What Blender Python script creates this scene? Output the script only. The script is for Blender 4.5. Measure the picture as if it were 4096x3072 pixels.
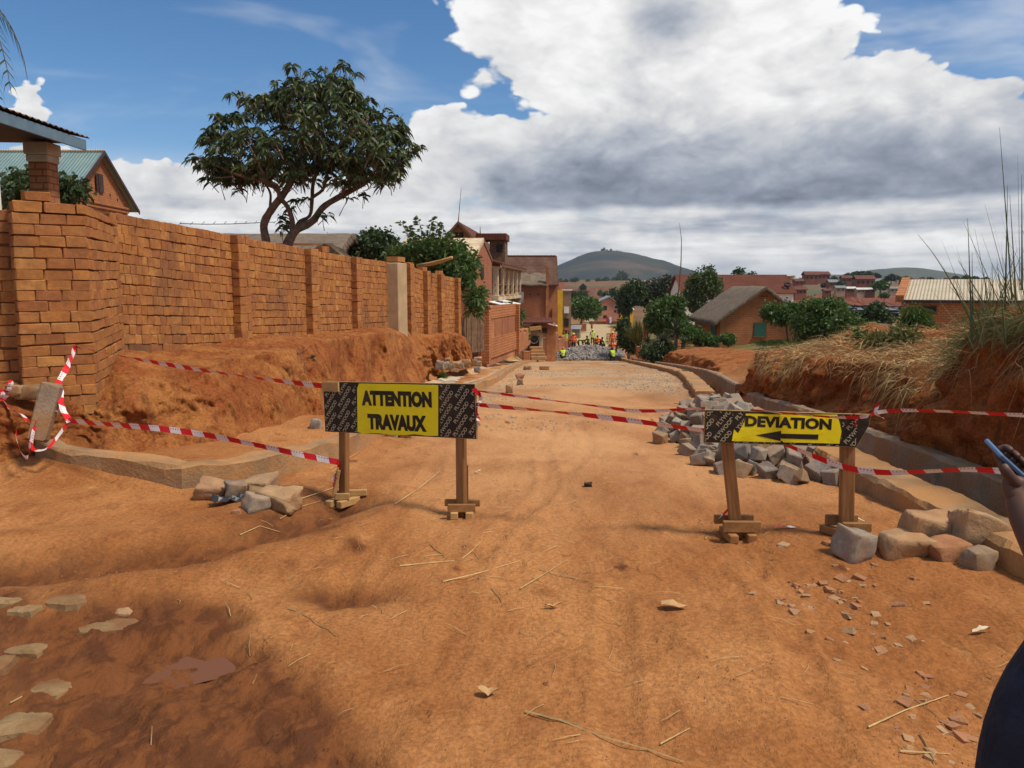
import bpy, bmesh, math, random
import numpy as np
from mathutils import Vector, Matrix, Euler

random.seed(7)
rng = np.random.default_rng(7)
SC = bpy.context.scene
COL = SC.collection
for _o in list(bpy.data.objects):
    bpy.data.objects.remove(_o)
R = math.radians

# ------------------------------------------------------------------ camera
EYE = 1.65
PITCH = R(6.84)
FPX = 800.0
cam_d = bpy.data.cameras.new('camera')
cam_d.sensor_width = 36.0
cam_d.lens = FPX / 1024 * 36.0
cam_d.clip_start = 0.05
cam_d.clip_end = 20000
cam = bpy.data.objects.new('camera', cam_d)
COL.objects.link(cam)
cam.location = (0, 0, EYE)
cam.rotation_euler = (R(90) - PITCH, 0, 0)
SC.camera = cam

# ------------------------------------------------------------------ light, sky, exposure
SUN_EL, SUN_AZ = R(58), R(112)          # azimuth clockwise from +Y (view direction): the sun stands to the right, a little behind the viewer
SUN_DIR = Vector((math.sin(SUN_AZ) * math.cos(SUN_EL), math.cos(SUN_AZ) * math.cos(SUN_EL), math.sin(SUN_EL)))
sun_d = bpy.data.lights.new('sun', 'SUN')
sun_d.energy = 3.2
sun_d.angle = R(11)
sun_d.color = (1.0, 0.90, 0.75)
sun = bpy.data.objects.new('sun', sun_d)
COL.objects.link(sun)
sun.rotation_euler = (-SUN_DIR).to_track_quat('-Z', 'Y').to_euler()
SC.view_settings.view_transform = 'Standard'
SC.view_settings.look = 'None'
SC.view_settings.gamma = 1.0
SC.view_settings.use_curve_mapping = False
SC.view_settings.exposure = 0.34
SC.cycles.use_denoising = True
try:
    SC.cycles.denoiser = 'OPENIMAGEDENOISE'
except Exception:
    pass
SC.cycles.max_bounces = 5
SC.cycles.diffuse_bounces = 2
SC.cycles.volume_bounces = 0
SC.cycles.transparent_max_bounces = 6
SC.render.film_transparent = False


class NT:
    """small helper around a node tree"""
    def __init__(s, tree):
        s.t = tree
    def n(s, kind, **kw):
        nd = s.t.nodes.new(kind)
        for k, v in kw.items():
            setattr(nd, k, v)
        return nd
    def link(s, a, b):
        s.t.links.new(a, b)
    def put(s, sock, v):
        if v is None:
            return
        if isinstance(v, bpy.types.NodeSocket):
            s.t.links.new(v, sock)
        else:
            try:
                sock.default_value = v
            except Exception:
                sock.default_value = tuple(v) + (1.0,)
    def m(s, op, a, b=None, c=None, clamp=False):
        nd = s.n('ShaderNodeMath', operation=op, use_clamp=clamp)
        for i, v in enumerate((a, b, c)):
            if v is not None:
                s.put(nd.inputs[i], v)
        return nd.outputs[0]
    def vm(s, op, a, b=None):
        nd = s.n('ShaderNodeVectorMath', operation=op)
        s.put(nd.inputs[0], a)
        if b is not None:
            s.put(nd.inputs[3] if op == 'SCALE' else nd.inputs[1], b)
        return nd.outputs[0]
    def mix(s, f, a, b):
        nd = s.n('ShaderNodeMix', data_type='RGBA')
        nd.clamp_factor = True
        s.put(nd.inputs[0], f)
        for sock, v in ((nd.inputs[6], a), (nd.inputs[7], b)):
            if isinstance(v, bpy.types.NodeSocket):
                s.link(v, sock)
            else:
                sock.default_value = (v[0], v[1], v[2], 1)
        return nd.outputs[2]
    def mul(s, col, k):
        nd = s.n('ShaderNodeMix', data_type='RGBA', blend_type='MULTIPLY')
        nd.inputs[0].default_value = 1.0
        s.put(nd.inputs[6], col)
        if isinstance(k, bpy.types.NodeSocket):
            s.link(k, nd.inputs[7])
        else:
            nd.inputs[7].default_value = (k, k, k, 1) if isinstance(k, (int, float)) else (k[0], k[1], k[2], 1)
        return nd.outputs[2]
    def noise(s, vec, scale, detail=4, rough=0.55, dist=0.0, out=0):
        nd = s.n('ShaderNodeTexNoise')
        if vec is not None:
            s.link(vec, nd.inputs['Vector'])
        nd.inputs['Scale'].default_value = scale
        nd.inputs['Detail'].default_value = detail
        nd.inputs['Roughness'].default_value = rough
        nd.inputs['Distortion'].default_value = dist
        return nd.outputs[out]
    def ramp(s, f, lo, hi, a=0.0, b=1.0):
        nd = s.n('ShaderNodeMapRange', interpolation_type='SMOOTHSTEP')
        s.put(nd.inputs[0], f)
        nd.inputs[1].default_value = lo
        nd.inputs[2].default_value = hi
        nd.inputs[3].default_value = a
        nd.inputs[4].default_value = b
        return nd.outputs[0]
    def scalevec(s, vec, sc):
        nd = s.n('ShaderNodeMapping')
        s.link(vec, nd.inputs[0])
        nd.inputs['Scale'].default_value = sc
        return nd.outputs[0]


def build_world():
    w = bpy.data.worlds.new('World')
    SC.world = w
    w.use_nodes = True
    t = w.node_tree
    t.nodes.clear()
    g = NT(t)
    out = g.n('ShaderNodeOutputWorld')
    sky = g.n('ShaderNodeTexSky', sky_type='NISHITA')
    sky.sun_disc = False
    sky.sun_elevation = SUN_EL
    sky.sun_rotation = SUN_AZ
    sky.altitude = 1300
    sky.air_density = 1.0
    sky.dust_density = 0.6
    sky.ozone_density = 2.0
    bg1 = g.n('ShaderNodeBackground')
    hs = g.n('ShaderNodeHueSaturation')
    hs.inputs['Saturation'].default_value = 1.25
    g.link(sky.outputs[0], hs.inputs['Color'])
    g.link(hs.outputs[0], bg1.inputs[0])
    bg1.inputs[1].default_value = 0.092
    tc = g.n('ShaderNodeTexCoord')
    d = tc.outputs['Generated']
    sep = g.n('ShaderNodeSeparateXYZ')
    g.link(d, sep.inputs[0])
    az = g.m('ARCTAN2', sep.outputs[0], sep.outputs[1])
    el = g.m('ARCSINE', sep.outputs[2])
    # the bank of cloud repeats round the horizon (mirror every 80 degrees)
    az = g.m('SUBTRACT', g.m('PINGPONG', g.m('ADD', az, R(40)), R(80)), R(40))
    # noise that breaks up the outlines
    wv = g.scalevec(d, (1.0, 1.0, 1.7))
    wn = g.noise(wv, 7.0, 4, 0.62, out=1)
    wsp = g.n('ShaderNodeSeparateColor'); g.link(wn, wsp.inputs[0])
    warp_a = g.m('SUBTRACT', wsp.outputs[0], 0.5)
    warp_b = g.m('SUBTRACT', wsp.outputs[1], 0.5)
    azw = g.m('MULTIPLY_ADD', warp_a, 0.14, az)
    elw = g.m('MULTIPLY_ADD', warp_b, 0.10, el)

    def ang(u, v):
        a = (u - 512) / FPX; b = (384 - v) / FPX
        x, y, z = a, math.cos(PITCH) + b * math.sin(PITCH), -math.sin(PITCH) + b * math.cos(PITCH)
        return math.atan2(x, y), math.asin(z / math.sqrt(x * x + y * y + z * z))

    def blob(u, v, ru, rv, A=azw, E=elw):
        a0, e0 = ang(u, v)
        fa = g.m('MULTIPLY_ADD', A, FPX / ru, -a0 * FPX / ru)
        fe = g.m('MULTIPLY_ADD', E, FPX / rv, -e0 * FPX / rv)
        r2 = g.m('MULTIPLY_ADD', fa, fa, g.m('MULTIPLY', fe, fe))
        return g.m('SUBTRACT', 1.0, g.m('SQRT', r2))      # 1 at the middle, 0 on the rim

    def union(bl):
        r = bl[0]
        for b in bl[1:]:
            r = g.m('MAXIMUM', r, b)
        return r
    cum = union([
        blob(660, -5, 130, 70), blob(590, 190, 130, 24), blob(590, 45, 130, 66), blob(715, 66, 140, 92), blob(665, 125, 140, 66), blob(860, 112, 100, 66),
        blob(960, 140, 80, 58), blob(525, 165, 130, 42), blob(760, 172, 260, 44), blob(940, 186, 160, 40),
        blob(445, 140, 46, 32), blob(520, 22, 70, 40),
        blob(290, 205, 150, 32), blob(165, 185, 70, 28), blob(36, 112, 14, 24),
        blob(70, 160, 46, 18), blob(400, 190, 70, 24), blob(500, 235, 420, 26), blob(900, 240, 260, 30)])
    fine = g.m('SUBTRACT', g.noise(wv, 18.0, 4, 0.58), 0.5)
    vo = g.n('ShaderNodeTexVoronoi'); vo.inputs['Scale'].default_value = 17.0; vo.inputs['Detail'].default_value = 2.0
    vo.inputs['Roughness'].default_value = 0.6
    g.link(g.vm('ADD', wv, g.vm('SCALE', wn, 0.09)), vo.inputs['Vector'])
    cauli = g.m('SUBTRACT', 0.86, vo.outputs['Distance'])
    dens = g.m('MULTIPLY_ADD', cauli, 0.42, g.m('MULTIPLY_ADD', fine, 0.34, g.m('MINIMUM', g.m('MULTIPLY_ADD', cum, 1.35, 0.03), 0.9)))
    # scattered cloud above the frame too
    gen = g.ramp(g.noise(g.scalevec(d, (1, 1, 1.4)), 2.6, 3, 0.6), 0.52, 0.66, 0.0, 0.5)
    gen = g.m('MULTIPLY', gen, g.ramp(el, R(20), R(27)))
    mask = g.ramp(g.m('MAXIMUM', dens, g.m('ADD', gen, -0.05)), 0.0, 0.16)
    # thin veil and the pale air near the horizon
    veil = g.m('MULTIPLY', g.ramp(g.noise(g.scalevec(d, (1.0, 1.0, 4.0)), 3.0, 4, 0.6, 0.4), 0.48, 0.75), 0.38)
    hor = g.ramp(el, R(9.5), R(4.5), 0.0, 0.93)
    cover = g.m('MAXIMUM', mask, g.m('MAXIMUM', veil, hor))
    # brightness of the cloud: white tops, flat grey undersides, a second grey shelf lower down
    pn = g.noise(g.scalevec(d, (1, 1, 2.0)), 10.0, 5, 0.6, 0.3, out=1)
    psp = g.n('ShaderNodeSeparateColor'); g.link(pn, psp.inputs[0])
    puff = g.m('SUBTRACT', psp.outputs[0], 0.5)
    puff2 = g.m('SUBTRACT', psp.outputs[1], 0.5)
    els = g.m('MULTIPLY_ADD', warp_b, 0.055, g.m('MULTIPLY_ADD', puff2, 0.05, el))
    eln = g.m('MULTIPLY_ADD', warp_a, 0.030, el)
    big = g.ramp(azw, R(-7), R(3), 0.22, 1.0)
    under = g.m('MULTIPLY', g.ramp(els, R(13.8), R(6.6)), g.ramp(eln, R(5.0), R(6.0)))
    shelf = g.m('MULTIPLY', g.m('MULTIPLY', g.ramp(eln, R(5.6), R(4.2)), g.ramp(eln, R(3.3), R(3.9))), g.ramp(azw, R(6), R(14)))
    lump = g.ramp(blob(672, 15, 75, 50), 0.0, 1.0)
    lowc = g.ramp(eln, R(6.2), R(5.0))
    shade = g.m('ADD', g.m('MULTIPLY', g.m('MULTIPLY', under, big), 0.60), g.m('MULTIPLY', shelf, 0.24))
    shade = g.m('ADD', shade, g.m('ADD', g.m('MULTIPLY', lump, 0.34), g.m('MULTIPLY', lowc, 0.17)))
    tex = g.m('MULTIPLY', g.m('ADD', g.m('MULTIPLY', cauli, 0.24), g.m('ADD', g.m('MULTIPLY', puff, 0.75), g.m('MULTIPLY', puff2, 0.5))), g.m('SUBTRACT', 0.85, g.m('MULTIPLY', shade, 0.5)))
    strat = g.m('SUBTRACT', g.noise(g.scalevec(d, (1, 1, 8.0)), 7.0, 3, 0.6, 0.2), 0.5)
    tex = g.m('ADD', tex, g.m('MULTIPLY', g.m('MULTIPLY', strat, 1.1), g.ramp(el, R(7), R(4))))
    lum = g.m('ADD', g.m('SUBTRACT', 0.95, shade), tex)
    lum = g.m('MINIMUM', g.m('MAXIMUM', lum, 0.17), 1.0)
    ccol = g.mix(g.ramp(lum, 0.2, 0.85), (0.82, 0.95, 1.20), (1.0, 1.0, 1.0))
    ccol = g.mul(ccol, lum)
    bg2 = g.n('ShaderNodeBackground')
    g.link(ccol, bg2.inputs[0])
    bg2.inputs[1].default_value = 0.76
    ms = g.n('ShaderNodeMixShader')
    g.link(cover, ms.inputs[0])
    g.link(bg1.outputs[0], ms.inputs[1])
    g.link(bg2.outputs[0], ms.inputs[2])
    g.link(ms.outputs[0], out.inputs[0])


build_world()
SC.world.cycles.sampling_method = 'MANUAL'
SC.world.cycles.sample_map_resolution = 256


# ------------------------------------------------------------------ helpers: pixels, noise, meshes
def P(u, v, Y):
    """world point at horizontal depth Y seen at picture position (u, v) of a 1024 x 768 frame"""
    a = (u - 512) / FPX; b = (384 - v) / FPX
    dy = math.cos(PITCH) + b * math.sin(PITCH)
    t = Y / dy
    return Vector((a * t, Y, EYE + t * (-math.sin(PITCH) + b * math.cos(PITCH))))


def PZ(u, v, z):
    """world point on the plane of height z seen at (u, v)"""
    a = (u - 512) / FPX; b = (384 - v) / FPX
    dz = -math.sin(PITCH) + b * math.cos(PITCH)
    t = (z - EYE) / dz
    return Vector((a * t, t * (math.cos(PITCH) + b * math.sin(PITCH)), z))


def _hash(ix, iy, iz, seed):
    h = (ix * 374761393 + iy * 668265263 + iz * 2147483647 + seed * 1274126177) & 0xFFFFFFFF
    h = ((h ^ (h >> 13)) * 1274126177) & 0xFFFFFFFF
    h = h ^ (h >> 16)
    return (h & 0xFFFFFF) / float(0xFFFFFF)


def vnoise(x, y, z=0.0, seed=0):
    x = np.asarray(x, float); y = np.asarray(y, float)
    z = np.zeros_like(x) + z
    ix = np.floor(x).astype(np.int64); iy = np.floor(y).astype(np.int64); iz = np.floor(z).astype(np.int64)
    fx, fy, fz = x - ix, y - iy, z - iz
    fx = fx * fx * (3 - 2 * fx); fy = fy * fy * (3 - 2 * fy); fz = fz * fz * (3 - 2 * fz)
    def H(a, b, c):
        return _hash(ix + a, iy + b, iz + c, seed)
    x00 = H(0, 0, 0) * (1 - fx) + H(1, 0, 0) * fx
    x10 = H(0, 1, 0) * (1 - fx) + H(1, 1, 0) * fx
    x01 = H(0, 0, 1) * (1 - fx) + H(1, 0, 1) * fx
    x11 = H(0, 1, 1) * (1 - fx) + H(1, 1, 1) * fx
    return ((x00 * (1 - fy) + x10 * fy) * (1 - fz) + (x01 * (1 - fy) + x11 * fy) * fz) * 2 - 1


def fbm(x, y, z=0.0, octv=4, seed=0, gain=0.5):
    r = 0.0; a = 1.0; f = 1.0
    for i in range(octv):
        r = r + a * vnoise(np.asarray(x) * f, np.asarray(y) * f, np.asarray(z) * f, seed + i * 17)
        a *= gain; f *= 2.03
    return r


def sstep(a, b, x):
    t = np.clip((np.asarray(x, float) - a) / (b - a), 0, 1)
    return t * t * (3 - 2 * t)


def tag(o, label=None, cat=None, group=None, kind=None):
    if label: o['label'] = label
    if cat: o['category'] = cat
    if group: o['group'] = group
    if kind: o['kind'] = kind
    return o


def empty(name, loc=(0, 0, 0), rz=0.0, label=None, cat=None, group=None):
    o = bpy.data.objects.new(name, None)
    o.empty_display_size = 0.2
    COL.objects.link(o)
    o.location = loc
    o.rotation_euler = (0, 0, rz)
    return tag(o, label, cat, group)


def mesh_from(name, verts, faces, mats, smooth=False, fmat=None, uvs=None):
    me = bpy.data.meshes.new(name)
    me.from_pydata([tuple(v) for v in verts], [], [tuple(f) for f in faces])
    for mt in (mats if isinstance(mats, (list, tuple)) else [mats]):
        me.materials.append(mt)
    if fmat is not None:
        me.polygons.foreach_set('material_index', fmat)
    if smooth:
        me.polygons.foreach_set('use_smooth', [True] * len(me.polygons))
    if uvs is not None:
        l = me.uv_layers.new(name='UVMap')
        idx = np.zeros(len(me.loops), dtype=np.int64)
        me.loops.foreach_get('vertex_index', idx)
        l.data.foreach_set('uv', np.asarray(uvs, float)[idx].ravel())
    me.update()
    return me


def link(name, me, parent=None, loc=None):
    o = bpy.data.objects.new(name, me)
    COL.objects.link(o)
    if parent is not None:
        o.parent = parent
    if loc is not None:
        o.location = loc
    return o


class MB:
    """collects simple solids and links them as one mesh object"""
    def __init__(s):
        s.v = []; s.f = []; s.fm = []
    def add(s, vs, fs, mi=0):
        b = len(s.v)
        s.v += [Vector(v) for v in vs]
        s.f += [[i + b for i in f] for f in fs]
        s.fm += [mi] * len(fs)
        return s
    def box(s, c, size, rot=None, mi=0, taper=(1, 1)):
        hx, hy, hz = size[0] / 2, size[1] / 2, size[2] / 2
        vs = []
        for z in (-1, 1):
            tx, ty = (1, 1) if z < 0 else taper
            for x, y in ((-1, -1), (1, -1), (1, 1), (-1, 1)):
                vs.append(Vector((x * hx * tx, y * hy * ty, z * hz)))
        if rot is not None:
            M = rot if isinstance(rot, Matrix) else Euler(rot).to_matrix()
            vs = [M @ v for v in vs]
        c = Vector(c)
        return s.add([v + c for v in vs], [(0, 3, 2, 1), (4, 5, 6, 7), (0, 1, 5, 4), (1, 2, 6, 5), (2, 3, 7, 6), (3, 0, 4, 7)], mi)
    def bevbox(s, c, size, bev=0.01, rot=None, mi=0):
        bm = bmesh.new()
        bmesh.ops.create_cube(bm, size=1.0)
        for v in bm.verts:
            v.co = Vector((v.co.x * size[0], v.co.y * size[1], v.co.z * size[2]))
        bmesh.ops.bevel(bm, geom=bm.edges[:], offset=bev, segments=1, affect='EDGES')
        bm.verts.index_update()
        M = Matrix.Identity(3) if rot is None else (rot if isinstance(rot, Matrix) else Euler(rot).to_matrix())
        c = Vector(c)
        s.add([M @ v.co + c for v in bm.verts], [[v.index for v in f.verts] for f in bm.faces], mi)
        bm.free()
        return s
    def tube(s, pts, rad, n=8, mi=0, cap=True):
        pts = [Vector(p) for p in pts]
        if not isinstance(rad, (list, tuple)):
            rad = [rad] * len(pts)
        b = len(s.v)
        prev = None
        for i, p in enumerate(pts):
            d = (pts[min(i + 1, len(pts) - 1)] - pts[max(i - 1, 0)])
            d = d.normalized() if d.length > 1e-9 else Vector((0, 0, 1))
            if prev is None:
                a = d.orthogonal().normalized()
            else:
                a = prev - d * prev.dot(d)
                a = a.normalized() if a.length > 1e-6 else d.orthogonal().normalized()
            prev = a
            c = d.cross(a)
            for k in range(n):
                th = 2 * math.pi * k / n
                s.v.append(p + (a * math.cos(th) + c * math.sin(th)) * rad[i])
        for i in range(len(pts) - 1):
            for k in range(n):
                k2 = (k + 1) % n
                s.f.append([b + i * n + k, b + i * n + k2, b + (i + 1) * n + k2, b + (i + 1) * n + k]); s.fm.append(mi)
        if cap:
            s.f.append([b + k for k in range(n)][::-1]); s.fm.append(mi)
            e = b + (len(pts) - 1) * n
            s.f.append([e + k for k in range(n)]); s.fm.append(mi)
        return s
    def prism(s, poly, d0, d1, axis='y', mi=0):
        """poly: list of 2-D points, extruded along axis from d0 to d1"""
        def mk(p, d):
            return {'y': (p[0], d, p[1]), 'x': (d, p[0], p[1]), 'z': (p[0], p[1], d)}[axis]
        n = len(poly)
        vs = [mk(p, d0) for p in poly] + [mk(p, d1) for p in poly]
        fs = [list(range(n))[::-1], [n + i for i in range(n)]] + [(i, (i + 1) % n, n + (i + 1) % n, n + i) for i in range(n)]
        return s.add(vs, fs, mi)
    def quad(s, a, b, c, d, mi=0):
        return s.add([a, b, c, d], [(0, 1, 2, 3)], mi)
    def build(s, name, mats, parent=None, smooth=False, world=False, loc=None):
        vs = s.v
        if world and parent is not None:
            inv = parent.matrix_basis.inverted()
            vs = [inv @ v for v in vs]
        elif loc is not None and parent is None:
            L = Vector(loc)
            vs = [v - L for v in vs]
        me = mesh_from(name, vs, s.f, mats, smooth, s.fm if any(s.fm) else None)
        bm = bmesh.new(); bm.from_mesh(me)
        bmesh.ops.recalc_face_normals(bm, faces=bm.faces[:])
        bm.to_mesh(me); bm.free()
        return link(name, me, parent, loc if parent is None else None)


# ------------------------------------------------------------------ materials
def new_mat(name):
    mt = bpy.data.materials.new(name)
    mt.use_nodes = True
    t = mt.node_tree
    t.nodes.clear()
    g = NT(t)
    out = g.n('ShaderNodeOutputMaterial')
    b = g.n('ShaderNodeBsdfPrincipled')
    b.inputs['Specular IOR Level'].default_value = 0.3
    g.link(b.outputs[0], out.inputs[0])
    return mt, g, b, out


def bump(g, b, h, strength=0.3, dist=0.02):
    nd = g.n('ShaderNodeBump')
    nd.inputs['Strength'].default_value = strength
    nd.inputs['Distance'].default_value = dist
    g.link(h, nd.inputs['Height'])
    g.link(nd.outputs[0], b.inputs['Normal'])


def coords(g):
    return g.n('ShaderNodeTexCoord').outputs['Object']


def world_pos(g):
    return g.n('ShaderNodeNewGeometry').outputs['Position']


def rnd_socket(g):
    """random value per object and per loose piece"""
    oi = g.n('ShaderNodeObjectInfo'); ge = g.n('ShaderNodeNewGeometry')
    return g.m('FRACT', g.m('ADD', oi.outputs['Random'], ge.outputs['Random Per Island']))


def mat_plain(name, col, rough=0.8, var=0.25, scale=6.0, metal=0.0, bumps=0.0, spec=0.3, bscale=None, dirt=None):
    mt, g, b, out = new_mat(name)
    v = coords(g)
    n = g.noise(v, scale, 5, 0.6)
    c = g.mix(g.ramp(n, 0.25, 0.75), [x * (1 - var) for x in col], [min(1, x * (1 + var)) for x in col])
    if dirt is not None:
        c = g.mix(g.ramp(g.noise(v, scale * 0.35, 6, 0.65, 0.3), 0.36, 0.66), c, dirt)
    g.link(c, b.inputs['Base Color'])
    b.inputs['Roughness'].default_value = rough
    b.inputs['Metallic'].default_value = metal
    b.inputs['Specular IOR Level'].default_value = spec
    if bumps:
        bump(g, b, g.noise(v, bscale or scale * 4, 5, 0.6), bumps, 0.02)
    return mt


def mat_pieces(name, cols, rough=0.9, scale=14.0, bumps=0.4, dirt=None, dirt_amt=0.5, bdist=0.008, stain=None):
    """colour picked per object / loose piece between several colours"""
    mt, g, b, out = new_mat(name)
    r = rnd_socket(g)
    cr = g.n('ShaderNodeValToRGB')
    cr.color_ramp.interpolation = 'LINEAR'
    els = cr.color_ramp.elements
    els[0].position = 0.0; els[0].color = tuple(cols[0]) + (1,)
    els[1].position = 1.0; els[1].color = tuple(cols[-1]) + (1,)
    for i, c in enumerate(cols[1:-1]):
        e = els.new((i + 1) / (len(cols) - 1)); e.color = tuple(c) + (1,)
    g.link(r, cr.inputs[0])
    v = world_pos(g)
    n = g.noise(v, scale, 5, 0.65)
    c = g.mul(cr.outputs[0], g.mix(g.ramp(n, 0.2, 0.8), (0.66, 0.66, 0.66), (1.15, 1.15, 1.15)))
    if dirt is not None:
        c = g.mix(g.m('MULTIPLY', g.ramp(g.noise(v, scale * 0.25, 5, 0.65, 0.4), 0.4, 0.7), dirt_amt), c, dirt)
    if stain is not None:
        c = g.mix(g.m('MULTIPLY', g.ramp(g.noise(g.scalevec(v, (1, 1, .6)), 1.15, 6, 0.68, 0.5), 0.50, 0.70), 0.62), c, stain)
        pit = g.ramp(g.noise(v, 55.0, 3, 0.6), 0.66, 0.72)
        c = g.mix(g.m('MULTIPLY', pit, 0.7), c, (0.10, 0.04, 0.018))
    g.link(c, b.inputs['Base Color'])
    b.inputs['Roughness'].default_value = rough
    bump(g, b, g.noise(v, scale * 2.6, 6, 0.7), bumps, bdist)
    return mt


def mat_brickwork(name, c1, c2, mortar, bw=0.22, bh=0.075, msize=0.012, rough=0.9, dirt=(0.16, 0.06, 0.03), dirt_amt=0.35):
    """far brick walls whose bricks are too small to pick apart; x+y and z of the house's own axes"""
    mt, g, b, out = new_mat(name)
    v = coords(g)
    sp = g.n('ShaderNodeSeparateXYZ'); g.link(v, sp.inputs[0])
    cb = g.n('ShaderNodeCombineXYZ')
    g.link(g.m('ADD', sp.outputs[0], sp.outputs[1]), cb.inputs[0]); g.link(sp.outputs[2], cb.inputs[1])
    br = g.n('ShaderNodeTexBrick')
    g.link(cb.outputs[0], br.inputs['Vector'])
    br.inputs['Color1'].default_value = tuple(c1) + (1,)
    br.inputs['Color2'].default_value = tuple(c2) + (1,)
    br.inputs['Mortar'].default_value = tuple(mortar) + (1,)
    br.inputs['Scale'].default_value = 1.0
    br.inputs['Mortar Size'].default_value = msize
    br.inputs['Mortar Smooth'].default_value = 0.3
    br.inputs['Brick Width'].default_value = bw
    br.inputs['Row Height'].default_value = bh
    n = g.noise(v, 1.1, 6, 0.65)
    c = g.mix(g.m('MULTIPLY', g.ramp(n, 0.42, 0.72), dirt_amt), br.outputs[0], dirt)
    c = g.mul(c, g.mix(g.noise(v, 9.0, 4), (0.75, 0.75, 0.75), (1.2, 1.2, 1.2)))
    g.link(c, b.inputs['Base Color'])
    b.inputs['Roughness'].default_value = rough
    bump(g, b, g.m('ADD', g.m('MULTIPLY', br.outputs['Fac'], -1.0), g.m('MULTIPLY', g.noise(v, 30.0, 4), 0.4)), 0.6, 0.015)
    return mt


def mat_leaf(name, cols, rough=0.5, trans=0.25, spec=0.35):
    mt, g, b, out = new_mat(name)
    r = rnd_socket(g)
    cr = g.n('ShaderNodeValToRGB')
    els = cr.color_ramp.elements
    els[0].position = 0.0; els[0].color = tuple(cols[0]) + (1,)
    els[1].position = 1.0; els[1].color = tuple(cols[-1]) + (1,)
    for i, c in enumerate(cols[1:-1]):
        e = els.new((i + 1) / (len(cols) - 1)); e.color = tuple(c) + (1,)
    g.link(r, cr.inputs[0])
    c = g.mul(cr.outputs[0], g.mix(g.noise(world_pos(g), 1.7, 3), (0.6, 0.6, 0.6), (1.3, 1.3, 1.3)))
    g.link(c, b.inputs['Base Color'])
    b.inputs['Roughness'].default_value = rough
    b.inputs['Specular IOR Level'].default_value = spec
    tr = g.n('ShaderNodeBsdfTranslucent')
    g.link(g.mul(c, (1.1, 1.2, 0.6)), tr.inputs[0])
    ms = g.n('ShaderNodeMixShader')
    ms.inputs[0].default_value = trans
    g.link(b.outputs[0], ms.inputs[1]); g.link(tr.outputs[0], ms.inputs[2])
    g.link(ms.outputs[0], out.inputs[0])
    return mt


def mat_earth(name, c_dry, c_red, c_dark, scale=2.0, streak=True, bdist=0.05):
    mt, g, b, out = new_mat(name)
    v = world_pos(g)
    n1 = g.noise(v, scale, 7, 0.62, 0.3)
    c = g.mix(g.ramp(n1, 0.38, 0.62), c_red, c_dry)
    if streak:
        n2 = g.noise(g.scalevec(v, (5.0, 5.0, 0.9)), 1.6, 6, 0.68)
        c = g.mix(g.m('MULTIPLY', g.ramp(n2, 0.48, 0.72), 0.8), c, c_dark)
    sp = g.noise(v, 34.0, 3, 0.6)
    c = g.mul(c, g.mix(g.ramp(sp, 0.3, 0.7), (0.72, 0.70, 0.68), (1.14, 1.14, 1.14)))
    g.link(c, b.inputs['Base Color'])
    b.inputs['Roughness'].default_value = 0.95
    b.inputs['Specular IOR Level'].default_value = 0.15
    cr_ = g.n('ShaderNodeTexVoronoi'); cr_.inputs['Scale'].default_value = 3.2; g.link(g.vm('ADD', v, g.vm('SCALE', g.noise(v, 3.0, 4, 0.6, 0.0, 1), 0.5)), cr_.inputs['Vector'])
    bump(g, b, g.m('ADD', g.m('ADD', g.noise(v, 9.0, 8, 0.68), g.m('MULTIPLY', cr_.outputs['Distance'], -0.7)), g.m('MULTIPLY', g.noise(v, 60.0, 4, 0.6), 0.25)), 0.9, bdist)
    return mt


M = {}
DRY = (0.50, 0.245, 0.095)
RED = (0.36, 0.125, 0.042)
M['earth'] = mat_earth('red_earth_bank', (0.38, 0.150, 0.042), (0.28, 0.084, 0.024), (0.11, 0.038, 0.014))
M['earth_dark'] = mat_earth('mossy_red_earth', (0.33, 0.115, 0.032), (0.28, 0.078, 0.022), (0.075, 0.038, 0.016))
M['brick_damp'] = mat_pieces('damp_stained_brick', [(0.20, 0.085, 0.032), (0.26, 0.115, 0.042), (0.17, 0.075, 0.032), (0.23, 0.10, 0.045)], dirt=(0.11, 0.055, 0.025), dirt_amt=0.7)
M['mud_mortar'] = mat_plain('mud_mortar', (0.17, 0.062, 0.022), 0.95, 0.3, 9)
M['brick'] = mat_pieces('laterite_brick', [(0.40, 0.158, 0.042), (0.45, 0.190, 0.050), (0.38, 0.140, 0.040), (0.51, 0.235, 0.066), (0.32, 0.118, 0.042), (0.46, 0.195, 0.050), (0.42, 0.168, 0.044), (0.35, 0.138, 0.048)],
                        dirt=(0.24, 0.080, 0.028), dirt_amt=0.5, stain=(0.15, 0.070, 0.036), bumps=0.75)
M['cobble'] = mat_pieces('granite_cobble', [(0.20, 0.175, 0.15), (0.30, 0.265, 0.22), (0.24, 0.205, 0.165), (0.36, 0.31, 0.24), (0.30, 0.20, 0.11), (0.22, 0.195, 0.17)], scale=22, dirt=(0.34, 0.16, 0.06), dirt_amt=0.5)
M['rock_tan'] = mat_pieces('dusty_rock', [(0.40, 0.25, 0.13), (0.44, 0.29, 0.16), (0.36, 0.21, 0.11)], scale=9, dirt=(0.42, 0.20, 0.08), dirt_amt=0.6, bumps=0.6, bdist=0.02)
M['rock_red'] = mat_pieces('reddish_rock', [(0.36, 0.165, 0.075), (0.40, 0.20, 0.10)], scale=9, dirt=(0.30, 0.11, 0.04), dirt_amt=0.6, bumps=0.6, bdist=0.02)
M['rock_pale'] = mat_pieces('pale_rock', [(0.30, 0.195, 0.09), (0.26, 0.16, 0.07)], scale=11, dirt=(0.20, 0.08, 0.03), dirt_amt=0.9, bumps=0.6, bdist=0.02)
M['concrete'] = mat_plain('dusty_concrete', (0.30, 0.19, 0.10), 0.92, 0.3, 3.0, bumps=0.6, bscale=30, dirt=(0.42, 0.205, 0.07))
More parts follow.
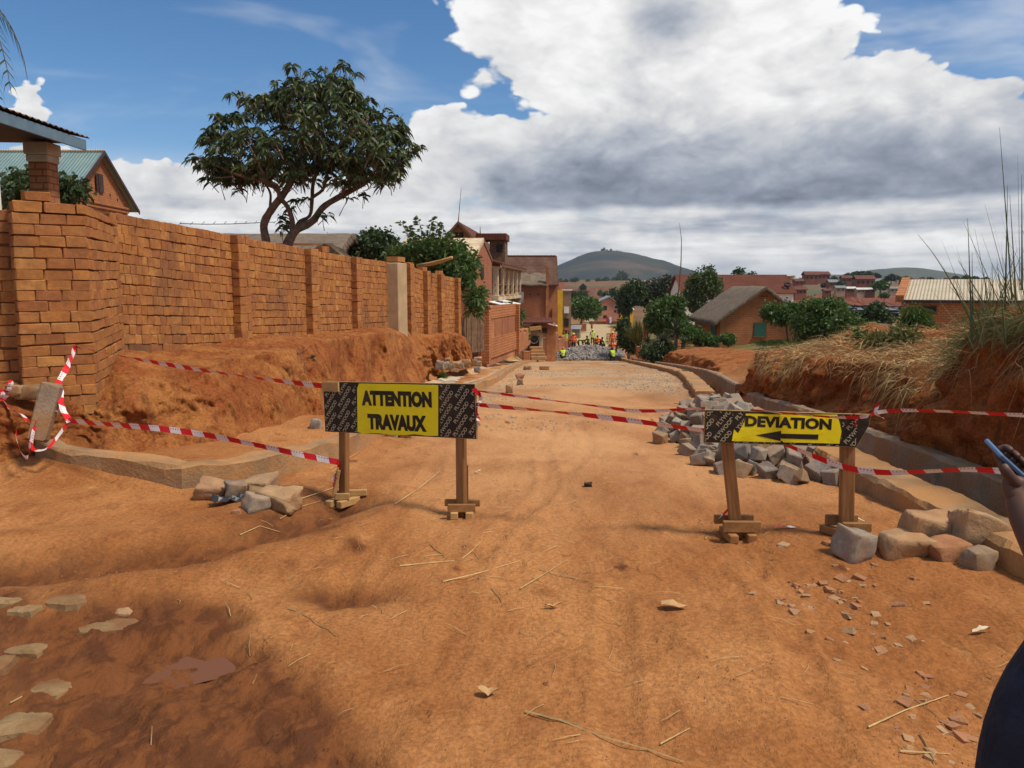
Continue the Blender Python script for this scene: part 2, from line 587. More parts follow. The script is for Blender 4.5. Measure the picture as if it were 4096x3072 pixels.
M['concrete_grey'] = mat_plain('grey_concrete', (0.24, 0.19, 0.14), 0.92, 0.3, 4.0, bumps=0.6, bscale=30, dirt=(0.30, 0.16, 0.07))
M['concrete_pale'] = mat_plain('pale_concrete', (0.50, 0.41, 0.29), 0.92, 0.3, 1.5, bumps=0.4, bscale=30, dirt=(0.48, 0.29, 0.14))
M['render'] = mat_plain('cement_render', (0.42, 0.29, 0.16), 0.92, 0.15, 3.0, bumps=0.2)
M['cream'] = mat_plain('cream_plaster', (0.62, 0.50, 0.33), 0.9, 0.18, 2.0, dirt=(0.42, 0.28, 0.16))
M['white'] = mat_plain('white_plaster', (0.72, 0.70, 0.62), 0.9, 0.1, 2.0)
M['wood'] = mat_plain('planed_timber', (0.33, 0.17, 0.065), 0.75, 0.25, 5.0, bumps=0.2)
M['wood_pale'] = mat_plain('pale_timber', (0.46, 0.27, 0.10), 0.75, 0.22, 6.0, bumps=0.2)
M['wood_grey'] = mat_plain('weathered_timber', (0.15, 0.085, 0.045), 0.9, 0.4, 6.0, bumps=0.3)
M['dark'] = mat_plain('dark_interior', (0.03, 0.022, 0.018), 0.9, 0.2)
M['bark'] = mat_plain('bark', (0.16, 0.105, 0.07), 0.92, 0.4, 9.0, bumps=0.6, bscale=30)
M['thatch'] = mat_plain('grey_thatch', (0.15, 0.115, 0.085), 0.95, 0.35, 7.0, bumps=0.9, bscale=45, dirt=(0.20, 0.15, 0.10))
M['straw'] = mat_pieces('dry_straw', [(0.46, 0.32, 0.13), (0.55, 0.40, 0.18), (0.36, 0.24, 0.10), (0.50, 0.36, 0.15)], rough=0.8, bumps=0.0)


def mat_wood_grain(name, c1, c2):
    mt, g, b, out = new_mat(name)
    v = coords(g)
    gr = g.noise(g.scalevec(v, (38.0, 38.0, 2.2)), 1.0, 5, 0.6, 0.6)
    c = g.mix(g.ramp(gr, 0.3, 0.7), c1, c2)
    c = g.mul(c, g.mix(g.noise(v, 3.0, 4), (0.75, 0.72, 0.7), (1.15, 1.12, 1.1)))
    g.link(c, b.inputs['Base Color'])
    b.inputs['Roughness'].default_value = 0.7
    bump(g, b, gr, 0.25, 0.004)
    return mt


M['post'] = mat_wood_grain('sign_post_timber', (0.21, 0.095, 0.032), (0.36, 0.18, 0.065))
M['post_h'] = mat_plain('board_timber', (0.30, 0.145, 0.05), 0.75, 0.3, 8.0, bumps=0.25)
# ------------------------------------------------------------------ the lie of the land
_ry = np.array([-60, -10, 0, 3, 6, 9.25, 15, 22, 26, 45, 60, 66, 70, 76, 85, 100, 130, 170, 200, 260, 350, 480, 560, 700, 900, 1100, 1600, 2600, 9000], float)
_rz = np.array([.4, .05, 0, 0, -.03, -.13, -.48, -.93, -1.2, -2.65, -3.85, -4.3, -4.05, -3.95, -4.25, -4.85, -5.95, -7.1, -7.3, -8.2, -10.2, -10.6, -9.5, -5, 2, 10, 13, 14, 14], float)
def _hermite(xs, ys):
    m = np.gradient(ys, xs)
    def f(x):
        x = np.clip(np.asarray(x, float), xs[0], xs[-1])
        i = np.clip(np.searchsorted(xs, x) - 1, 0, len(xs) - 2)
        h = xs[i + 1] - xs[i]; t = (x - xs[i]) / h
        return ((1 + 2 * t) * (1 - t) ** 2 * ys[i] + t * (1 - t) ** 2 * h * m[i] + t * t * (3 - 2 * t) * ys[i + 1] + t * t * (t - 1) * h * m[i + 1])
    return f
road_z = _hermite(_ry, _rz)
_ly = [-60, 0, 6.4, 6.94, 7.9, 12, 21.8, 48, 72, 110, 170, 260]
_lx = [-2.5, -2.5, -2.45, -2.19, -1.8, -1.4, -.4, .8, 3.9, 8.2, 15.0, 24]
_qy = [-60, 0, 6.7, 15, 22, 26, 61, 72, 110, 170, 260]
_qx = [2.95, 2.95, 2.95, 3.5, 4.77, 5.4, 8.6, 9.4, 13.6, 21.0, 31]
def road_l(y): return np.interp(y, _ly, _lx)
def road_r(y): return np.interp(y, _qy, _qx)
def bank_l(y): return np.interp(y, [4.5, 6.9, 7.9, 9.2, 23.5, 25.5, 31, 36, 48, 58, 72, 110, 200], [-16, -6.2, -5.0, -4.3, -1.6, -1.9, -1.7, -1.2, -.6, .2, 2.2, 5.6, 18])
def land_l(y): return np.interp(y, [5, 8, 9.5, 23.5, 26, 35, 60, 100, 200], [.5, .7, 1.05, 1.35, .75, .7, .45, .3, 0])
def land_r(y): return np.interp(y, [-20, 4, 10, 15, 20, 30, 40, 50, 70, 100, 200], [1.2, 1.3, .85, .75, .35, .6, 1.1, 1.3, 1.5, .8, 0])

def px_ground(u, v, z=0.0):
    p = PZ(u, v, z)
    return p.x, p.y
GULLY = [px_ground(345, 500), px_ground(270, 528), px_ground(200, 548), px_ground(110, 562), px_ground(-20, 578)]
HOLLOW = px_ground(345, 587)
PUDDLE = px_ground(180, 648)
PUD2 = [px_ground(228, 612) + (.13,)]

def seg_dist(x, y, pts):
    best = np.full(np.shape(x), 1e9)
    for (ax, ay), (bx, by) in zip(pts[:-1], pts[1:]):
        dx, dy = bx - ax, by - ay
        t = np.clip(((x - ax) * dx + (y - ay) * dy) / (dx * dx + dy * dy), 0, 1)
        best = np.minimum(best, np.hypot(x - ax - t * dx, y - ay - t * dy))
    return best

def H(x, y, detail=True):
    x = np.asarray(x, float); y = np.asarray(y, float)
    z = road_z(y)
    far = sstep(120, 420, y)
    xl, xr = road_l(y), road_r(y)
    # left pavement and raised land behind the wall
    near_side = sstep(6.3, 6.9, y)
    z = z + (1 - far) * 0.14 * near_side * sstep(-.02, -.22, x - xl)
    z = z + (1 - far) * land_l(y) * sstep(.45, -.35, x - bank_l(y)) * sstep(4.2, 5.5, y)
    side = np.clip(-2.4 - x, 0, 4)
    z = z + (1 - sstep(6.5, 8.0, y)) * side * 0.055 * (1 - far)
    # right: drain channel, then land
    dr = x - xr
    inch = sstep(.36, .42, dr) * (1 - sstep(.95, 1.0, dr)) * sstep(72, 66, y)
    z = z - .30 * inch + (1 - far) * .05 * sstep(.9, 1.05, dr)
    z = z + (1 - far) * land_r(y) * sstep(1.0, 1.0 + 1.6 + np.clip((y - 18) * .35, 0, 6), dr)
    # mounds beside the path on the right
    for (mx, my, rx, ry_, h) in ((7.6, 24.0, .9, 1.2, .30), (6.4, 19.8, .6, .8, .28)):
        z = z + h * np.exp(-((((x - mx) / rx) ** 2 + ((y - my) / ry_) ** 2) * (1 + .5 * fbm(x * 1.1, y * 1.1, 2, 3, 88))) ** 1.6) * (1 + .35 * fbm(x * 2.3, y * 2.3, 5, 4, 89))
    # far ground undulates
    z = z + far * (fbm(x / 160, y / 160, 3.3, 4, 5) * 4.0) * sstep(300, 900, y)
    z = z + sstep(100, 400, x) * sstep(200, 380, y) * (1 - sstep(420, 520, y)) * -.6
    if detail:
        near = 1 - sstep(20, 60, np.hypot(x, y))
        z = z + near * (fbm(x * .9, y * .9, 0, 4, 1) * .028 + fbm(x * 4.2, y * 4.2, 0, 3, 9) * .008 + fbm(x * 14, y * 14, 0, 2, 19) * .0035)
        z = z + (1 - near) * fbm(x * .5, y * .5, 0, 3, 2) * .05
        g = seg_dist(x, y, GULLY)
        z = z - .085 * np.exp(-(g / .20) ** 2) + .055 * np.exp(-((g - .5) / .26) ** 2)
        z = z - .07 * np.exp(-(((x - HOLLOW[0]) / .24) ** 2 + ((y - HOLLOW[1]) / .17) ** 2))
        wet = wet_mask(x, y)
        z = z - .04 * wet + wet * (fbm(x * 5, y * 5, 5, 5, 31, .6) * .024 + np.maximum(0, fbm(x * 13, y * 13, 2, 3, 37)) * .014)
        z = z - .06 * np.exp(-(((x - PUDDLE[0]) / .34) ** 2 + ((y - PUDDLE[1]) / .27) ** 2) ** 2)
        for (qx, qy, qr) in PUD2:
            z = z - .045 * np.exp(-(((x - qx) / qr) ** 2 + ((y - qy) / (qr * .7)) ** 2) ** 2)
        # faint tyre tracks along the road
        for (tx, ts, sd_) in ((-.55, .10, 1), (.15, .06, 2), (.95, .11, 3), (1.7, .08, 4), (-1.1, .02, 5)):
            q = np.abs(x - tx - ts * y - vnoise(y * .45, y * 0 + sd_, 0, 66) * .22)
            z = z + (np.exp(-((q - .11) / .035) ** 2) * .010 - np.exp(-(q / .07) ** 2) * .013) * sstep(1.5, 3.5, y) * (1 - sstep(9, 14, y)) * (.4 + .6 * sstep(-.3, .3, vnoise(y * .8, y * 0 + sd_ + 9, 0, 67)))
        # wheel ruts down the right side of the road
        rut = seg_dist(x, y, [(1.9, 2.2), (1.75, 4.0), (1.35, 5.2)])
        z = z - .03 * np.exp(-(rut / .3) ** 2) + np.exp(-(rut / .45) ** 2) * fbm(x * 9, y * 9, 2, 3, 41) * .018
    return z

WETLINE = [px_ground(-60, 590), px_ground(60, 586), px_ground(170, 590), px_ground(262, 606), px_ground(318, 662), px_ground(372, 735), px_ground(420, 800)]
def wet_mask(x, y):
    x = np.asarray(x, float); y = np.asarray(y, float)
    wx = np.array([p[0] for p in WETLINE]); wy = np.array([p[1] for p in WETLINE])
    # distance below the line from upper left to lower right, in plan
    lim = np.interp(x, wx, wy, left=wy[0], right=-5)
    n = fbm(x * 2.5, y * 2.5, 7, 4, 51) * .16
    return sstep(-.22, .26, lim - y + n * 1.5) * (1 - sstep(-.15, .2, x - wx[-1]))


def build_terrain():
    rr = [0.7]
    while rr[-1] < 9000:
        rr.append(rr[-1] * (1.009 if rr[-1] < 8 else 1.0175) + .002)
    rr = np.array(rr)
    fine = np.linspace(-41, 41, 470)
    coarse = np.concatenate([np.linspace(44, 180, 34), np.linspace(-180, -44, 34)[1:]])
    ang = np.radians(np.sort(np.concatenate([fine, coarse])))
    nr, na = len(rr), len(ang)
    A, Rr = np.meshgrid(ang, rr)
    x = (np.sin(A) * Rr).ravel(); y = (np.cos(A) * Rr).ravel()
    z = H(x, y)
    # centre vertex closes the fan
    verts = np.column_stack([x, y, z])
    verts = np.vstack([verts, [[0, 0, float(H(0., 0.))]]])
    i = np.arange(nr - 1)[:, None] * na; j = np.arange(na - 1)[None, :]
    quads = np.stack([i + j, i + na + j, i + na + j + 1, i + j + 1], -1).reshape(-1, 4)
    seam = np.stack([np.arange(nr - 1) * na + na - 1, np.arange(1, nr) * na + na - 1, np.arange(1, nr) * na, np.arange(nr - 1) * na], -1)
    quads = np.vstack([quads, seam])
    tris = np.array([[k, (k + 1) % na, nr * na] for k in range(na)])
    me = bpy.data.meshes.new('ground')
    me.vertices.add(len(verts)); me.vertices.foreach_set('co', verts.ravel())
    nl = quads.size + tris.size
    me.loops.add(nl)
    me.loops.foreach_set('vertex_index', np.concatenate([quads[:, ::-1].ravel(), tris[:, ::-1].ravel()]))
    npoly = len(quads) + len(tris)
    me.polygons.add(npoly)
    ls = np.concatenate([np.arange(len(quads)) * 4, quads.size + np.arange(len(tris)) * 3])
    me.polygons.foreach_set('loop_start', ls)
    me.polygons.foreach_set('use_smooth', np.ones(npoly, dtype=bool))
    me.update(calc_edges=True)
    x, y = verts[:, 0], verts[:, 1]
    wet = np.maximum(wet_mask(x, y), .97 * np.exp(-(seg_dist(x, y, GULLY) / .3) ** 2 * (1 + .8 * fbm(x * 3, y * 3, 1, 3, 77))))
    wet = np.maximum(wet, np.exp(-(((x - HOLLOW[0]) / .3) ** 2 + ((y - HOLLOW[1]) / .15) ** 2) ** 1.5))
    for (mx, my) in ((7.6, 24.0), (6.4, 19.8), (8.9, 32), (10, 41)):
        wet = np.maximum(wet, .6 * np.exp(-((x - mx) / 1.4) ** 2 - ((y - my) / 2.2) ** 2))
    xl, xr = road_l(y), road_r(y)
    on_road = sstep(-.2, .4, x - xl) * sstep(-.2, .4, xr - x)
    grit = on_road * sstep(11, 22, y) * (.35 + .65 * sstep(-.35, .4, fbm(x * .6, y * .45, 4, 4, 61) + .35 * sstep(24, 60, y)))
    grit = np.maximum(grit, on_road * sstep(9, 14, y) * sstep(1.2, .2, x - xl) * .8)
    grit = np.maximum(grit, on_road * sstep(12, 18, y) * sstep(1.2, .2, xr - x) * .7)
    paved = on_road * sstep(72, 76, y)
    grass = (1 - on_road) * sstep(28, 60, y) * sstep(-.25, .35, fbm(x * .09, y * .09, 1, 4, 71))
    grass = np.maximum(grass, sstep(.2, .5, np.exp(-(((x - 13.5) / 4.5) ** 2 + ((y - 44) / 6) ** 2))) * 1.0)
    grass = np.maximum(grass, (x > xr + 4) * sstep(12, 18, y) * sstep(-.1, .4, fbm(x * .3, y * .3, 1, 4, 73)) * .8)
    grass = np.maximum(grass, .42 * sstep(-.1, .5, fbm(x * 9, y * 9, 0, 3, 5)) * np.exp(-(((x - px_ground(235, 578)[0]) / .3) ** 2 + ((y - px_ground(235, 578)[1]) / .09) ** 2)))
    ca = me.color_attributes.new('mask', 'FLOAT_COLOR', 'POINT')
    ca.data.foreach_set('color', np.column_stack([np.clip(wet, 0, 1), np.clip(grit, 0, 1), np.clip(grass, 0, 1), paved]).ravel())
    # material
    mt, g, b, out = new_mat('dirt_ground')
    v = world_pos(g)
    at = g.n('ShaderNodeAttribute', attribute_name='mask')
    sp = g.n('ShaderNodeSeparateColor'); g.link(at.outputs['Color'], sp.inputs[0])
    wetn, gritn, grassn, pavedn = sp.outputs[0], sp.outputs[1], sp.outputs[2], at.outputs['Alpha']
    vs = g.scalevec(v, (1.0, .55, 1.0))
    n1 = g.noise(vs, .55, 7, 0.62, 0.4)
    n2 = g.noise(vs, 5.0, 7, 0.66, 0.5)
    n3 = g.noise(v, 42.0, 4, 0.65)
    c = g.mix(g.ramp(n1, 0.38, 0.62), (0.305, 0.116, 0.034), (0.45, 0.20, 0.068))
    c = g.mix(g.m('MULTIPLY', g.ramp(n2, 0.50, 0.68), 0.62), c, (0.225, 0.080, 0.024))
    c = g.mix(g.m('MULTIPLY', g.ramp(n2, 0.44, 0.26), 0.40), c, (0.52, 0.265, 0.105))
    c = g.mul(c, g.mix(g.ramp(n3, 0.3, 0.7), (0.74, 0.72, 0.70), (1.13, 1.13, 1.14)))
    # crumbs and specks
    spk = g.m('MULTIPLY', g.ramp(g.noise(vs, 15.0, 4, 0.7, 0.5), 0.63, 0.72), g.ramp(g.noise(vs, 1.7, 4), 0.46, 0.6))
    c = g.mix(g.m('MULTIPLY', spk, 0.7), c, (0.14, 0.050, 0.018))
    # dry dust on the worn crown of the road
    spd = g.n('ShaderNodeSeparateXYZ'); g.link(v, spd.inputs[0])
    dust = g.m('MULTIPLY', g.m('MULTIPLY', g.ramp(spd.outputs[1], 4.2, 9.0), g.ramp(g.m('ABSOLUTE', g.m('SUBTRACT', spd.outputs[0], 0.9)), 2.6, 0.8)), g.ramp(n1, 0.30, 0.60, 0.25, 0.75))
    c = g.mix(dust, c, (0.56, 0.30, 0.135))
    # grey gravel worked into the road
    gcol = g.mix(g.ramp(g.noise(v, 18.0, 5, 0.7), 0.35, 0.65), (0.34, 0.225, 0.125), (0.52, 0.36, 0.205))
    c = g.mix(g.m('MULTIPLY', gritn, 0.9), c, gcol)
    c = g.mix(g.m('MULTIPLY', pavedn, 0.92), c, g.mix(n2, (0.38, 0.28, 0.15), (0.47, 0.36, 0.20)))
    # grass and far fields
    nf = g.noise(g.scalevec(v, (.006, .02, .02)), 1.0, 6, 0.65, 0.6)
    gc = g.mix(g.ramp(nf, 0.38, 0.62), (0.075, 0.115, 0.032), (0.19, 0.155, 0.06))
    c = g.mix(g.m('MULTIPLY', grassn, g.ramp(g.noise(v, 2.2, 5, 0.65), 0.25, 0.5)), c, gc)
    spx = g.n('ShaderNodeSeparateXYZ'); g.link(v, spx.inputs[0])
    farf = g.ramp(spx.outputs[1], 170, 320)
    fc = g.mix(g.ramp(g.noise(g.scalevec(v, (.004, .016, .01)), 1.3, 6, 0.65, 0.5), 0.42, 0.6), (0.085, 0.085, 0.036), (0.20, 0.082, 0.038))
    c = g.mix(farf, c, fc)
    # wet mud
    mudc = g.mix(g.ramp(g.noise(vs, 7.0, 7, 0.7, 0.5), 0.42, 0.58), (0.165, 0.056, 0.017), (0.085, 0.028, 0.010))
    mudc = g.mix(g.m('MULTIPLY', g.ramp(n1, 0.50, 0.66), 0.4), mudc, (0.24, 0.095, 0.032))
    c = g.mix(g.m('MULTIPLY', wetn, 0.93), c, mudc)
    g.link(c, b.inputs['Base Color'])
    wr = g.m('MULTIPLY', wetn, g.ramp(g.noise(vs, 3.4, 5, 0.6), 0.42, 0.62))
    g.link(g.m('SUBTRACT', 0.95, g.m('MULTIPLY', wr, 0.22)), b.inputs['Roughness'])
    b.inputs['Specular IOR Level'].default_value = 0.16
    hgt = g.m('ADD', g.m('ADD', g.m('MULTIPLY', n2, 0.9), g.m('MULTIPLY', g.noise(vs, 15.0, 5, 0.68, 0.3), 0.45)), g.m('ADD', g.m('MULTIPLY', n3, 0.22), g.m('MULTIPLY', spk, 0.25)))
    bump(g, b, hgt, 0.85, 0.04)
    me.materials.append(mt)
    o = link('ground', me)
    return tag(o, 'red dirt ground with the unpaved road running down the hill', None, None, 'structure')


ground = build_terrain()

from mathutils.bvhtree import BVHTree
def _bvh():
    me = ground.data
    n = len(me.vertices)
    co = np.zeros(n * 3); me.vertices.foreach_get('co', co)
    co = co.reshape(-1, 3)
    near = np.hypot(co[:, 0], co[:, 1]) < 420
    idx = np.zeros(len(me.loops), dtype=np.int64); me.loops.foreach_get('vertex_index', idx)
    ls = np.zeros(len(me.polygons), dtype=np.int64); me.polygons.foreach_get('loop_start', ls)
    lt = np.zeros(len(me.polygons), dtype=np.int64); me.polygons.foreach_get('loop_total', lt)
    q = ls[lt == 4]
    quads = idx[q[:, None] + np.arange(4)[None, :]]
    quads = quads[near[quads].all(axis=1)]
    return BVHTree.FromPolygons(co.tolist(), quads.tolist())
GB = _bvh()

def gz(x, y):
    r = GB.ray_cast(Vector((x, y, 60)), Vector((0, 0, -1)))
    return r[0].z if r[0] is not None else float(H(np.array([x]), np.array([y]))[0])

def on_ground(u, v):
    """where the sight line through (u, v) meets the ground"""
    a = (u - 512) / FPX; b = (384 - v) / FPX
    d = Vector((a, math.cos(PITCH) + b * math.sin(PITCH), -math.sin(PITCH) + b * math.cos(PITCH))).normalized()
    r = GB.ray_cast(Vector((0, 0, EYE)), d)
    return r[0]


# ------------------------------------------------------------------ puddle
mt, g, b, out = new_mat('muddy_water')
b.inputs['Base Color'].default_value = (0.17, 0.066, 0.022, 1)
b.inputs['Roughness'].default_value = 0.16
b.inputs['Specular IOR Level'].default_value = 0.22
bump(g, b, g.noise(world_pos(g), 9.0, 3), 0.10, 0.01)
M['mudwater'] = mt
def puddle(c, r, lift, label, seed):
    vs = [(0, 0, 0)]
    for k in range(48):
        th = 2 * math.pi * k / 48
        q = r * (1 + .10 * math.sin(2 * th + seed) + .06 * math.sin(5 * th + seed * 2))
        vs.append((math.cos(th) * q, math.sin(th) * q * .8, 0))
    o = link('puddle', mesh_from('puddle', vs, [(0, 1 + k, 1 + (k + 1) % 48) for k in range(48)], M['mudwater'], True), None, (c[0], c[1], gz(c[0], c[1]) + lift))
    tag(o, label, None, None, 'structure')
puddle(PUDDLE, .22, -.001, 'small brown puddle in the wet mud at lower left', 1)


# ------------------------------------------------------------------ earth banks
def catmull(pts, n):
    """smooth resampling of a list of tuples"""
    pts = np.array(pts, float)
    d = np.r_[0, np.cumsum(np.linalg.norm(np.diff(pts[:, :3], axis=0), axis=1) + 1e-6)]
    s = np.linspace(0, d[-1], n)
    m = np.gradient(pts, d, axis=0)
    i = np.clip(np.searchsorted(d, s, side='right') - 1, 0, len(d) - 2)
    h = (d[i + 1] - d[i])[:, None]; t = ((s - d[i])[:, None]) / h
    return ((1 + 2 * t) * (1 - t) ** 2 * pts[i] + t * (1 - t) ** 2 * h * m[i] + t * t * (3 - 2 * t) * pts[i + 1] + t * t * (t - 1) * h * m[i + 1])


def bank(name, stations, mat, ns, nt, amp, seed, lobes=.16):
    """stations: (A inner top, C crest, F foot) along the bank"""
    S = catmull([tuple(a) + tuple(c) + tuple(f) for a, c, f in stations], ns)
    A, Cc, F = S[:, 0:3], S[:, 3:6], S[:, 6:9]
    out_dir = F - A; out_dir[:, 2] = 0
    out_dir /= np.linalg.norm(out_dir, axis=1)[:, None] + 1e-9
    seg = np.r_[0, np.cumsum(np.linalg.norm(np.diff(Cc, axis=0), axis=1))]
    V = np.zeros((ns, nt, 3))
    for j in range(nt):
        t = j / (nt - 1)
        if t < .35:
            k = t / .35
            p = A * (1 - k) + Cc * k
            p[:, 2] += .03 * math.sin(k * math.pi)
        else:
            k = (t - .35) / .65
            kx = k ** 1.6 * .55 + k * .25 + .20 * k ** 3
            kz = 1 - (1 - k) ** .9
            p = Cc + (F - Cc) * kx
            p[:, 2] = Cc[:, 2] + (F[:, 2] - Cc[:, 2]) * kz
        face = float(np.clip((t - .25) / .25, 0, 1)) * float(np.clip((1.0 - t) / .12 + .35, 0, 1))
        lob = (.42 - np.abs(vnoise(seg * .95, seg * 0 + .3, t * 1.1, seed))) * lobes * 1.7 + vnoise(seg * 2.6, seg * 0, t * 1.5, seed + 1) * lobes * .45
        dz = fbm(p[:, 0] * 2.6, p[:, 1] * 2.6, p[:, 2] * 2.2, 6, seed + 2, .58)
        rough = np.abs(fbm(p[:, 0] * 8, p[:, 1] * 8, p[:, 2] * 8, 3, seed + 12)) * .045
        V[:, j] = p + out_dir * ((lob + dz * amp - rough) * face)[:, None]
        V[:, j, 2] += (dz * amp * .35 + vnoise(p[:, 0] * 1.2, p[:, 1] * 1.2, 0, seed + 7) * amp * .5) * (1 - face * .5) * (1 if 0 < j else .3)
    verts = V.reshape(-1, 3)
    i = np.arange(ns - 1)[:, None] * nt; j = np.arange(nt - 1)[None, :]
    f = np.stack([i + j, i + j + 1, i + nt + j + 1, i + nt + j], -1).reshape(-1, 4)
    me = mesh_from(name, verts.tolist(), f.tolist(), mat, True)
    bm = bmesh.new(); bm.from_mesh(me); bmesh.ops.recalc_face_normals(bm, faces=bm.faces[:]); bm.to_mesh(me); bm.free()
    return link(name, me), V


def dn(p, k=.12):
    return Vector((p.x, p.y, p.z - k))
LB = [(Vector((-11.5, 6.5, .95)), Vector((-11.3, 6.1, .8)), Vector((-11, 4.6, .35))),
      (Vector((-8.2, 7.0, .85)), Vector((-8.0, 6.7, .75)), Vector((-7.6, 5.4, .15))),
      (P(-40, 386, 7.3), P(-40, 396, 7.0), dn(P(-50, 456, 6.4))),
      (P(17, 384, 7.5), P(20, 396, 7.2), dn(P(12, 456, 6.7))),
      (P(88, 384, 8.1), P(84, 400, 7.8), dn(P(66, 450, 7.0))),
      (P(121, 352, 9.2), P(126, 382, 8.05), dn(P(110, 458, 7.3))),
      (P(160, 348, 10.1), P(160, 372, 8.45), dn(P(150, 461, 7.55))),
      (P(200, 344, 11.1), P(205, 364, 8.85), dn(P(205, 457, 7.8))),
      (P(240, 339, 12.3), P(250, 353, 9.8), dn(P(250, 442, 8.8))),
      (P(290, 334, 14.0), P(296, 346, 11.0), dn(P(292, 430, 9.8))),
      (P(340, 329, 16.1), P(351, 337, 13.2), dn(P(338, 414, 11.6))),
      (P(385, 328, 18.1), P(398, 334, 15.9), dn(P(395, 395, 14.6))),
      (P(400, 329, 18.9), P(411, 340, 17.6), dn(P(420, 384, 16.6))),
      (P(408, 331, 19.4), P(413, 342, 18.8), dn(P(424, 374, 18.7))),
      (P(430, 333, 21.2), P(438, 337, 20.3), dn(P(442, 370, 20.3))),
      (P(455, 334, 23.6), P(464, 337, 22.6), dn(P(468, 364, 22.3))),
      (P(468, 345, 24.8), P(470, 348, 24.4), dn(P(472, 362, 24.0)))]
lbank, LBV = bank('earth_bank', LB, M['earth'], 520, 64, .11, 3, .34)
tag(lbank, 'eroded red earth bank below the brick wall', None, None, 'structure')
RB = [(Vector((8, -1, 1.9)), Vector((4.4, -1, 1.35)), Vector((4.1, -1, .05))),
      (Vector((7.5, 3, 2.1)), Vector((4.38, 3, 1.62)), Vector((4.12, 3, .05))),
      (Vector((7.0, 6, 2.0)), Vector((4.36, 6, 1.58)), Vector((4.1, 6, .05))),
      (Vector((7.0, 7.6, 1.65)), Vector((4.45, 7.4, 1.32)), Vector((4.15, 7.6, .0))),
      (Vector((7.2, 9.0, 1.3)), Vector((4.72, 8.4, .86)), Vector((4.22, 8.5, -.03))),
      (Vector((7.6, 10.6, 1.08)), Vector((4.85, 9.5, .72)), Vector((4.3, 9.6, -.1))),
      (Vector((7.8, 13.0, .98)), Vector((4.9, 11.1, .60)), Vector((4.42, 11.2, -.15))),
      (Vector((7.8, 15.2, .86)), Vector((4.9, 13.1, .46)), Vector((4.55, 13.2, -.3))),
      (Vector((7.6, 17.6, .66)), Vector((4.9, 15.1, .34)), Vector((4.6, 15.0, -.4))),
      (Vector((7.4, 18.5, .1)), Vector((5.3, 17.2, .3)), Vector((4.75, 16.8, -.6))),
      (Vector((7.2, 19.6, -.5)), Vector((5.9, 18.4, -.3)), Vector((5.5, 17.9, -.75)))]
rbank, RBV = bank('earth_bank', RB, M['earth_dark'], 380, 56, .17, 23, .26)
FB = []
for y_ in (27, 29, 33, 38, 43, 48, 54, 60, 65):
    x_ = float(road_r(y_)); z_ = float(road_z(y_)); h_ = float(np.interp(y_, [27, 30, 48, 62, 65], [.05, .5, .75, .9, .3]))
    FB.append((Vector((x_ + 4.2, y_ + .3, z_ + h_ + .25)), Vector((x_ + 1.75, y_, z_ + h_)), Vector((x_ + 1.3, y_, z_ - .1))))
fbank, FBV = bank('earth_bank', FB, M['earth'], 260, 30, .10, 43, .26)
tag(fbank, 'low red earth cut behind the farther drain under the agaves', None, None, 'structure')
tag(rbank, 'dark red earth bank beside the drain with dry grass on top', None, None, 'structure')


# ------------------------------------------------------------------ kerbs, drain, gutter
def sweep(name, path, prof, mat, n, seed, jit=.012, label=None, parent=None, wob=1.0):
    """prof: closed list of (offset to the right of travel, height) ; path (x, y, z)"""
    S = catmull(path, n)
    T = np.gradient(S, axis=0); T[:, 2] = 0
    T /= np.linalg.norm(T, axis=1)[:, None]
    side = np.column_stack([T[:, 1], -T[:, 0], np.zeros(n)])
    m = len(prof)
    V = np.zeros((n, m, 3))
    for k, (o, h) in enumerate(prof):
        p = S + side * o
        p[:, 2] += h
        nz = fbm(S[:, 0] * 3 + k * 7.1, S[:, 1] * 3, k * 1.7, 4, seed)
        V[:, k] = p + side * (nz * jit)[:, None]
        V[:, k, 2] += fbm(S[:, 0] * 4 + k * 3.3, S[:, 1] * 4, k, 3, seed + 5) * jit * wob * (1 if h > 0 else 0)
    vs = V.reshape(-1, 3).tolist()
    fs = [(i * m + k, i * m + (k + 1) % m, (i + 1) * m + (k + 1) % m, (i + 1) * m + k) for i in range(n - 1) for k in range(m)]
    fs += [tuple(range(m))[::-1], tuple((n - 1) * m + k for k in range(m))]
    me = mesh_from(name, vs, fs, mat, False)
    bm = bmesh.new(); bm.from_mesh(me); bmesh.ops.recalc_face_normals(bm, faces=bm.faces[:]); bm.to_mesh(me); bm.free()
    o = link(name, me, parent)
    if label:
        tag(o, label, None, None, 'structure')
    return o


def kz(x, y, k=.0):
    return (x, y, float(road_z(y)) + k)
lk = [(-4.2, 6.95, .12), (-3.9, 6.78, .09), (-3.42, 6.66, .06), (-2.99, 6.53, .03), (-2.72, 6.46, .01), (-2.52, 6.56, 0), (-2.36, 6.72, 0), (-2.19, 6.98, -.01), (-1.98, 7.45, -.04), (-1.8, 8.0, -.07)] + \
     [kz(float(road_l(y)), y) for y in (10, 12, 15, 18, 22, 27, 33, 40, 48, 56, 64, 70)]
sweep('kerb', lk, [(0.02, -.15), (0.012, .165), (-.012, .182), (-.20, .172), (-.22, -.15)], M['concrete'], 420, 4, .022, 'weathered concrete kerb curving along the left edge of the road')
rk1 = [kz(float(road_r(y)), y) for y in (15.6, 17, 19, 22, 26, 32, 40, 50, 60, 67)]
rk0 = [kz(float(road_r(y)), y) for y in (-2, 0, 2, 4, 5, 6, 7, 8, 9.5, 11.5, 13.6)]
sweep('kerb', rk0, [(0, -.2), (0, .12), (.03, .15), (.37, .15), (.40, .12), (.40, -.35)], M['concrete'], 260, 14, .022, 'broad dusty concrete kerb between the road and the drain, near stretch')
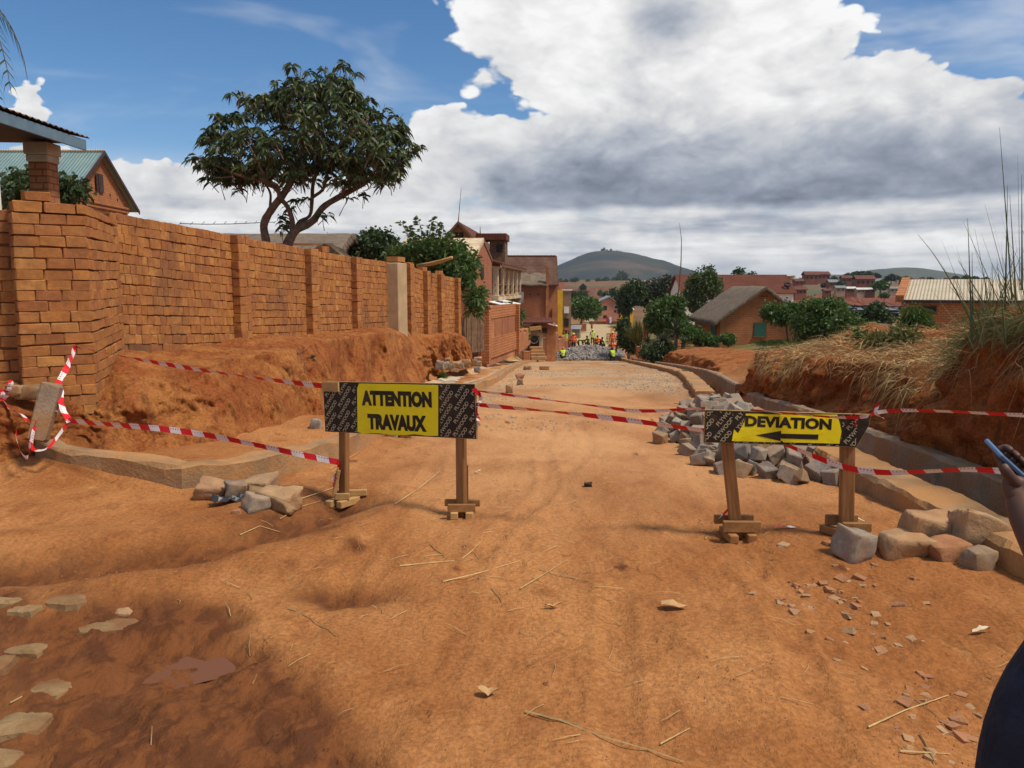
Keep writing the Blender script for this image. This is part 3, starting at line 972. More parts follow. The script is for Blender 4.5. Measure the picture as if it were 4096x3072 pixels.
sweep('kerb', rk1, [(0, -.2), (0, .14), (.03, .16), (.37, .16), (.40, .13), (.40, -.35)], M['concrete'], 260, 15, .018, 'concrete kerb running down to the far heap of stones on the right')
dw0 = [kz(float(road_r(y)) + .96, y) for y in (-2, 0, 2, 4, 6, 8, 10, 12, 14, 15.2)]
dw1 = [kz(float(road_r(y)) + .96, y) for y in (17.5, 19, 22, 26, 32, 40, 50, 60, 66)]
sweep('drain_wall', dw0, [(0, -.4), (0, .13), (.03, .16), (.15, .16), (.15, -.4)], M['concrete_grey'], 220, 24, .014, 'grey concrete drain wall at the foot of the right bank, near stretch')
sweep('drain_wall', dw1, [(0, -.4), (0, .15), (.03, .18), (.15, .18), (.15, -.4)], M['concrete_grey'], 220, 25, .012, 'grey concrete drain wall farther down beside the dirt path')
gut = [kz(float(road_l(y)) - .27, y) for y in (11.5, 13, 15, 18, 22, 27, 33, 40, 48, 56, 62)]
sweep('gutter', gut, [(0, -.05), (0, .165), (-.35, .10), (-.75, .15), (-.95, .185), (-.97, -.05)], M['concrete_pale'], 200, 34, .03, 'pale concrete gutter beside the left kerb', None, .5)


# ------------------------------------------------------------------ bricks
def brick_variants(nv=8, seed=5):
    rr = random.Random(seed)
    res = []
    for k in range(nv):
        bm = bmesh.new()
        bmesh.ops.create_cube(bm, size=1.0)
        bmesh.ops.bevel(bm, geom=bm.edges[:], offset=.045, segments=1, affect='EDGES')
        for v in bm.verts:
            v.co += Vector((rr.uniform(-.022, .022), rr.uniform(-.016, .016), rr.uniform(-.055, .055)))
        me = bpy.data.meshes.new('brick')
        bm.to_mesh(me); bm.free()
        me.materials.append(M['brick'])
        me.polygons.foreach_set('use_smooth', [False] * len(me.polygons))
        res.append(me)
    return res
BRICKS = brick_variants()
BRICKS_D = [m.copy() for m in BRICKS[:4]]
for m in BRICKS_D:
    m.materials[0] = M['brick_damp']


def lay(bricks, p0, p1, zb, zt, nc, thick, lens, off=0.0, skip=None, rr=random, wav=.008, gap=.012, damp=False):
    """one face of brickwork from p0 to p1 (plan), base/top heights (start, end), outer face on the right-hand side of travel"""
    p0 = Vector(p0); p1 = Vector(p1)
    d = p1 - p0; L = d.length; d.normalize()
    nrm = Vector((d.y, -d.x))
    rz = math.atan2(d.y, d.x)
    for c in range(nc):
        s = -rr.uniform(0, .12) if c % 2 else 0.0
        ph = rr.uniform(0, 6)
        while s < L - .03:
            l = rr.choice(lens) * rr.uniform(.92, 1.08)
            a, e = max(s, 0), min(s + l, L)
            if L - e < .05:
                e = L
            if e - a > .04:
                m = (a + e) / 2; k = m / L
                b0 = zb[0] * (1 - k) + zb[1] * k; t0 = zt[0] * (1 - k) + zt[1] * k
                h = (t0 - b0) / nc
                z = b0 + (c + .5) * h + math.sin(m * 2.1 + ph * .3 + c * .7) * wav
                q = p0 + d * m - nrm * (thick / 2 - off + rr.uniform(-.006, .004))
                pit = math.atan2(((zb[1] - zb[0]) * (1 - (c + .5) / nc) + (zt[1] - zt[0]) * (c + .5) / nc), L)
                if not (skip and skip(m, c)):
                    bricks.append(((q.x, q.y, z), (e - a - gap * rr.uniform(.3, .9), thick, h - gap * rr.uniform(.5, 1.1)), rz + rr.uniform(-.02, .02), -pit + rr.uniform(-.012, .012), 1 if damp and c <= rr.choice((0, 0, 1)) else 0))
            s = e if e == L else s + l


def put_bricks(root, bricks, n_ind=300, rest_name='far_bricks'):
    def size(b):
        return b[1][0] * b[1][2] / max(.1, b[0][0] ** 2 + b[0][1] ** 2)
    bricks = sorted(bricks, key=size, reverse=True)
    inv = root.matrix_basis.inverted()
    for (c, sc, rz, pit, dp) in bricks[:n_ind]:
        o = bpy.data.objects.new('brick', random.choice(BRICKS_D if dp else BRICKS))
        COL.objects.link(o)
        o.parent = root
        o.location = inv @ Vector(c)
        o.rotation_euler = Euler((0, pit, rz - root.rotation_euler[2]))
        o.scale = sc
    if len(bricks) > n_ind:
        vs, fs, fm = [], [], []
        base = [([v.co.copy() for v in me.vertices], [list(p.vertices) for p in me.polygons]) for me in BRICKS]
        for (c, sc, rz, pit, dp) in bricks[n_ind:]:
            bv, bf = random.choice(base)
            Mx = inv @ Matrix.LocRotScale(Vector(c), Euler((0, pit, rz)), Vector(sc))
            b = len(vs)
            vs += [Mx @ v for v in bv]
            fs += [[i + b for i in f] for f in bf]; fm += [dp] * len(bf)
        o = link(rest_name, mesh_from(rest_name, vs, fs, [M['brick'], M['brick_damp']], False, fm), root)
        o['kind'] = 'stuff'


# --- near pier (corner of the compound) and the wall stub at its left
random.seed(11)
pA, pB, pC = P(17, 300, 7.35), P(91, 300, 7.75), P(122, 300, 8.95)
pier = empty('brick_pier', ((pA.x + pC.x) / 2, (pA.y + pC.y) / 2, .4), 0, 'big weathered brick corner pier at the left end of the wall', 'brick pier')
bl = []
zt_, zb_ = 2.33, .42
NC = 19
lay(bl, (pA.x, pA.y), (pB.x, pB.y), (zb_, zb_), (zt_, zt_), NC, .2, [.235, .24, .23], gap=.0075)
lay(bl, (pB.x, pB.y), (pC.x, pC.y), (zb_, zb_ + .1), (zt_, zt_ - .02), NC, .2, [.24, .23, .13, .24], gap=.0075)
# loose courses on top
ex = Vector((pA.x, pA.y)); ey = Vector((pB.x, pB.y))
lay(bl, ex + (ey - ex) * .02, ey, (zt_, zt_), (zt_ + .105, zt_ + .105), 1, .2, [.25, .27], gap=.02)
lay(bl, ey, Vector((pC.x, pC.y)), (zt_, zt_ - .02), (zt_ + .10, zt_ + .07), 1, .2, [.3, .28], gap=.03)
lay(bl, ex + (ey - ex) * .18, ex + (ey - ex) * .55, (zt_ + .105, zt_ + .105), (zt_ + .21, zt_ + .205), 1, .2, [.25], gap=.03)
put_bricks(pier, bl, 300)
mb = MB()
di = (Vector((pB.x, pB.y, 0)) - Vector((pA.x, pA.y, 0))).normalized(); ni = Vector((-di.y, di.x, 0))
ins = .016
q = [Vector((pA.x, pA.y, 0)) + ni * ins + di * .02, Vector((pB.x, pB.y, 0)) + ni * ins * 1.2 - di * .02, Vector((pC.x, pC.y, 0)) + ni * ins * 1.5 - di * .03, Vector((pA.x - .1, pC.y + .2, 0))]
mb.prism([(v.x, v.y) for v in q], .2, zt_ - .03, 'z')
mb.build('mud_joint', M['mud_mortar'], pier, world=True)

lw = empty('brick_wall', (-6.2, 6.6, .5), 0, 'short stretch of brick wall left of the big corner pier', 'brick wall')
bl = []
lA = Vector((-8.4, 6.35)); lB = Vector((pA.x - .02, pA.y + .16))
lay(bl, lA, lB, (.45, .45), (2.36, 2.36), 18, .2, [.24, .23, .24, .13], gap=.012)
put_bricks(lw, bl, 300)
mb = MB(); dd = (lB - lA).normalized(); nn = Vector((-dd.y, dd.x))
mb.prism([tuple(lA + nn * .016), tuple(lB + nn * .016), tuple(lB + nn * .17), tuple(lA + nn * .17)], .2, 2.33, 'z')
mb.build('mud_joint', M['mud_mortar'], lw, world=True)

# --- long compound wall with pilasters
wall = empty('brick_wall', (-3.2, 15, .6), 0, 'long weathered brick compound wall with pilasters on top of the left bank', 'brick wall')
WA = Vector((-4.42, 8.95)); WB = Vector((-1.62, 23.6))
Wd = (WB - WA); WL = Wd.length; Wd.normalize(); Wn = Vector((Wd.y, -Wd.x))
def wz(s):
    k = s / WL
    base = np.interp(k, [0, .2, .6, .78, 1], [.80, .62, .42, .30, .12])
    top = np.interp(k, [0, .2, .36, .5, .62, .70, .72, 1], [2.49, 2.37, 2.30, 2.23, 2.22, 2.22, 2.12, 1.93])
    return float(base), float(top)
def wall_s(u):
    """distance along the wall at picture column u"""
    a = (u - 512) / FPX
    lo, hi = 0, WL
    for _ in range(40):
        m = (lo + hi) / 2; q = WA + Wd * m
        if q.x / (q.y * .993 + .12) < a: lo = m
        else: hi = m
    return lo
pil_u = [(236, 247, 'b'), (308, 315, 'b'), (353, 360, 'b'), (388, 403, 'c'), (407, 411, 'b'), (424, 428, 'b'), (438, 442, 'b'), (455, 459, 'b')]
bl = []
lens = [.11, .10, .12, .17, .10, .13, .11, .20, .12]
stops = [0.0] + [wall_s(a) for a, b_, c_ in pil_u] + [WL]
hole_s = wall_s(271)
for i in range(len(stops) - 1):
    s0, s1 = stops[i], stops[i + 1]
    if s1 - s0 < .05: continue
    n = max(1, int((s1 - s0) / 1.3))
    for k in range(n):
        a = s0 + (s1 - s0) * k / n; e = s0 + (s1 - s0) * (k + 1) / n
        za, ze = wz(a), wz(e)
        lay(bl, WA + Wd * a, WA + Wd * e, (za[0], ze[0]), (za[1], ze[1]), 15, .2, lens, gap=.007, wav=.006, damp=True,
            skip=lambda m, c, a=a: c in (0, 1) and abs(a + m - hole_s) < .16)
for (ua, ub, kd) in pil_u:
    if kd == 'c': continue
    s = wall_s(ua); w = .30
    z0, z1 = wz(s)
    a = WA + Wd * (s - .02)
    # side facing down the wall towards the viewer, then the front of the pilaster
    lay(bl, a, a + Wn * .12, (z0 - .1, z0 - .1), (z1 + .01, z1 + .01), 15, .12, [.3], gap=.007)
    lay(bl, a + Wn * .12, a + Wn * .12 + Wd * w, (z0 - .1, z0 - .1), (z1 + .01, z1 + .01), 15, .12, [.2, .12, .3], gap=.007)
# a few loose bricks on top
for u_, n_ in ((395, 3), (412, 2), (330, 1), (425, 2), (441, 2)):
    s = wall_s(u_)
    for k in range(n_):
        q = WA + Wd * (s + .2 * k) - Wn * .08
        bl.append(((q.x, q.y, wz(s)[1] + .055), (.2, .12, .1), math.atan2(Wd.y, Wd.x) + random.uniform(-.3, .3), random.uniform(-.1, .1), 0))
put_bricks(wall, bl, 300)
vsA = []
mb = MB()
N = 24
for i in range(N):
    s0, s1 = WL * i / N, WL * (i + 1) / N
    (a0, a1), (e0, e1) = wz(s0), wz(s1)
    if s0 - .02 < hole_s < s1:
        pass
    q0, q1 = WA + Wd * s0 - Wn * .018, WA + Wd * s1 - Wn * .018
    r0, r1 = q0 - Wn * .14, q1 - Wn * .14
    mb.add([(q0.x, q0.y, a0 - .3), (q1.x, q1.y, e0 - .3), (r1.x, r1.y, e0 - .3), (r0.x, r0.y, a0 - .3),
            (q0.x, q0.y, a1 - .03), (q1.x, q1.y, e1 - .03), (r1.x, r1.y, e1 - .03), (r0.x, r0.y, a1 - .03)],
           [(0, 3, 2, 1), (4, 5, 6, 7), (0, 1, 5, 4), (2, 3, 7, 6)] + ([(3, 0, 4, 7)] if i == 0 else []) + ([(1, 2, 6, 5)] if i == N - 1 else []))
mb.build('mud_joint', M['mud_mortar'], wall, world=True)
s = wall_s(388); z0, z1 = wz(s)
mb = MB()
c = WA + Wd * (s + .33) + Wn * .10
mb.bevbox((c.x, c.y, (z0 + z1) / 2 - .02), (.62, .3, z1 - z0), .015, (0, 0, math.atan2(Wd.y, Wd.x)))
o = mb.build('rendered_pilaster', M['render'], wall, world=True)
o['label'] = 'pilaster coated in smooth beige cement render'
mb = MB(); c = WA + Wd * (s + .33) + Wn * .10
mb.box((c.x, c.y, z1 + .06), (.5, .26, .11), (0, 0, math.atan2(Wd.y, Wd.x)))
mb.build('cap_bricks', M['brick'], wall, world=True)
# ------------------------------------------------------------------ lettering
def text_mesh(s, bold=0.0, space=1.0):
    cu = bpy.data.curves.new('letters', 'FONT')
    cu.body = s
    cu.size = 1.0
    cu.offset = bold
    cu.space_character = space
    cu.resolution_u = 3
    o = bpy.data.objects.new('letters_tmp', cu)
    COL.objects.link(o)
    dg = bpy.context.evaluated_depsgraph_get()
    me = o.evaluated_get(dg).to_mesh()
    vs = [Vector((v.co.x, v.co.y)) for v in me.vertices]
    fs = [list(p.vertices) for p in me.polygons]
    o.evaluated_get(dg).to_mesh_clear()
    bpy.data.objects.remove(o); bpy.data.curves.remove(cu)
    xs = [v.x for v in vs]; ys = [v.y for v in vs]
    x0, x1, y0, y1 = min(xs), max(xs), min(ys), max(ys)
    return [Vector(((v.x - x0) / (x1 - x0), (v.y - y0) / (y1 - y0))) for v in vs], fs, (x1 - x0) / (y1 - y0)


def clip_flat(vs, fs, w, h, holes=()):
    """keep the part of a flat mesh inside [0,w]x[0,h]"""
    bm = bmesh.new()
    bv = [bm.verts.new((v.x, v.y, 0)) for v in vs]
    for f in fs:
        try: bm.faces.new([bv[i] for i in f])
        except ValueError: pass
    for co, no in (((0, 0, 0), (-1, 0, 0)), ((w, 0, 0), (1, 0, 0)), ((0, 0, 0), (0, -1, 0)), ((0, h, 0), (0, 1, 0))):
        bmesh.ops.bisect_plane(bm, geom=bm.verts[:] + bm.edges[:] + bm.faces[:], plane_co=co, plane_no=no, clear_outer=True)
    bm.verts.index_update()
    r = ([Vector((v.co.x, v.co.y)) for v in bm.verts], [[v.index for v in f.verts] for f in bm.faces])
    bm.free()
    return r


def worn_print(name, col, wear_col, lo, hi, scale=18, rough=0.45):
    mt, g, b, out = new_mat(name)
    v = coords(g)
    n = g.noise(v, scale, 6, 0.7, 0.5)
    c = g.mix(g.ramp(n, lo, hi), col, wear_col)
    c = g.mul(c, g.mix(g.noise(v, 4.0, 5), (0.85, 0.82, 0.75), (1.06, 1.06, 1.06)))
    g.link(c, b.inputs['Base Color'])
    c = g.mix(g.m('MULTIPLY', g.ramp(g.noise(v, 2.6, 6, 0.65, 0.3), 0.46, 0.78), 0.16), c, (0.42, 0.24, 0.09))
    g.link(c, b.inputs['Base Color'])
    b.inputs['Roughness'].default_value = rough
    bump(g, b, g.noise(v, 7.0, 3, 0.5, 0.6), 0.35, 0.02)
    return mt
M['yellow'] = worn_print('yellow_print', (0.92, 0.77, 0.012), (0.10, 0.06, 0.02), 0.735, 0.765)
M['black_print'] = worn_print('black_print', (0.020, 0.016, 0.012), (0.20, 0.15, 0.05), 0.64, 0.74, 30)
M['film_ply'] = worn_print('black_film_plywood', (0.022, 0.017, 0.012), (0.10, 0.065, 0.03), 0.58, 0.75, 9, 0.5)
M['ply_text'] = worn_print('stencil_grey', (0.50, 0.42, 0.27), (0.06, 0.05, 0.03), 0.60, 0.70, 30, 0.7)
M['ply_edge'] = mat_plain('plywood_edge', (0.40, 0.25, 0.10), 0.8, 0.2, 20)


class Frame:
    """flat panel frame: s to the right, t up, n towards the viewer"""
    def __init__(f, o, right, top):
        f.o = Vector(o)
        f.w = (Vector(right) - f.o).length; f.h = (Vector(top) - f.o).length
        f.ex = (Vector(right) - f.o).normalized()
        f.ez = Vector(top) - f.o
        f.ez = (f.ez - f.ex * f.ez.dot(f.ex)).normalized()
        f.n = f.ex.cross(f.ez) * 1.0
        if f.n.y > 0: f.n = -f.n
    def q(f, s, t, n=0.0):
        return f.o + f.ex * s + f.ez * t + f.n * n


def flat_on(fr, name, vs, fs, off, mat, parent):
    mb = MB(); mb.add([fr.q(v.x, v.y, off) for v in vs], fs)
    me = mesh_from(name, [parent_inv(parent) @ v for v in mb.v], mb.f, mat)
    o = link(name, me, parent)
    return o


def parent_inv(p):
    m = p.matrix_basis.inverted()
    if p.parent is not None:
        m = m @ p.parent.matrix_basis.inverted()
    return m


def slab(fr, poly, n0, n1, name, mat, parent):
    k = len(poly)
    vs = [fr.q(s, t, n0) for s, t in poly] + [fr.q(s, t, n1) for s, t in poly]
    fs = [list(range(k)), [k + i for i in range(k)][::-1]] + [(i, k + i, k + (i + 1) % k, (i + 1) % k) for i in range(k)]
    mb = MB(); mb.add(vs, fs)
    inv = parent_inv(parent)
    mb.v = [inv @ v for v in mb.v]
    return mb.build(name, mat, parent)


def ply_letters(fr, root, regions, ang, h, step, seed, panel):
    """rows of slanted stencil lettering inside rectangles (s0, t0, s1, t1)"""
    rr = random.Random(seed)
    tv, tf, asp = text_mesh('PLYWOOD', 0.012)
    L = h * asp * .92
    ca, sa = math.cos(ang), math.sin(ang)
    for (s0, t0, s1, t1) in regions:
        V, F = [], []
        W, T = s1 - s0, t1 - t0
        nrow = int((W * abs(sa) + T * abs(ca)) / step) + 4
        for r in range(-nrow, nrow):
            shift = (r * .43 * L) % (L * 1.35)
            for k in range(-6, 7):
                base = k * L * 1.35 + shift
                vs = []
                for v in tv:
                    a, c = base + v.x * L, r * step + v.y * h
                    vs.append(Vector((W / 2 + a * ca - c * sa, T / 2 + a * sa + c * ca)))
                xs = [v.x for v in vs]; ys = [v.y for v in vs]
                if max(xs) < 0 or min(xs) > W or max(ys) < 0 or min(ys) > T:
                    continue
                cv, cf = clip_flat(vs, tf, W, T)
                b = len(V)
                V += [Vector((v.x + s0, v.y + t0)) for v in cv]
                F += [[i + b for i in f] for f in cf]
        flat_on(fr, 'plywood_lettering', V, F, .0125, M['ply_text'], panel)


def big_text(fr, s, s0, t0, s1, t1, bold, parent, space=1.0, skew=0.0):
    tv, tf, asp = text_mesh(s, bold, space)
    vs = [Vector((s0 + v.x * (s1 - s0), t0 + v.y * (t1 - t0) + skew * (v.x - .5))) for v in tv]
    return flat_on(fr, 'lettering', vs, tf, .0155, M['black_print'], parent)


def sign_post(root, fr, s_at, top_t, base, w, d, mat, lean=0.0):
    a = fr.q(s_at, top_t, -.014 - d / 2)
    b = Vector((base.x, base.y, base.z - .01))
    ax = (a - b)
    L = ax.length; ax.normalize()
    x = (fr.ex - ax * fr.ex.dot(ax)).normalized()
    y = ax.cross(x)
    Mx = Matrix((x, y, ax)).transposed()
    mb = MB(); mb.bevbox((0, 0, 0), (w, d, L), .004)
    o = mb.build('post', mat, root)
    o.location = parent_inv(root) @ ((a + b) / 2)
    o.rotation_euler = Mx.to_euler()
    return o


def timber(root, name, c, size, rz, mat, ry=0.0, rx=0.0):
    mb = MB(); mb.bevbox((0, 0, 0), size, .004)
    o = mb.build(name, mat, root)
    o.location = parent_inv(root) @ Vector(c)
    o.rotation_euler = (rx, ry, rz)
    return o


def foot(root, base, along, mats, boards, blocks):
    """crossed boards nailed round the foot of a post"""
    for (dx, dy, dz, l, w, h, a, m) in boards:
        timber(root, 'base_board', base + Vector((dx, dy, dz)), (l, w, h), a, mats[m])
    for (dx, dy, dz, l, w, h, a, m) in blocks:
        timber(root, 'foot_block', base + Vector((dx, dy, dz)), (l, w, h), a, mats[m])


# --- sign 1
b1l = on_ground(344, 505); b1r = on_ground(462, 516)
YL, YR = b1l.y - .04, b1r.y - .04
fr1 = Frame(P(326.4, 431, YL), P(476.7, 438.5, YR), P(327, 382, YL))
s1 = empty('road_works_sign', ((b1l + b1r) / 2), 0, 'wide road works sign reading ATTENTION TRAVAUX on two timber posts', 'road sign')
W, Hh = fr1.w, fr1.h
panel = slab(fr1, [(0, 0), (W, 0), (W, Hh), (0, Hh)], -.012, .012, 'panel', M['film_ply'], s1)
e = slab(fr1, [(-.004, -.004), (W + .004, -.004), (W + .004, Hh + .004), (-.004, Hh + .004)], -.010, .0095, 'plywood_edge', M['ply_edge'], panel)
def X1(z): return (z - 254) / (1683 - 254) * W
def Y1(z, zx): 
    k = (zx - 254) / (1683 - 254)
    top = 185 + 55 * k; bot = 650 + 65 * k
    return (bot - z) / (bot - top) * Hh
sh = [(X1(585), Y1(655, 585)), (X1(640), Y1(672, 640)), (X1(720), Y1(668, 720)), (X1(785), Y1(668, 785)), (X1(900), Y1(680, 900)), (X1(1050), Y1(684, 1050)), (X1(1130), Y1(676, 1130)), (X1(1250), Y1(690, 1250)), (X1(1350), Y1(690, 1350)), (X1(1366), Y1(238, 1366)), (X1(1000), Y1(222, 1000)), (X1(620), Y1(208, 620)), (X1(600), Y1(250, 600))]
prn = slab(fr1, sh, .0121, .0145, 'yellow_sheet', M['yellow'], s1)
big_text(fr1, 'ATTENTION', X1(640), Y1(412, 640), X1(1305), Y1(268, 640) - .001, .072, prn, 1.02)
big_text(fr1, 'TRAVAUX', X1(690), Y1(632, 690), X1(1250), Y1(486, 690), .072, prn, 1.02)
ply_letters(fr1, s1, [(.006, .006, X1(582), Hh - .006), (X1(1372), .006, W - .006, Hh - .006)], R(54), .030, .048, 3, panel)
slab(fr1, [(.0, Hh - .072), (X1(420), Hh - .072), (X1(420), Hh), (0, Hh)], .0126, .030, 'batten_end', M['wood_pale'], s1)
wood2 = {'d': M['post_h'], 'p': M['wood_pale']}
sign_post(s1, fr1, X1(425), Hh - .01, b1l, .062, .062, M['post'])
sign_post(s1, fr1, X1(1530), Hh - .01, b1r, .062, .062, M['post'])
foot(s1, b1l, 0, wood2,
     [(.0, -.055, .085, .115, .03, .05, .05, 'p'), (.055, .06, .085, .24, .03, .05, .12, 'p')],
     [(-.075, -.01, .03, .055, .18, .055, -.35, 'p'), (.04, -.02, .03, .055, .22, .055, -.55, 'p')])
timber(s1, 'brace', b1l + Vector((-.045, -.05, .20)), (.03, .05, .20), .3, M['wood_pale'], .2)
foot(s1, b1r, 0, wood2,
     [(.0, -.055, .075, .20, .03, .058, .04, 'd'), (.0, .055, .085, .26, .03, .05, -.03, 'd')],
     [(-.055, .0, .025, .055, .20, .05, .05, 'p'), (.062, .0, .025, .055, .20, .05, -.04, 'p')])
timber(s1, 'brace', b1r + Vector((.0, .05, .23)), (.09, .022, .28), .02, M['wood_grey'])

# --- sign 2
b2l = on_ground(737, 538); b2r = on_ground(846, 536)
YL, YR = b2l.y - .04, b2r.y - .04
fr2 = Frame(P(704, 441.6, YL), P(855.7, 446.5, YR), P(705.4, 410, YL))
s2 = empty('diversion_sign', ((b2l + b2r) / 2), 0, 'low yellow and black DEVIATION sign with a left arrow on two timber posts', 'road sign')
W, Hh = fr2.w, fr2.h
def X2(z): return (z - 520) / (1950 - 520) * W
def Y2(z, zx):
    k = (zx - 520) / (1950 - 520)
    top = 450 + 43 * k; bot = 750 + 46 * k
    return (bot - z) / (bot - top) * Hh
pp = [(0, 0), (W, 0), (X2(2052), Y2(590, 2000)), (X2(2060), Hh), (0, Hh)]
panel = slab(fr2, pp, -.012, .012, 'panel', M['film_ply'], s2)
ep = [(-.004, -.004), (W + .003, -.004), (X2(2056), Y2(588, 2000)), (X2(2064), Hh + .004), (-.004, Hh + .004)]
slab(fr2, ep, -.010, .0095, 'plywood_edge', M['ply_edge'], panel)
sh = [(X2(780), Y2(740, 780)), (X2(1100), Y2(750, 1100)), (X2(1235), Y2(752, 1235)), (X2(1250), Y2(735, 1250)), (X2(1268), Y2(753, 1268)), (X2(1500), Y2(757, 1500)), (X2(1790), Y2(766, 1790)), (X2(1802), Y2(650, 1802)), (X2(1780), Y2(570, 1780)), (X2(1752), Y2(492, 1752)), (X2(1300), Y2(492, 1300)), (X2(900), Y2(482, 900)), (X2(890), Y2(560, 890)), (X2(835), Y2(668, 835)), (X2(796), Y2(630, 796))]
prn = slab(fr2, sh, .0121, .0145, 'yellow_sheet', M['yellow'], s2)
big_text(fr2, 'DEVIATION', X2(895), Y2(608, 895), X2(1706), Y2(502, 895), .055, prn, 1.02, -.006)
ar = [(X2(1000), Y2(685, 1000)), (X2(1240), Y2(742, 1240)), (X2(1240), Y2(716, 1240)), (X2(1590), Y2(727, 1590)), (X2(1590), Y2(678, 1590)), (X2(1240), Y2(670, 1240)), (X2(1240), Y2(643, 1240))]
flat_on(fr2, 'arrow', [Vector(a) for a in ar], [[0, 1, 2, 5, 6], [2, 3, 4, 5]], .0157, M['black_print'], prn)
ply_letters(fr2, s2, [(.006, .006, X2(775), Hh - .006), (X2(1806), .006, X2(1945), Hh - .006), (X2(785), .002, X2(1800), .016), (X2(776), Y2(625, 776), X2(885), Hh - .006)], R(52), .029, .047, 5, panel)
sign_post(s2, fr2, X2(705), Hh - .01, b2l, .076, .065, M['post'])
sign_post(s2, fr2, X2(1880), Hh - .01, b2r, .085, .065, M['post'])
foot(s2, b2l, 0, wood2,
     [(.01, -.065, .10, .25, .035, .075, -.03, 'd'), (-.01, .06, .115, .27, .03, .06, .02, 'd')],
     [(-.06, -.01, .028, .06, .24, .055, .05, 'd'), (.075, -.01, .028, .06, .22, .055, -.04, 'd')])
foot(s2, b2r, 0, wood2,
     [(.035, -.075, .085, .185, .04, .06, .0, 'd'), (-.01, .06, .095, .22, .03, .07, .03, 'd')],
     [(-.05, -.03, .028, .05, .30, .055, .55, 'd'), (.08, -.02, .028, .06, .2, .055, -.1, 'd')])


# ------------------------------------------------------------------ barrier tape
mt, g, b, out = new_mat('red_white_tape')
uvn = g.n('ShaderNodeUVMap', uv_map='UVMap')
sp = g.n('ShaderNodeSeparateXYZ'); g.link(uvn.outputs[0], sp.inputs[0])
ph = g.m('FRACT', g.m('ADD', g.m('MULTIPLY', sp.outputs[0], 1 / .20), g.m('MULTIPLY', sp.outputs[1], .12)))
c = g.mix(g.m('GREATER_THAN', ph, .5), (0.66, 0.012, 0.018), (0.74, 0.66, 0.64))
# worn row of small printed marks on the white fields
mk = g.m('FRACT', g.m('MULTIPLY', sp.outputs[0], 1 / .022))
band = g.m('MULTIPLY', g.m('GREATER_THAN', sp.outputs[1], .58), g.m('LESS_THAN', sp.outputs[1], .86))
mk = g.m('MULTIPLY', g.m('MULTIPLY', g.m('GREATER_THAN', mk, .6), band), g.ramp(g.noise(uvn.outputs[0], 3.0, 3), .42, .5))
c = g.mix(g.m('MULTIPLY', mk, .8), c, (0.35, 0.03, 0.03))
g.link(c, b.inputs['Base Color'])
b.inputs['Roughness'].default_value = 0.35
M['tape'] = mt


def tape(pts, width, label, twist=(0, 0), sag=0.0, n=60, name='barrier_tape', parent=None, crumple=0.0, seed=0, group=None):
    S = catmull([tuple(p) for p in pts], n) if len(pts) > 2 else np.array([np.array(pts[0]) * (1 - k) + np.array(pts[1]) * k for k in np.linspace(0, 1, n)])
    k = np.linspace(0, 1, n)
    S[:, 2] -= sag * 4 * k * (1 - k)
    if crumple:
        for ax in range(3):
            S[:, ax] += fbm(k * 9, k * 0 + ax, seed, 3, 91 + seed) * crumple
    T = np.gradient(S, axis=0); T /= np.linalg.norm(T, axis=1)[:, None] + 1e-9
    vs, uv, fs = [], [], []
    s = 0
    for i in range(n):
        if i: s += np.linalg.norm(S[i] - S[i - 1])
        t = Vector(T[i])
        up = Vector((0, 0, 1)) if abs(t.z) < .9 else Vector((1, 0, 0))
        sd = (up - t * up.dot(t)).normalized()
        a = twist[0] + (twist[1] - twist[0]) * k[i] + (math.sin(k[i] * 11 + seed) * .35 if twist[0] != twist[1] else 0)
        sd = Matrix.Rotation(a, 3, t) @ sd
        p = Vector(S[i])
        vs += [p - sd * width / 2, p + sd * width / 2]
        uv += [(s, 0), (s, 1)]
        if i: fs.append((2 * i - 2, 2 * i, 2 * i + 1, 2 * i - 1))
    o = link(name, mesh_from(name, vs, fs, M['tape'], True, None, uv), parent)
    if label:
        tag(o, label, 'barrier tape', group)
    return o


q1 = fr1.q; q2 = fr2.q
tp_a = P(75, 346.5, 7.45)                       # fixed high on the brick pier
tp_b = P(69, 420.5, 6.65)
w1, h1 = fr1.w, fr1.h
tape([tp_a, q1(-.002, h1 - .03, .02)], .042, 'red and white tape from the brick pier down to the top of the ATTENTION sign', (.9, .5), .03)
tape([tp_b, P(200, 431.5, 6.2), b1l + Vector((-.02, -.05, .36)), ], .046, 'red and white tape running low from the stone block to the left sign post', (.25, .05), .02)
tape([tp_a, P(66, 368, 7.1), P(59, 385, 6.9), P(62, 400, 6.8), tp_b], .05, 'slack pinkish tape hanging from the brick pier to the stone block', (.2, 1.9), 0, 50, crumple=.01, seed=2)
tape([tp_b, P(58, 436, 6.6), P(46, 449, 6.52), P(33, 449, 6.55), P(35, 425, 6.6), P(42, 410, 6.72), P(57, 411, 6.75), tp_b], .026, 'tape tied round the leaning stone block', (.5, 1.4), 0, 70, seed=5)
tape([P(-30, 392, 7.0), P(0, 397, 6.95), P(10, 410, 6.85), P(20, 411, 6.8), P(28, 420, 6.72), P(33, 432, 6.6), P(30, 447, 6.5), P(28, 456, 6.42), P(18, 446, 6.5), P(15, 428, 6.65)], .036, 'crumpled length of tape trailing over the earth left of the stone block', (0, 3.5), 0, 110, crumple=.03, seed=7)
tape([P(-25, 382, 7.0), P(0, 384, 6.95), P(13, 386, 6.9), P(8, 390, 6.85), P(-5, 388, 6.85), P(6, 396, 6.8), P(-15, 402, 6.8)], .036, 'knot of crumpled tape lying against the wall foot at the left edge', (0, 4.5), 0, 90, crumple=.04, seed=9)
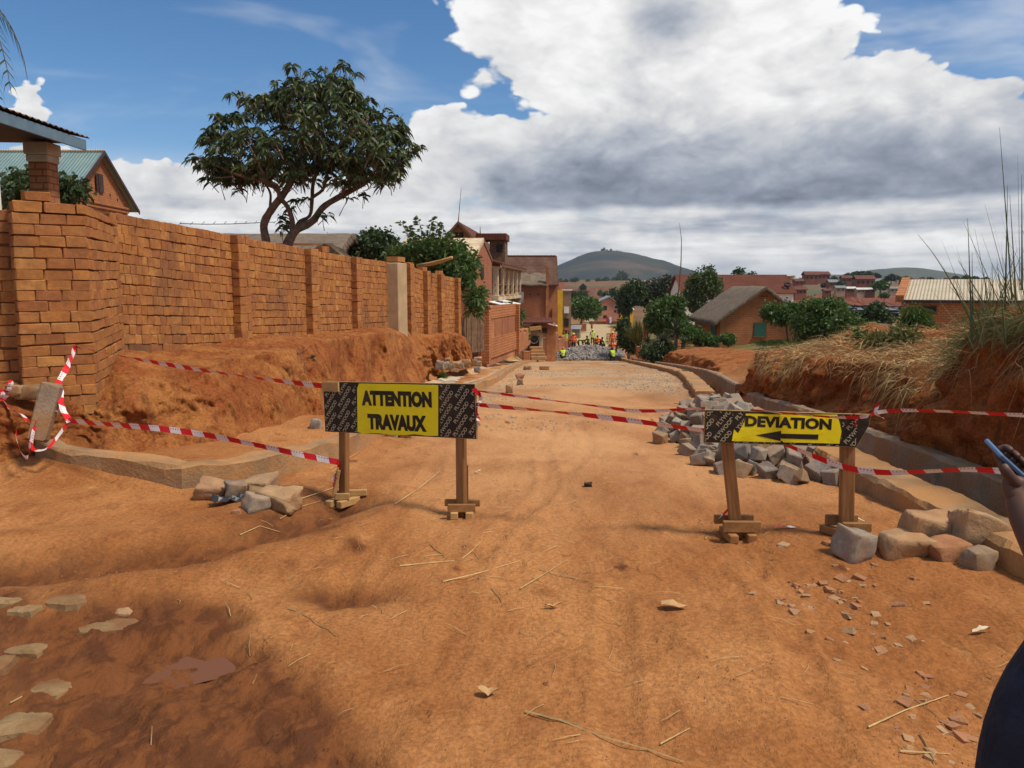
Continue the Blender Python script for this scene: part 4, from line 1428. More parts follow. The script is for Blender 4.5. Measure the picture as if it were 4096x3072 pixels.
tape([q1(w1 + .004, h1 - .045, 0), P(600, 406.5, 5.35), P(632, 410.5, 5.25), q2(-.003, .225, 0)], .024, 'thin twisted upper tape between the two signs', (1.0, .4), 0, 80, seed=3)
tape([q1(w1 + .004, h1 - .145, 0), P(590, 415.5, 5.36), q2(-.003, .075, 0)], .038, 'broader lower tape between the two signs', (.9, .3), .0, 60, seed=4)
tp_r = Vector((4.05, 4.9, 1.0))
tape([q2(fr2.w * .30, fr2.h + .004, .0), q2(fr2.w * 1.06, fr2.h - .004, .02), P(874, 413.5, b2r.y), P(1060, 416.5, 4.9)], .03, 'red and white tape stretching from the top of the DEVIATION sign to the right', (.75, .45), 0, 70, seed=6)
tape([q2(fr2.w * .55, -.012, -.06), b2r + Vector((-.03, -.042, .475)), P(995, 470.5, 4.95), P(1070, 480, 4.9)], .040, 'lower red and white tape from the DEVIATION post out to the right', (.5, .25), 0, 60, seed=8)
tl = tape([b1l + Vector((-.015, -.036, .37)), b1l + Vector((-.03, -.05, .31)), b1l + Vector((-.055, -.06, .235)), b1l + Vector((-.065, -.06, .165))], .07, 'loose tape end printed stop hanging from the left sign post', (1.75, 1.55), 0, 24, seed=1)
tv, tf, asp = text_mesh('stop', .02)
mb = MB()
fo = b1l + Vector((-.072, -.085, .175)); dx = Vector((.25, 0, .97)).normalized(); dy = Vector((-.97, 0, .25)).normalized()
mb.add([fo + dx * (v.x * .085) + dy * (v.y * .034 - .03) for v in tv], tf)
mb.build('printed_word', mat_plain('red_ink', (0.5, 0.02, 0.03), .6, .1), tl)
tape([b2l + Vector((-.055, .0, .62)), b2l + Vector((-.05, .02, .45)), b2l + Vector((-.045, .03, .30)), b2l + Vector((-.06, .02, .2)), b2l + Vector((-.12, .05, .12))], .022, 'narrow tape tail hanging down the left post of the DEVIATION sign', (.3, 1.2), 0, 40, seed=2)
tape([q1(w1 - .0, h1 - .02, .015), q1(w1 + .03, h1 - .11, .0), q1(w1 + .02, h1 - .2, .01), q1(w1 + .035, h1 - .29, .0)], .03, 'knotted tape ends hanging at the right edge of the ATTENTION sign', (0, 2.0), 0, 40, crumple=.012, seed=3)
tape([q2(X2(1905), fr2.h + .012, .016), q2(X2(1915), fr2.h - .04, .02), q2(X2(1925), fr2.h - .075, .022)], .03, 'pale tape end folded over the top of the DEVIATION sign', (1.4, 1.6), 0, 16, seed=1)
tape([P(874, 413.5, b2r.y - .01), P(878, 404, b2r.y - .02), P(876, 413.5, b2r.y - .02), P(885, 419, b2r.y - .03)], .022, 'little bow of tape knotted right of the DEVIATION sign', (0, 1.4), 0, 24, seed=4)
ov = on_ground(783, 529)
tape([ov + Vector((-.06, 0, .012)), ov + Vector((0, .01, .018)), ov + Vector((.09, .0, .012))], .022, 'scrap of tape lying on the dirt between the DEVIATION posts', (1.3, 1.7), 0, 24, seed=6)


# ------------------------------------------------------------------ stones
def stone_mesh(name, mat, seed, sub=1, jit=.16, cube=.55, smooth=False):
    """rough block inside the unit cube (-.5..+.5)"""
    rr = random.Random(seed)
    bm = bmesh.new()
    bmesh.ops.create_cube(bm, size=1.0)
    for v in bm.verts:
        v.co += Vector((rr.uniform(-jit, jit), rr.uniform(-jit, jit), rr.uniform(-jit, jit)))
    bmesh.ops.bevel(bm, geom=bm.edges[:], offset=.035 + rr.uniform(0, .05), segments=1, affect='EDGES')
    if sub > 1:
        bmesh.ops.triangulate(bm, faces=bm.faces[:])
        bmesh.ops.subdivide_edges(bm, edges=bm.edges[:], cuts=3, use_grid_fill=True)
        for v in bm.verts:
            n = fbm(np.array([v.co.x * 2.6 + seed]), np.array([v.co.y * 2.6]), np.array([v.co.z * 2.6]), 4, seed)[0]
            v.co *= 1 + n * .13
    me = bpy.data.meshes.new(name)
    bm.to_mesh(me); bm.free()
    me.materials.append(mat)
    if smooth:
        me.polygons.foreach_set('use_smooth', [True] * len(me.polygons))
    return me
COB = [stone_mesh('cobblestone', M['cobble'], 40 + k, 1, .17) for k in range(12)]


def put(name, me, loc, size, rot, label=None, cat=None, group=None, parent=None, kind=None):
    o = link(name, me, parent)
    o.location = loc; o.scale = size if not isinstance(size, (int, float)) else (size,) * 3; o.rotation_euler = rot
    tag(o, label, cat, group, kind)
    return o


def heap_height(x, y):
    # two lobes behind the DEVIATION sign
    a = ((x - 2.5) / .62) ** 2 + ((y - 7.75) / .75) ** 2
    b_ = ((x - 2.52) / .66) ** 2 + ((y - 9.6) / 1.5) ** 2
    return max(0, .30 * (1 - a), .46 * (1 - b_))
rr = random.Random(21)
spots = []
for layer in range(4):
    for _ in range(2600):
        x, y = rr.uniform(1.4, 3.3), rr.uniform(6.9, 11.3)
        if x > float(road_r(y)) - .1: continue
        h = heap_height(x, y)
        z = .055 + layer * .115
        if h < layer * .115 + (.001 if layer == 0 else .05): continue
        if all((x - a) ** 2 + (y - b_) ** 2 + ((z - c_) * 1.25) ** 2 > .140 ** 2 for a, b_, c_ in spots):
            spots.append((x, y, z))
for (x, y) in [(px_ground(660, 430)[0], px_ground(660, 430)[1]), (1.85, 8.35), (2.55, 6.95), (1.85, 7.7), (2.85, 7.0)]:
    spots.append((x, y, .05))
for (x, y, z) in spots:
    s_ = rr.uniform(.12, .175)
    put('cobblestone', rr.choice(COB), (x, y, gz(x, y) + z), (s_ * rr.uniform(.85, 1.2), s_ * rr.uniform(.8, 1.1), s_ * rr.uniform(.75, 1.0)),
        (rr.uniform(-.5, .5), rr.uniform(-.5, .5), rr.uniform(0, 6.28)), 'grey granite cobblestone in the heap behind the DEVIATION sign', 'cobblestone', 'cobblestones heaped behind the diversion sign')
RT = [stone_mesh('rock', M['rock_tan'], 60 + k, 2, .20, smooth=True) for k in range(4)]
RRD = [stone_mesh('rock', M['rock_red'], 70 + k, 2, .18, smooth=True) for k in range(3)]
RG = [stone_mesh('rock', M['cobble'], 80 + k, 2, .15, smooth=True) for k in range(3)]
RP = [stone_mesh('rock', M['rock_pale'], 90 + k, 2, .16, smooth=True) for k in range(3)]


def rock(u0, v0, u1, v1, me, label, dz=0.0, deep=.8, rot=(0, 0, 0), Y=None, name='rock', zb=None, cat='rock'):
    """rock filling the box (u0,v0)-(u1,v1); it stands on the ground at the bottom edge unless Y is given"""
    um = (u0 + u1) / 2
    g0 = on_ground(um, v1)
    Yc = (Y if Y is not None else g0.y + .06)
    w = (P(u1, v1, Yc) - P(u0, v1, Yc)).length
    h = P(um, v0, Yc).z - P(um, v1, Yc).z
    c = P(um, (v0 + v1) / 2, Yc)
    return put(name, me, (c.x, c.y + dz, c.z), (w * 1.0, w * deep, h * 1.0), rot, label, cat)


rock(838, 531, 868, 561, RG[0], 'squarish grey rock at the foot of the right DEVIATION post', rot=(.1, .12, .5), deep=.9)
rock(879, 533, 921, 556, RT[0], 'flat tan rock left of the rock heap beside the right kerb', rot=(0, .05, .15))
rock(930, 540, 962, 561, RRD[0], 'low reddish rock under the two big tan rocks', rot=(0, -.05, .2))
rock(905, 515, 944, 540, RT[1], 'tan rock resting across two others beside the right kerb', rot=(.1, .18, .1), Y=5.02, deep=.7)
rock(946, 513, 995, 552, RT[2], 'largest tan rock leaning on the right kerb', rot=(.1, .35, .1), Y=4.95, deep=.6)
rock(964, 549, 991, 570, RG[1], 'small cut grey block in front of the rocks by the right kerb', rot=(0, .08, .35), deep=.8)
rock(823, 542, 836, 549, RRD[1], 'fist sized brown stone beside the right DEVIATION post')
rock(198, 483, 229, 499, RT[3], 'low brown rock at the left end of the rocks by the left kerb', rot=(.2, .15, .2))
rock(226, 481, 248, 500, RG[2], 'greenish grey rock with a flat face among the rocks by the left kerb', rot=(.2, 0, .4))
rock(241, 477, 273, 493, RT[0], 'tan slab behind the rocks by the left kerb', rot=(.1, -.1, -.2))
rock(250, 487, 271, 497, RP[0], 'rock with a pale top in the middle of the rocks by the left kerb', rot=(.1, .2, .3))
rock(262, 490, 294, 509, RT[1], 'broad tan rock at the right end of the rocks by the left kerb', rot=(.1, .1, -.3))
rock(245, 495, 268, 511, RG[0], 'pointed grey rock at the front of the rocks by the left kerb', rot=(.1, .1, .8))
rock(233, 509.5, 241, 517, RRD[2], 'small round red clod in front of the left rocks')
rock(150, 480, 225, 486, RRD[0], 'reddish stone block set in the left kerb corner', rot=(0, .03, .15), Y=6.05, deep=.3) if False else None
rock(386, 429, 398, 437, RG[1], 'dressed grey stone under the ATTENTION sign by the kerb, left one')
rock(399, 430, 412, 438, RT[2], 'dressed brown stone under the ATTENTION sign by the kerb, right one')
rock(311, 419, 322, 429, RG[2], 'lone pale block at the bank foot left of the ATTENTION sign')
# leaning kerb stone by the pier and the flat stones behind it
mb = MB(); mb.bevbox((0, 0, 0), (.15, .13, .50), .018)
ks = mb.build('kerb_stone', M['concrete_grey'], None)
for v in ks.data.vertices:
    v.co += Vector(((rr.random() - .5) * .012, (rr.random() - .5) * .012, (rr.random() - .5) * .02))
ks.location = P(45, 412, 6.72); ks.rotation_euler = (R(-14), R(13), R(12))
tag(ks, 'long grey concrete kerb block leaning upright by the brick pier', 'kerb block')
rock(9, 386, 23, 397, RT[3], 'flat tan stone half buried under the wall, left of the leaning block', Y=7.0, deep=.7)
rock(21, 386, 43, 399, RP[1], 'pale flaking stone half buried behind the leaning block', Y=7.05, deep=.7)
# stray blocks down the road, left side
for k, (u0, v0, u1, v1, Y, me) in enumerate([(435, 361, 444, 370, 19.2, RG[0]), (441, 362, 449, 369, 19.4, RG[1]), (444, 358, 450, 363, 20.4, RT[0]), (448, 364, 455, 370, 18.8, RG[2]), (452, 362, 460, 368, 19.2, RT[1]),
                                       (459, 363, 464, 369, 18.9, RG[0]), (460, 360, 470, 367, 19.6, RT[2]), (451, 369, 458, 372, 18.2, RP[0]), (474, 367, 480, 372, 18.8, RG[1]), (472, 360, 477, 366, 21, RP[1]), (476, 361, 482, 366, 21.2, RG[2]), (473, 357, 481, 361, 22.4, RT[0])]):
    rock(u0, v0, u1, v1, me, 'stray stone block among those dumped beside the left gutter below the wall', Y=Y, name='stone_block', cat='stone block')['group'] = 'stone blocks dumped by the left gutter'
for (u0, v0, u1, v1, me, lab) in [(506, 385, 512, 393, RT[1], 'small brown block on the road beside the left kerb, nearest of three'), (517, 379, 523, 385, RG[0], 'grey block on the road beside the left kerb, middle of three'), (516, 374, 524, 379, RRD[0], 'reddish clod on the road beside the left kerb, farthest of three'),
                             (524, 366, 531, 370, RT[3], 'low stone on the road some way past the left kerb blocks'), (540, 366, 548, 370, RP[0], 'pale flat stone in the gravel patch of the road'), (496, 355, 503, 359, RRD[1], 'reddish block at the foot of the low plastered wall'),
                             (585, 483, 592, 488, M and stone_mesh('clod', mat_plain('dark_clod', (.05, .028, .018), .9), 131, 2, .2), 'dark dung clod alone in the middle of the road'),
                             (398, 387, 404, 391, RRD[2], 'small dark stone beside the gutter above the ATTENTION sign')]:
    rock(u0, v0, u1, v1, me, lab)
# black plastic bag
bmv, bmf = [], []
for i in range(9):
    for j in range(6):
        x, y = (i / 8 - .5) * .24, (j / 5 - .5) * .14
        bmv.append((x, y, .02 + abs(float(fbm(np.array([x * 22.]), np.array([y * 22.]), 3, 3, 5)[0])) * .05))
bmf = [(i * 6 + j, i * 6 + j + 1, (i + 1) * 6 + j + 1, (i + 1) * 6 + j) for i in range(8) for j in range(5)]
bag = link('plastic_bag', mesh_from('plastic_bag', bmv, bmf, mat_plain('black_plastic', (.035, .035, .04), .35, .2), False))
bag.location = on_ground(228, 503) + Vector((0, 0, .0)); bag.rotation_euler = (0, 0, .2)
tag(bag, 'torn black plastic bag lying against the left rocks', 'plastic bag')

# stones set in the mud at lower left: pieces of the ground
def flat_stone(u, v, wu, dv, seed, mat, h=.035):
    c = on_ground(u, v)
    a = on_ground(u - wu / 2, v); e = on_ground(u + wu / 2, v)
    n0 = on_ground(u, v + dv / 2); f0 = on_ground(u, v - dv / 2)
    rx, ry = (e - a).length / 2, (f0 - n0).length / 2
    rs = random.Random(seed)
    N_ = 14
    ring = []
    ph = [rs.uniform(0, 6.28) for _ in range(3)]
    for k in range(N_):
        th = 2 * math.pi * k / N_
        r = 1 + .07 * math.sin(2 * th + ph[0]) + .07 * math.sin(3 * th + ph[1]) + rs.uniform(-.09, .07)
        # squarer than an ellipse
        q_ = max(abs(math.cos(th)), abs(math.sin(th)))
        r *= (1 / q_) * .75 + .25
        ring.append((math.cos(th) * rx * r, math.sin(th) * ry * r))
    vs = [(0, 0, h * .95)] + [(x * .62, y * .62, h * rs.uniform(.65, 1.1)) for x, y in ring] + [(x * .95, y * .95, h * rs.uniform(.35, .65)) for x, y in ring] + [(x * 1.06, y * 1.06, -h * 1.2) for x, y in ring]
    fs = [(0, 1 + k, 1 + (k + 1) % N_) for k in range(N_)]
    for l in range(2):
        b0, b1 = 1 + l * N_, 1 + (l + 1) * N_
        fs += [(b0 + k, b1 + k, b1 + (k + 1) % N_, b0 + (k + 1) % N_) for k in range(N_)]
    o = link('stone', mesh_from('stone', vs, fs, mat, False), ground)
    o.location = (c.x, c.y, c.z - .006)
    return o
for k, (u, v, wu, dv) in enumerate([(53, 688, 42, 24), (21, 724, 50, 27), (26, 650, 46, 10), (24, 609, 34, 13), (5, 601, 30, 8), (68, 600, 44, 13), (112, 625, 54, 15), (125, 611, 22, 12), (-14, 668, 40, 18), (2, 760, 36, 20)]):
    flat_stone(u, v, wu, dv, 200 + k, M['rock_pale'] if k != 7 else M['rock_tan'], .024 if v > 630 else .018)
# broken stones bedded in the rut on the right
PEB = [stone_mesh('stone', M['rock_red'], 140 + k, 1, .2) for k in range(3)] + [stone_mesh('stone', M['rock_tan'], 150 + k, 1, .2) for k in range(3)]
rr = random.Random(33)
cl = [(770, 556, 40, 14), (850, 575, 60, 18), (800, 600, 40, 16), (850, 612, 60, 18), (880, 635, 55, 16), (905, 690, 70, 22), (935, 725, 60, 22), (880, 660, 60, 20), (960, 745, 50, 16), (840, 590, 70, 22)]
for k in range(105):
    u, v, su, sv = rr.choice(cl)
    u += rr.gauss(0, su * .6); v += rr.gauss(0, sv * .6)
    if not (545 < v < 766): continue
    p = on_ground(u, v)
    s_ = rr.uniform(.012, .042) if rr.random() < .85 else rr.uniform(.045, .065)
    put('stone', rr.choice(PEB), (p.x, p.y, p.z - s_ * .10), (s_ * 1.25, s_, s_ * .5), (rr.uniform(-.3, .3), rr.uniform(-.3, .3), rr.uniform(0, 6.28)), parent=ground)

# ------------------------------------------------------------------ litter on the road (uncountable): straw, crumbs
def straws(name, items, mat, label, parent=None):
    """items: (list of points, width)"""
    vs, fs = [], []
    for pts, w in items:
        b_ = len(vs)
        for i, p in enumerate(pts):
            d = (pts[min(i + 1, len(pts) - 1)] - pts[max(i - 1, 0)])
            sd = Vector((d.y, -d.x, 0)); sd = sd.normalized() if sd.length > 1e-6 else Vector((1, 0, 0))
            ww = w * (1 - .5 * i / max(1, len(pts) - 1))
            vs += [p - sd * ww / 2, p + sd * ww / 2, p + Vector((0, 0, ww * .6))]
            if i:
                a = b_ + 3 * (i - 1); c_ = b_ + 3 * i
                fs += [(a, c_, c_ + 2, a + 2), (a + 2, c_ + 2, c_ + 1, a + 1), (a + 1, c_ + 1, c_, a)]
    o = link(name, mesh_from(name, vs, fs, mat))
    tag(o, label, None, None, 'stuff')
    return o
items = []
def gpt(u, v, up=.008):
    p = on_ground(u, v); return Vector((p.x, p.y, p.z + up))
for line in [[(443, 583), (480, 574), (520, 562)], [(462, 560), (472, 552), (482, 541)], [(400, 567), (440, 563), (470, 561)], [(520, 590), (545, 575), (567, 561)],
             [(478, 578), (495, 593), (502, 603)], [(288, 609), (312, 620), (337, 637)], [(525, 713), (560, 722), (600, 738), (650, 752), (684, 764)], [(540, 716), (580, 727)], [(660, 746), (690, 730)],
             [(868, 729), (905, 712), (948, 697)], [(915, 700), (940, 720)], [(900, 753), (950, 756)], [(920, 735), (935, 765)], [(300, 500), (330, 490), (345, 484)], [(330, 470), (360, 452)],
             [(395, 505), (418, 490), (440, 472)], [(280, 520), (300, 508), (320, 502)], [(240, 536), (260, 527), (280, 533)],
             [(430, 545), (445, 558)], [(465, 545), (480, 560)], [(540, 570), (570, 578), (590, 582)], [(10, 705), (38, 690)], [(705, 540), (715, 528)]]:
    items.append(([gpt(u, v) for u, v in line], .0075))
rr = random.Random(5)
for k in range(150):
    if rr.random() < .6:
        u, v = rr.gauss(450, 130), rr.uniform(470, 640)
    else:
        u, v = rr.uniform(150, 1000), rr.uniform(440, 765)
    p = gpt(u, v, .005)
    a = rr.uniform(0, 6.28); l = rr.uniform(.03, .16)
    q_ = p + Vector((math.cos(a) * l, math.sin(a) * l, 0))
    if q_.x > 2.85: continue
    q_.z = gz(q_.x, q_.y) + rr.uniform(.004, .02)
    m_ = (p + q_) / 2 + Vector((rr.uniform(-.01, .01), rr.uniform(-.01, .01), .006))
    items.append(([p, m_, q_], rr.uniform(.002, .0045)))
straws('straw_litter', items, M['straw'], 'scattered dry straw on the road')
# crumbs of earth and gravel
vs, fs = [], []
rr = random.Random(6)
def crumb(p, s):
    b_ = len(vs)
    for d in ((1, 0, 0), (-.5, .8, 0), (-.5, -.8, 0), (0, 0, .8)):
        vs.append((p.x + d[0] * s * rr.uniform(.6, 1.2), p.y + d[1] * s * rr.uniform(.6, 1.2), p.z + d[2] * s * rr.uniform(.6, 1.2) - .001))
    fs.extend([(b_, b_ + 1, b_ + 3), (b_ + 1, b_ + 2, b_ + 3), (b_ + 2, b_, b_ + 3)])
xy = []
for k in range(11000):
    v = 385 + 380 * rr.random() ** .8
    u = rr.uniform(60, 1000)
    xy.append(PZ(u, v, float(road_z(max(0, min(30, 1.65 * 800 / (v - 286)))))))
zz = H(np.array([p.x for p in xy]), np.array([p.y for p in xy]))
_cx = np.array([p.x for p in xy]); _cy = np.array([p.y for p in xy])
_cw = wet_mask(_cx, _cy); _cn = fbm(_cx * 1.3, _cy * 1.3, 9, 2, 3)
for p, z, w_, n_ in zip(xy, zz, _cw, _cn):
    if w_ > .3 or rr.random() > .25 + .9 * n_: continue
    if p.y > 40 or p.x > float(road_r(p.y)) - .05 or p.x < float(road_l(p.y)) + .05 and p.y > 5.6: continue
    crumb(Vector((p.x, p.y, z)), rr.uniform(.0022, .0075) * (1 + .06 * p.y))
o = link('loose_crumbs', mesh_from('loose_crumbs', vs, fs, M['rock_red'])); tag(o, 'loose crumbs of earth and gravel on the road', None, None, 'stuff')
vs, fs = [], []
_gy = rng.uniform(10, 44, 7000); _gt = rng.random(7000); _gx = road_l(_gy) * (1 - _gt) + road_r(_gy) * _gt
_gn = fbm(_gx * .6, _gy * .45, 4, 3, 61) + np.abs(_gt - .5) * 1.2 - .25
for x, y, n_ in zip(_gx.tolist(), _gy.tolist(), _gn):
    if n_ < .0: continue
    crumb(Vector((x, y, gz(x, y))), rr.uniform(.012, .036))
o = link('road_gravel', mesh_from('road_gravel', vs, fs, M['cobble'])); tag(o, 'grey gravel scattered over the farther road', None, None, 'stuff')

# dry leaves and scraps
LF = mat_plain('dry_leaf', (.50, .30, .13), .7, .25, 14)
PAP = mat_plain('paper_scrap', (.62, .52, .34), .8, .1)
def scrap(u, v, w, l, mat, name, label, cat, seed):
    p = on_ground(u, v); rs = random.Random(seed)
    N_ = 7; vs, fs = [], []
    for i in range(N_):
        k = i / (N_ - 1); ww = w * math.sin(math.pi * (.12 + .8 * k)) * .5
        zc = .012 + .02 * abs(math.sin(k * 2.4 + seed))
        vs += [(l * (k - .5), -ww, zc + rs.uniform(0, .008)), (l * (k - .5), 0, zc - .004), (l * (k - .5), ww, zc + rs.uniform(0, .012))]
        if i: fs += [(3 * i - 3, 3 * i, 3 * i + 1, 3 * i - 2), (3 * i - 2, 3 * i + 1, 3 * i + 2, 3 * i - 1)]
    o = link(name, mesh_from(name, vs, fs, mat, True)); o.location = p; o.rotation_euler = (0, 0, rs.uniform(-.4, .4))
    tag(o, label, cat)
scrap(674, 609, .07, .13, LF, 'dry_leaf', 'large curled brown leaf on the road left of the stony rut', 'leaf', 1)
scrap(553, 609, .02, .09, LF, 'dry_leaf', 'narrow yellow leaf in the middle foreground', 'leaf', 2)
scrap(981, 634, .03, .09, PAP, 'paper_scrap', 'pale scrap of packing strip on the dirt at right', 'litter', 3)
scrap(858, 523, .06, .09, PAP, 'paper_scrap', 'whitish plastic scrap behind the right DEVIATION post', 'litter', 4)
scrap(488, 696, .05, .08, LF, 'dry_leaf', 'curled leaf low in the foreground with a stalk', 'leaf', 5)
scrap(478, 474, .03, .06, PAP, 'paper_scrap', 'white scrap near the right post of the ATTENTION sign', 'litter', 6)
# ------------------------------------------------------------------ buildings
M['bw_orange'] = mat_brickwork('orange_brickwork', (0.50, 0.20, 0.075), (0.42, 0.155, 0.058), (0.25, 0.095, 0.04), .24, .11, .014)
M['bw_red'] = mat_brickwork('red_brickwork', (0.42, 0.15, 0.07), (0.35, 0.12, 0.055), (0.22, 0.09, 0.045), .24, .10, .014)
M['bw_far'] = mat_brickwork('far_brickwork', (0.30, 0.105, 0.055), (0.25, 0.085, 0.045), (0.2, 0.08, 0.04), .5, .25, .03)
M['mudwall'] = mat_plain('red_mud_plaster', (0.42, 0.175, 0.075), 0.95, 0.3, 1.2, bumps=0.4, bscale=12, dirt=(0.27, 0.10, 0.045))
M['pinkwall'] = mat_plain('pink_plaster', (0.46, 0.20, 0.12), 0.9, 0.15, 1.0)
M['shutter'] = mat_plain('green_shutter', (0.030, 0.105, 0.070), 0.6, 0.2, 10)
M['bluegrey'] = mat_plain('blue_grey_paint', (0.13, 0.20, 0.25), 0.6, 0.15, 5)
M['darkwood'] = mat_plain('dark_stained_wood', (0.055, 0.035, 0.035), 0.7, 0.25, 6)
M['yellowwall'] = mat_plain('yellow_paint', (0.70, 0.40, 0.03), 0.8, 0.15, 2)


def mat_sheet(name, c1, c2, per=.09, axis=0, rough=0.5, rust=None):
    """corrugated metal sheet; ridges across the given local axis"""
    mt, g, b, out = new_mat(name)
    v = coords(g)
    sp = g.n('ShaderNodeSeparateXYZ'); g.link(v, sp.inputs[0])
    w = g.m('SINE', g.m('MULTIPLY', sp.outputs[axis], 2 * math.pi / per))
    n = g.noise(v, .9, 6, .65)
    c = g.mix(g.ramp(n, .3, .7), c1, c2)
    if rust:
        c = g.mix(g.ramp(g.noise(v, 2.3, 6, .7), .5, .72), c, rust)
    g.link(c, b.inputs['Base Color'])
    b.inputs['Roughness'].default_value = rough
    b.inputs['Metallic'].default_value = 0.15
    bump(g, b, w, .8, .02)
    return mt
M['sheet_teal'] = mat_sheet('teal_sheet_metal', (.16, .25, .25), (.21, .30, .29), .2, 0, .55)
M['sheet_beige'] = mat_sheet('beige_sheet_metal', (.46, .38, .25), (.55, .47, .33), .15, 0, .6)
M['sheet_rust'] = mat_sheet('rusty_sheet_metal', (.115, .036, .020), (.155, .052, .030), .12, 0, .9)
M['sheet_grey'] = mat_sheet('grey_sheet_metal', (.20, .22, .23), (.28, .29, .29), .2, 1, .5)
M['tiles'] = mat_brickwork('brown_roof_tiles', (0.15, 0.07, 0.045), (0.115, 0.052, 0.035), (0.06, 0.03, 0.02), .22, .14, .02, dirt=(.22, .15, .1), dirt_amt=.4)


def windows_on(root, wl, w, d):
    for (face, a, z, ww, hh, style) in wl:
        t = .05
        if face in 'FB':
            y = -.0 if face == 'F' else d
            c = (a, y, z + hh / 2); sz = (ww, t, hh); fr = (ww + .12, t * .6, hh + .12); oy = Vector((0, -.02 if face == 'F' else .02, 0))
        else:
            x = 0 if face == 'L' else w
            c = (x, a, z + hh / 2); sz = (t, ww, hh); fr = (t * .6, ww + .12, hh + .12); oy = Vector((-.02 if face == 'L' else .02, 0, 0))
        mb = MB(); mb.box(Vector(c) + oy * .4, fr)
        f = mb.build('window', M['wood_grey'] if style != 'white' else M['white'], root)
        mb = MB(); mb.box(Vector(c) + oy, sz)
        mb.build('shutter' if style in ('shutter', 'wood') else 'pane', {'shutter': M['shutter'], 'dark': M['dark'], 'wood': M['darkwood'], 'white': M['dark']}[style], f)


def house(name, label, pos, yaw, w, d, h, rise, ridge='y', wall='bw_orange', roof='thatch', over=.35, thick=.08, wins=(), cat='house', apex=.5, group=None, base=.6, roof_slab=None):
    root = empty(name, pos, yaw, label, cat, group)
    mb = MB()
    if ridge == 'y':
        poly = [(0, -base), (w, -base), (w, h), (w * apex, h + rise), (0, h)]
        mb.prism(poly, 0, d, 'y')
    elif ridge == 'x':
        poly = [(0, -base), (d, -base), (d, h), (d * apex, h + rise), (0, h)]
        mb.prism(poly, 0, w, 'x')
    else:
        mb.box((w / 2, d / 2, (h - base) / 2), (w, d, h + base))
    mb.build('wall', M[wall], root)
    mb = MB(); e = .012
    if ridge in 'xy':
        L = w if ridge == 'y' else d
        a0, a1 = L * apex, L
        s0 = rise / a0; s1 = rise / (L - a0)
        prof_l = [(-over, h - over * s0 + e), (a0, h + rise + e), (a0, h + rise + thick + e), (-over, h - over * s0 + thick + e)]
        prof_r = [(a0, h + rise + e), (L + over, h - over * s1 + e), (L + over, h - over * s1 + thick + e), (a0, h + rise + thick + e)]
        D = d if ridge == 'y' else w
        ax = 'y' if ridge == 'y' else 'x'
        mb.prism(prof_l, -over * .8, D + over * .8, ax); mb.prism(prof_r, -over * .8, D + over * .8, ax)
    elif ridge == 'mono':
        mb.prism([(-over, h + e - over * rise / d), (d + over, h + rise + e), (d + over, h + rise + e + thick), (-over, h + e + thick - over * rise / d)], -over, w + over, 'x')
    elif ridge == 'hip':
        q = min(w, d) / 2
        o = over
        if w >= d:
            r0, r1 = (q, d / 2, h + rise), (w - q, d / 2, h + rise)
        else:
            r0, r1 = (w / 2, q, h + rise), (w / 2, d - q, h + rise)
        cs = [(-o, -o, h), (w + o, -o, h), (w + o, d + o, h), (-o, d + o, h)]
        if w >= d:
            mb.add(cs + [r0, r1], [(0, 1, 5, 4), (1, 2, 5), (2, 3, 4, 5), (3, 0, 4), (3, 2, 1, 0)])
        else:
            mb.add(cs + [r0, r1], [(0, 1, 4), (1, 2, 5, 4), (2, 3, 5), (3, 0, 4, 5), (3, 2, 1, 0)])
    rf = mb.build('roof', M[roof], root)
    windows_on(root, wins, w, d)
    return root, rf


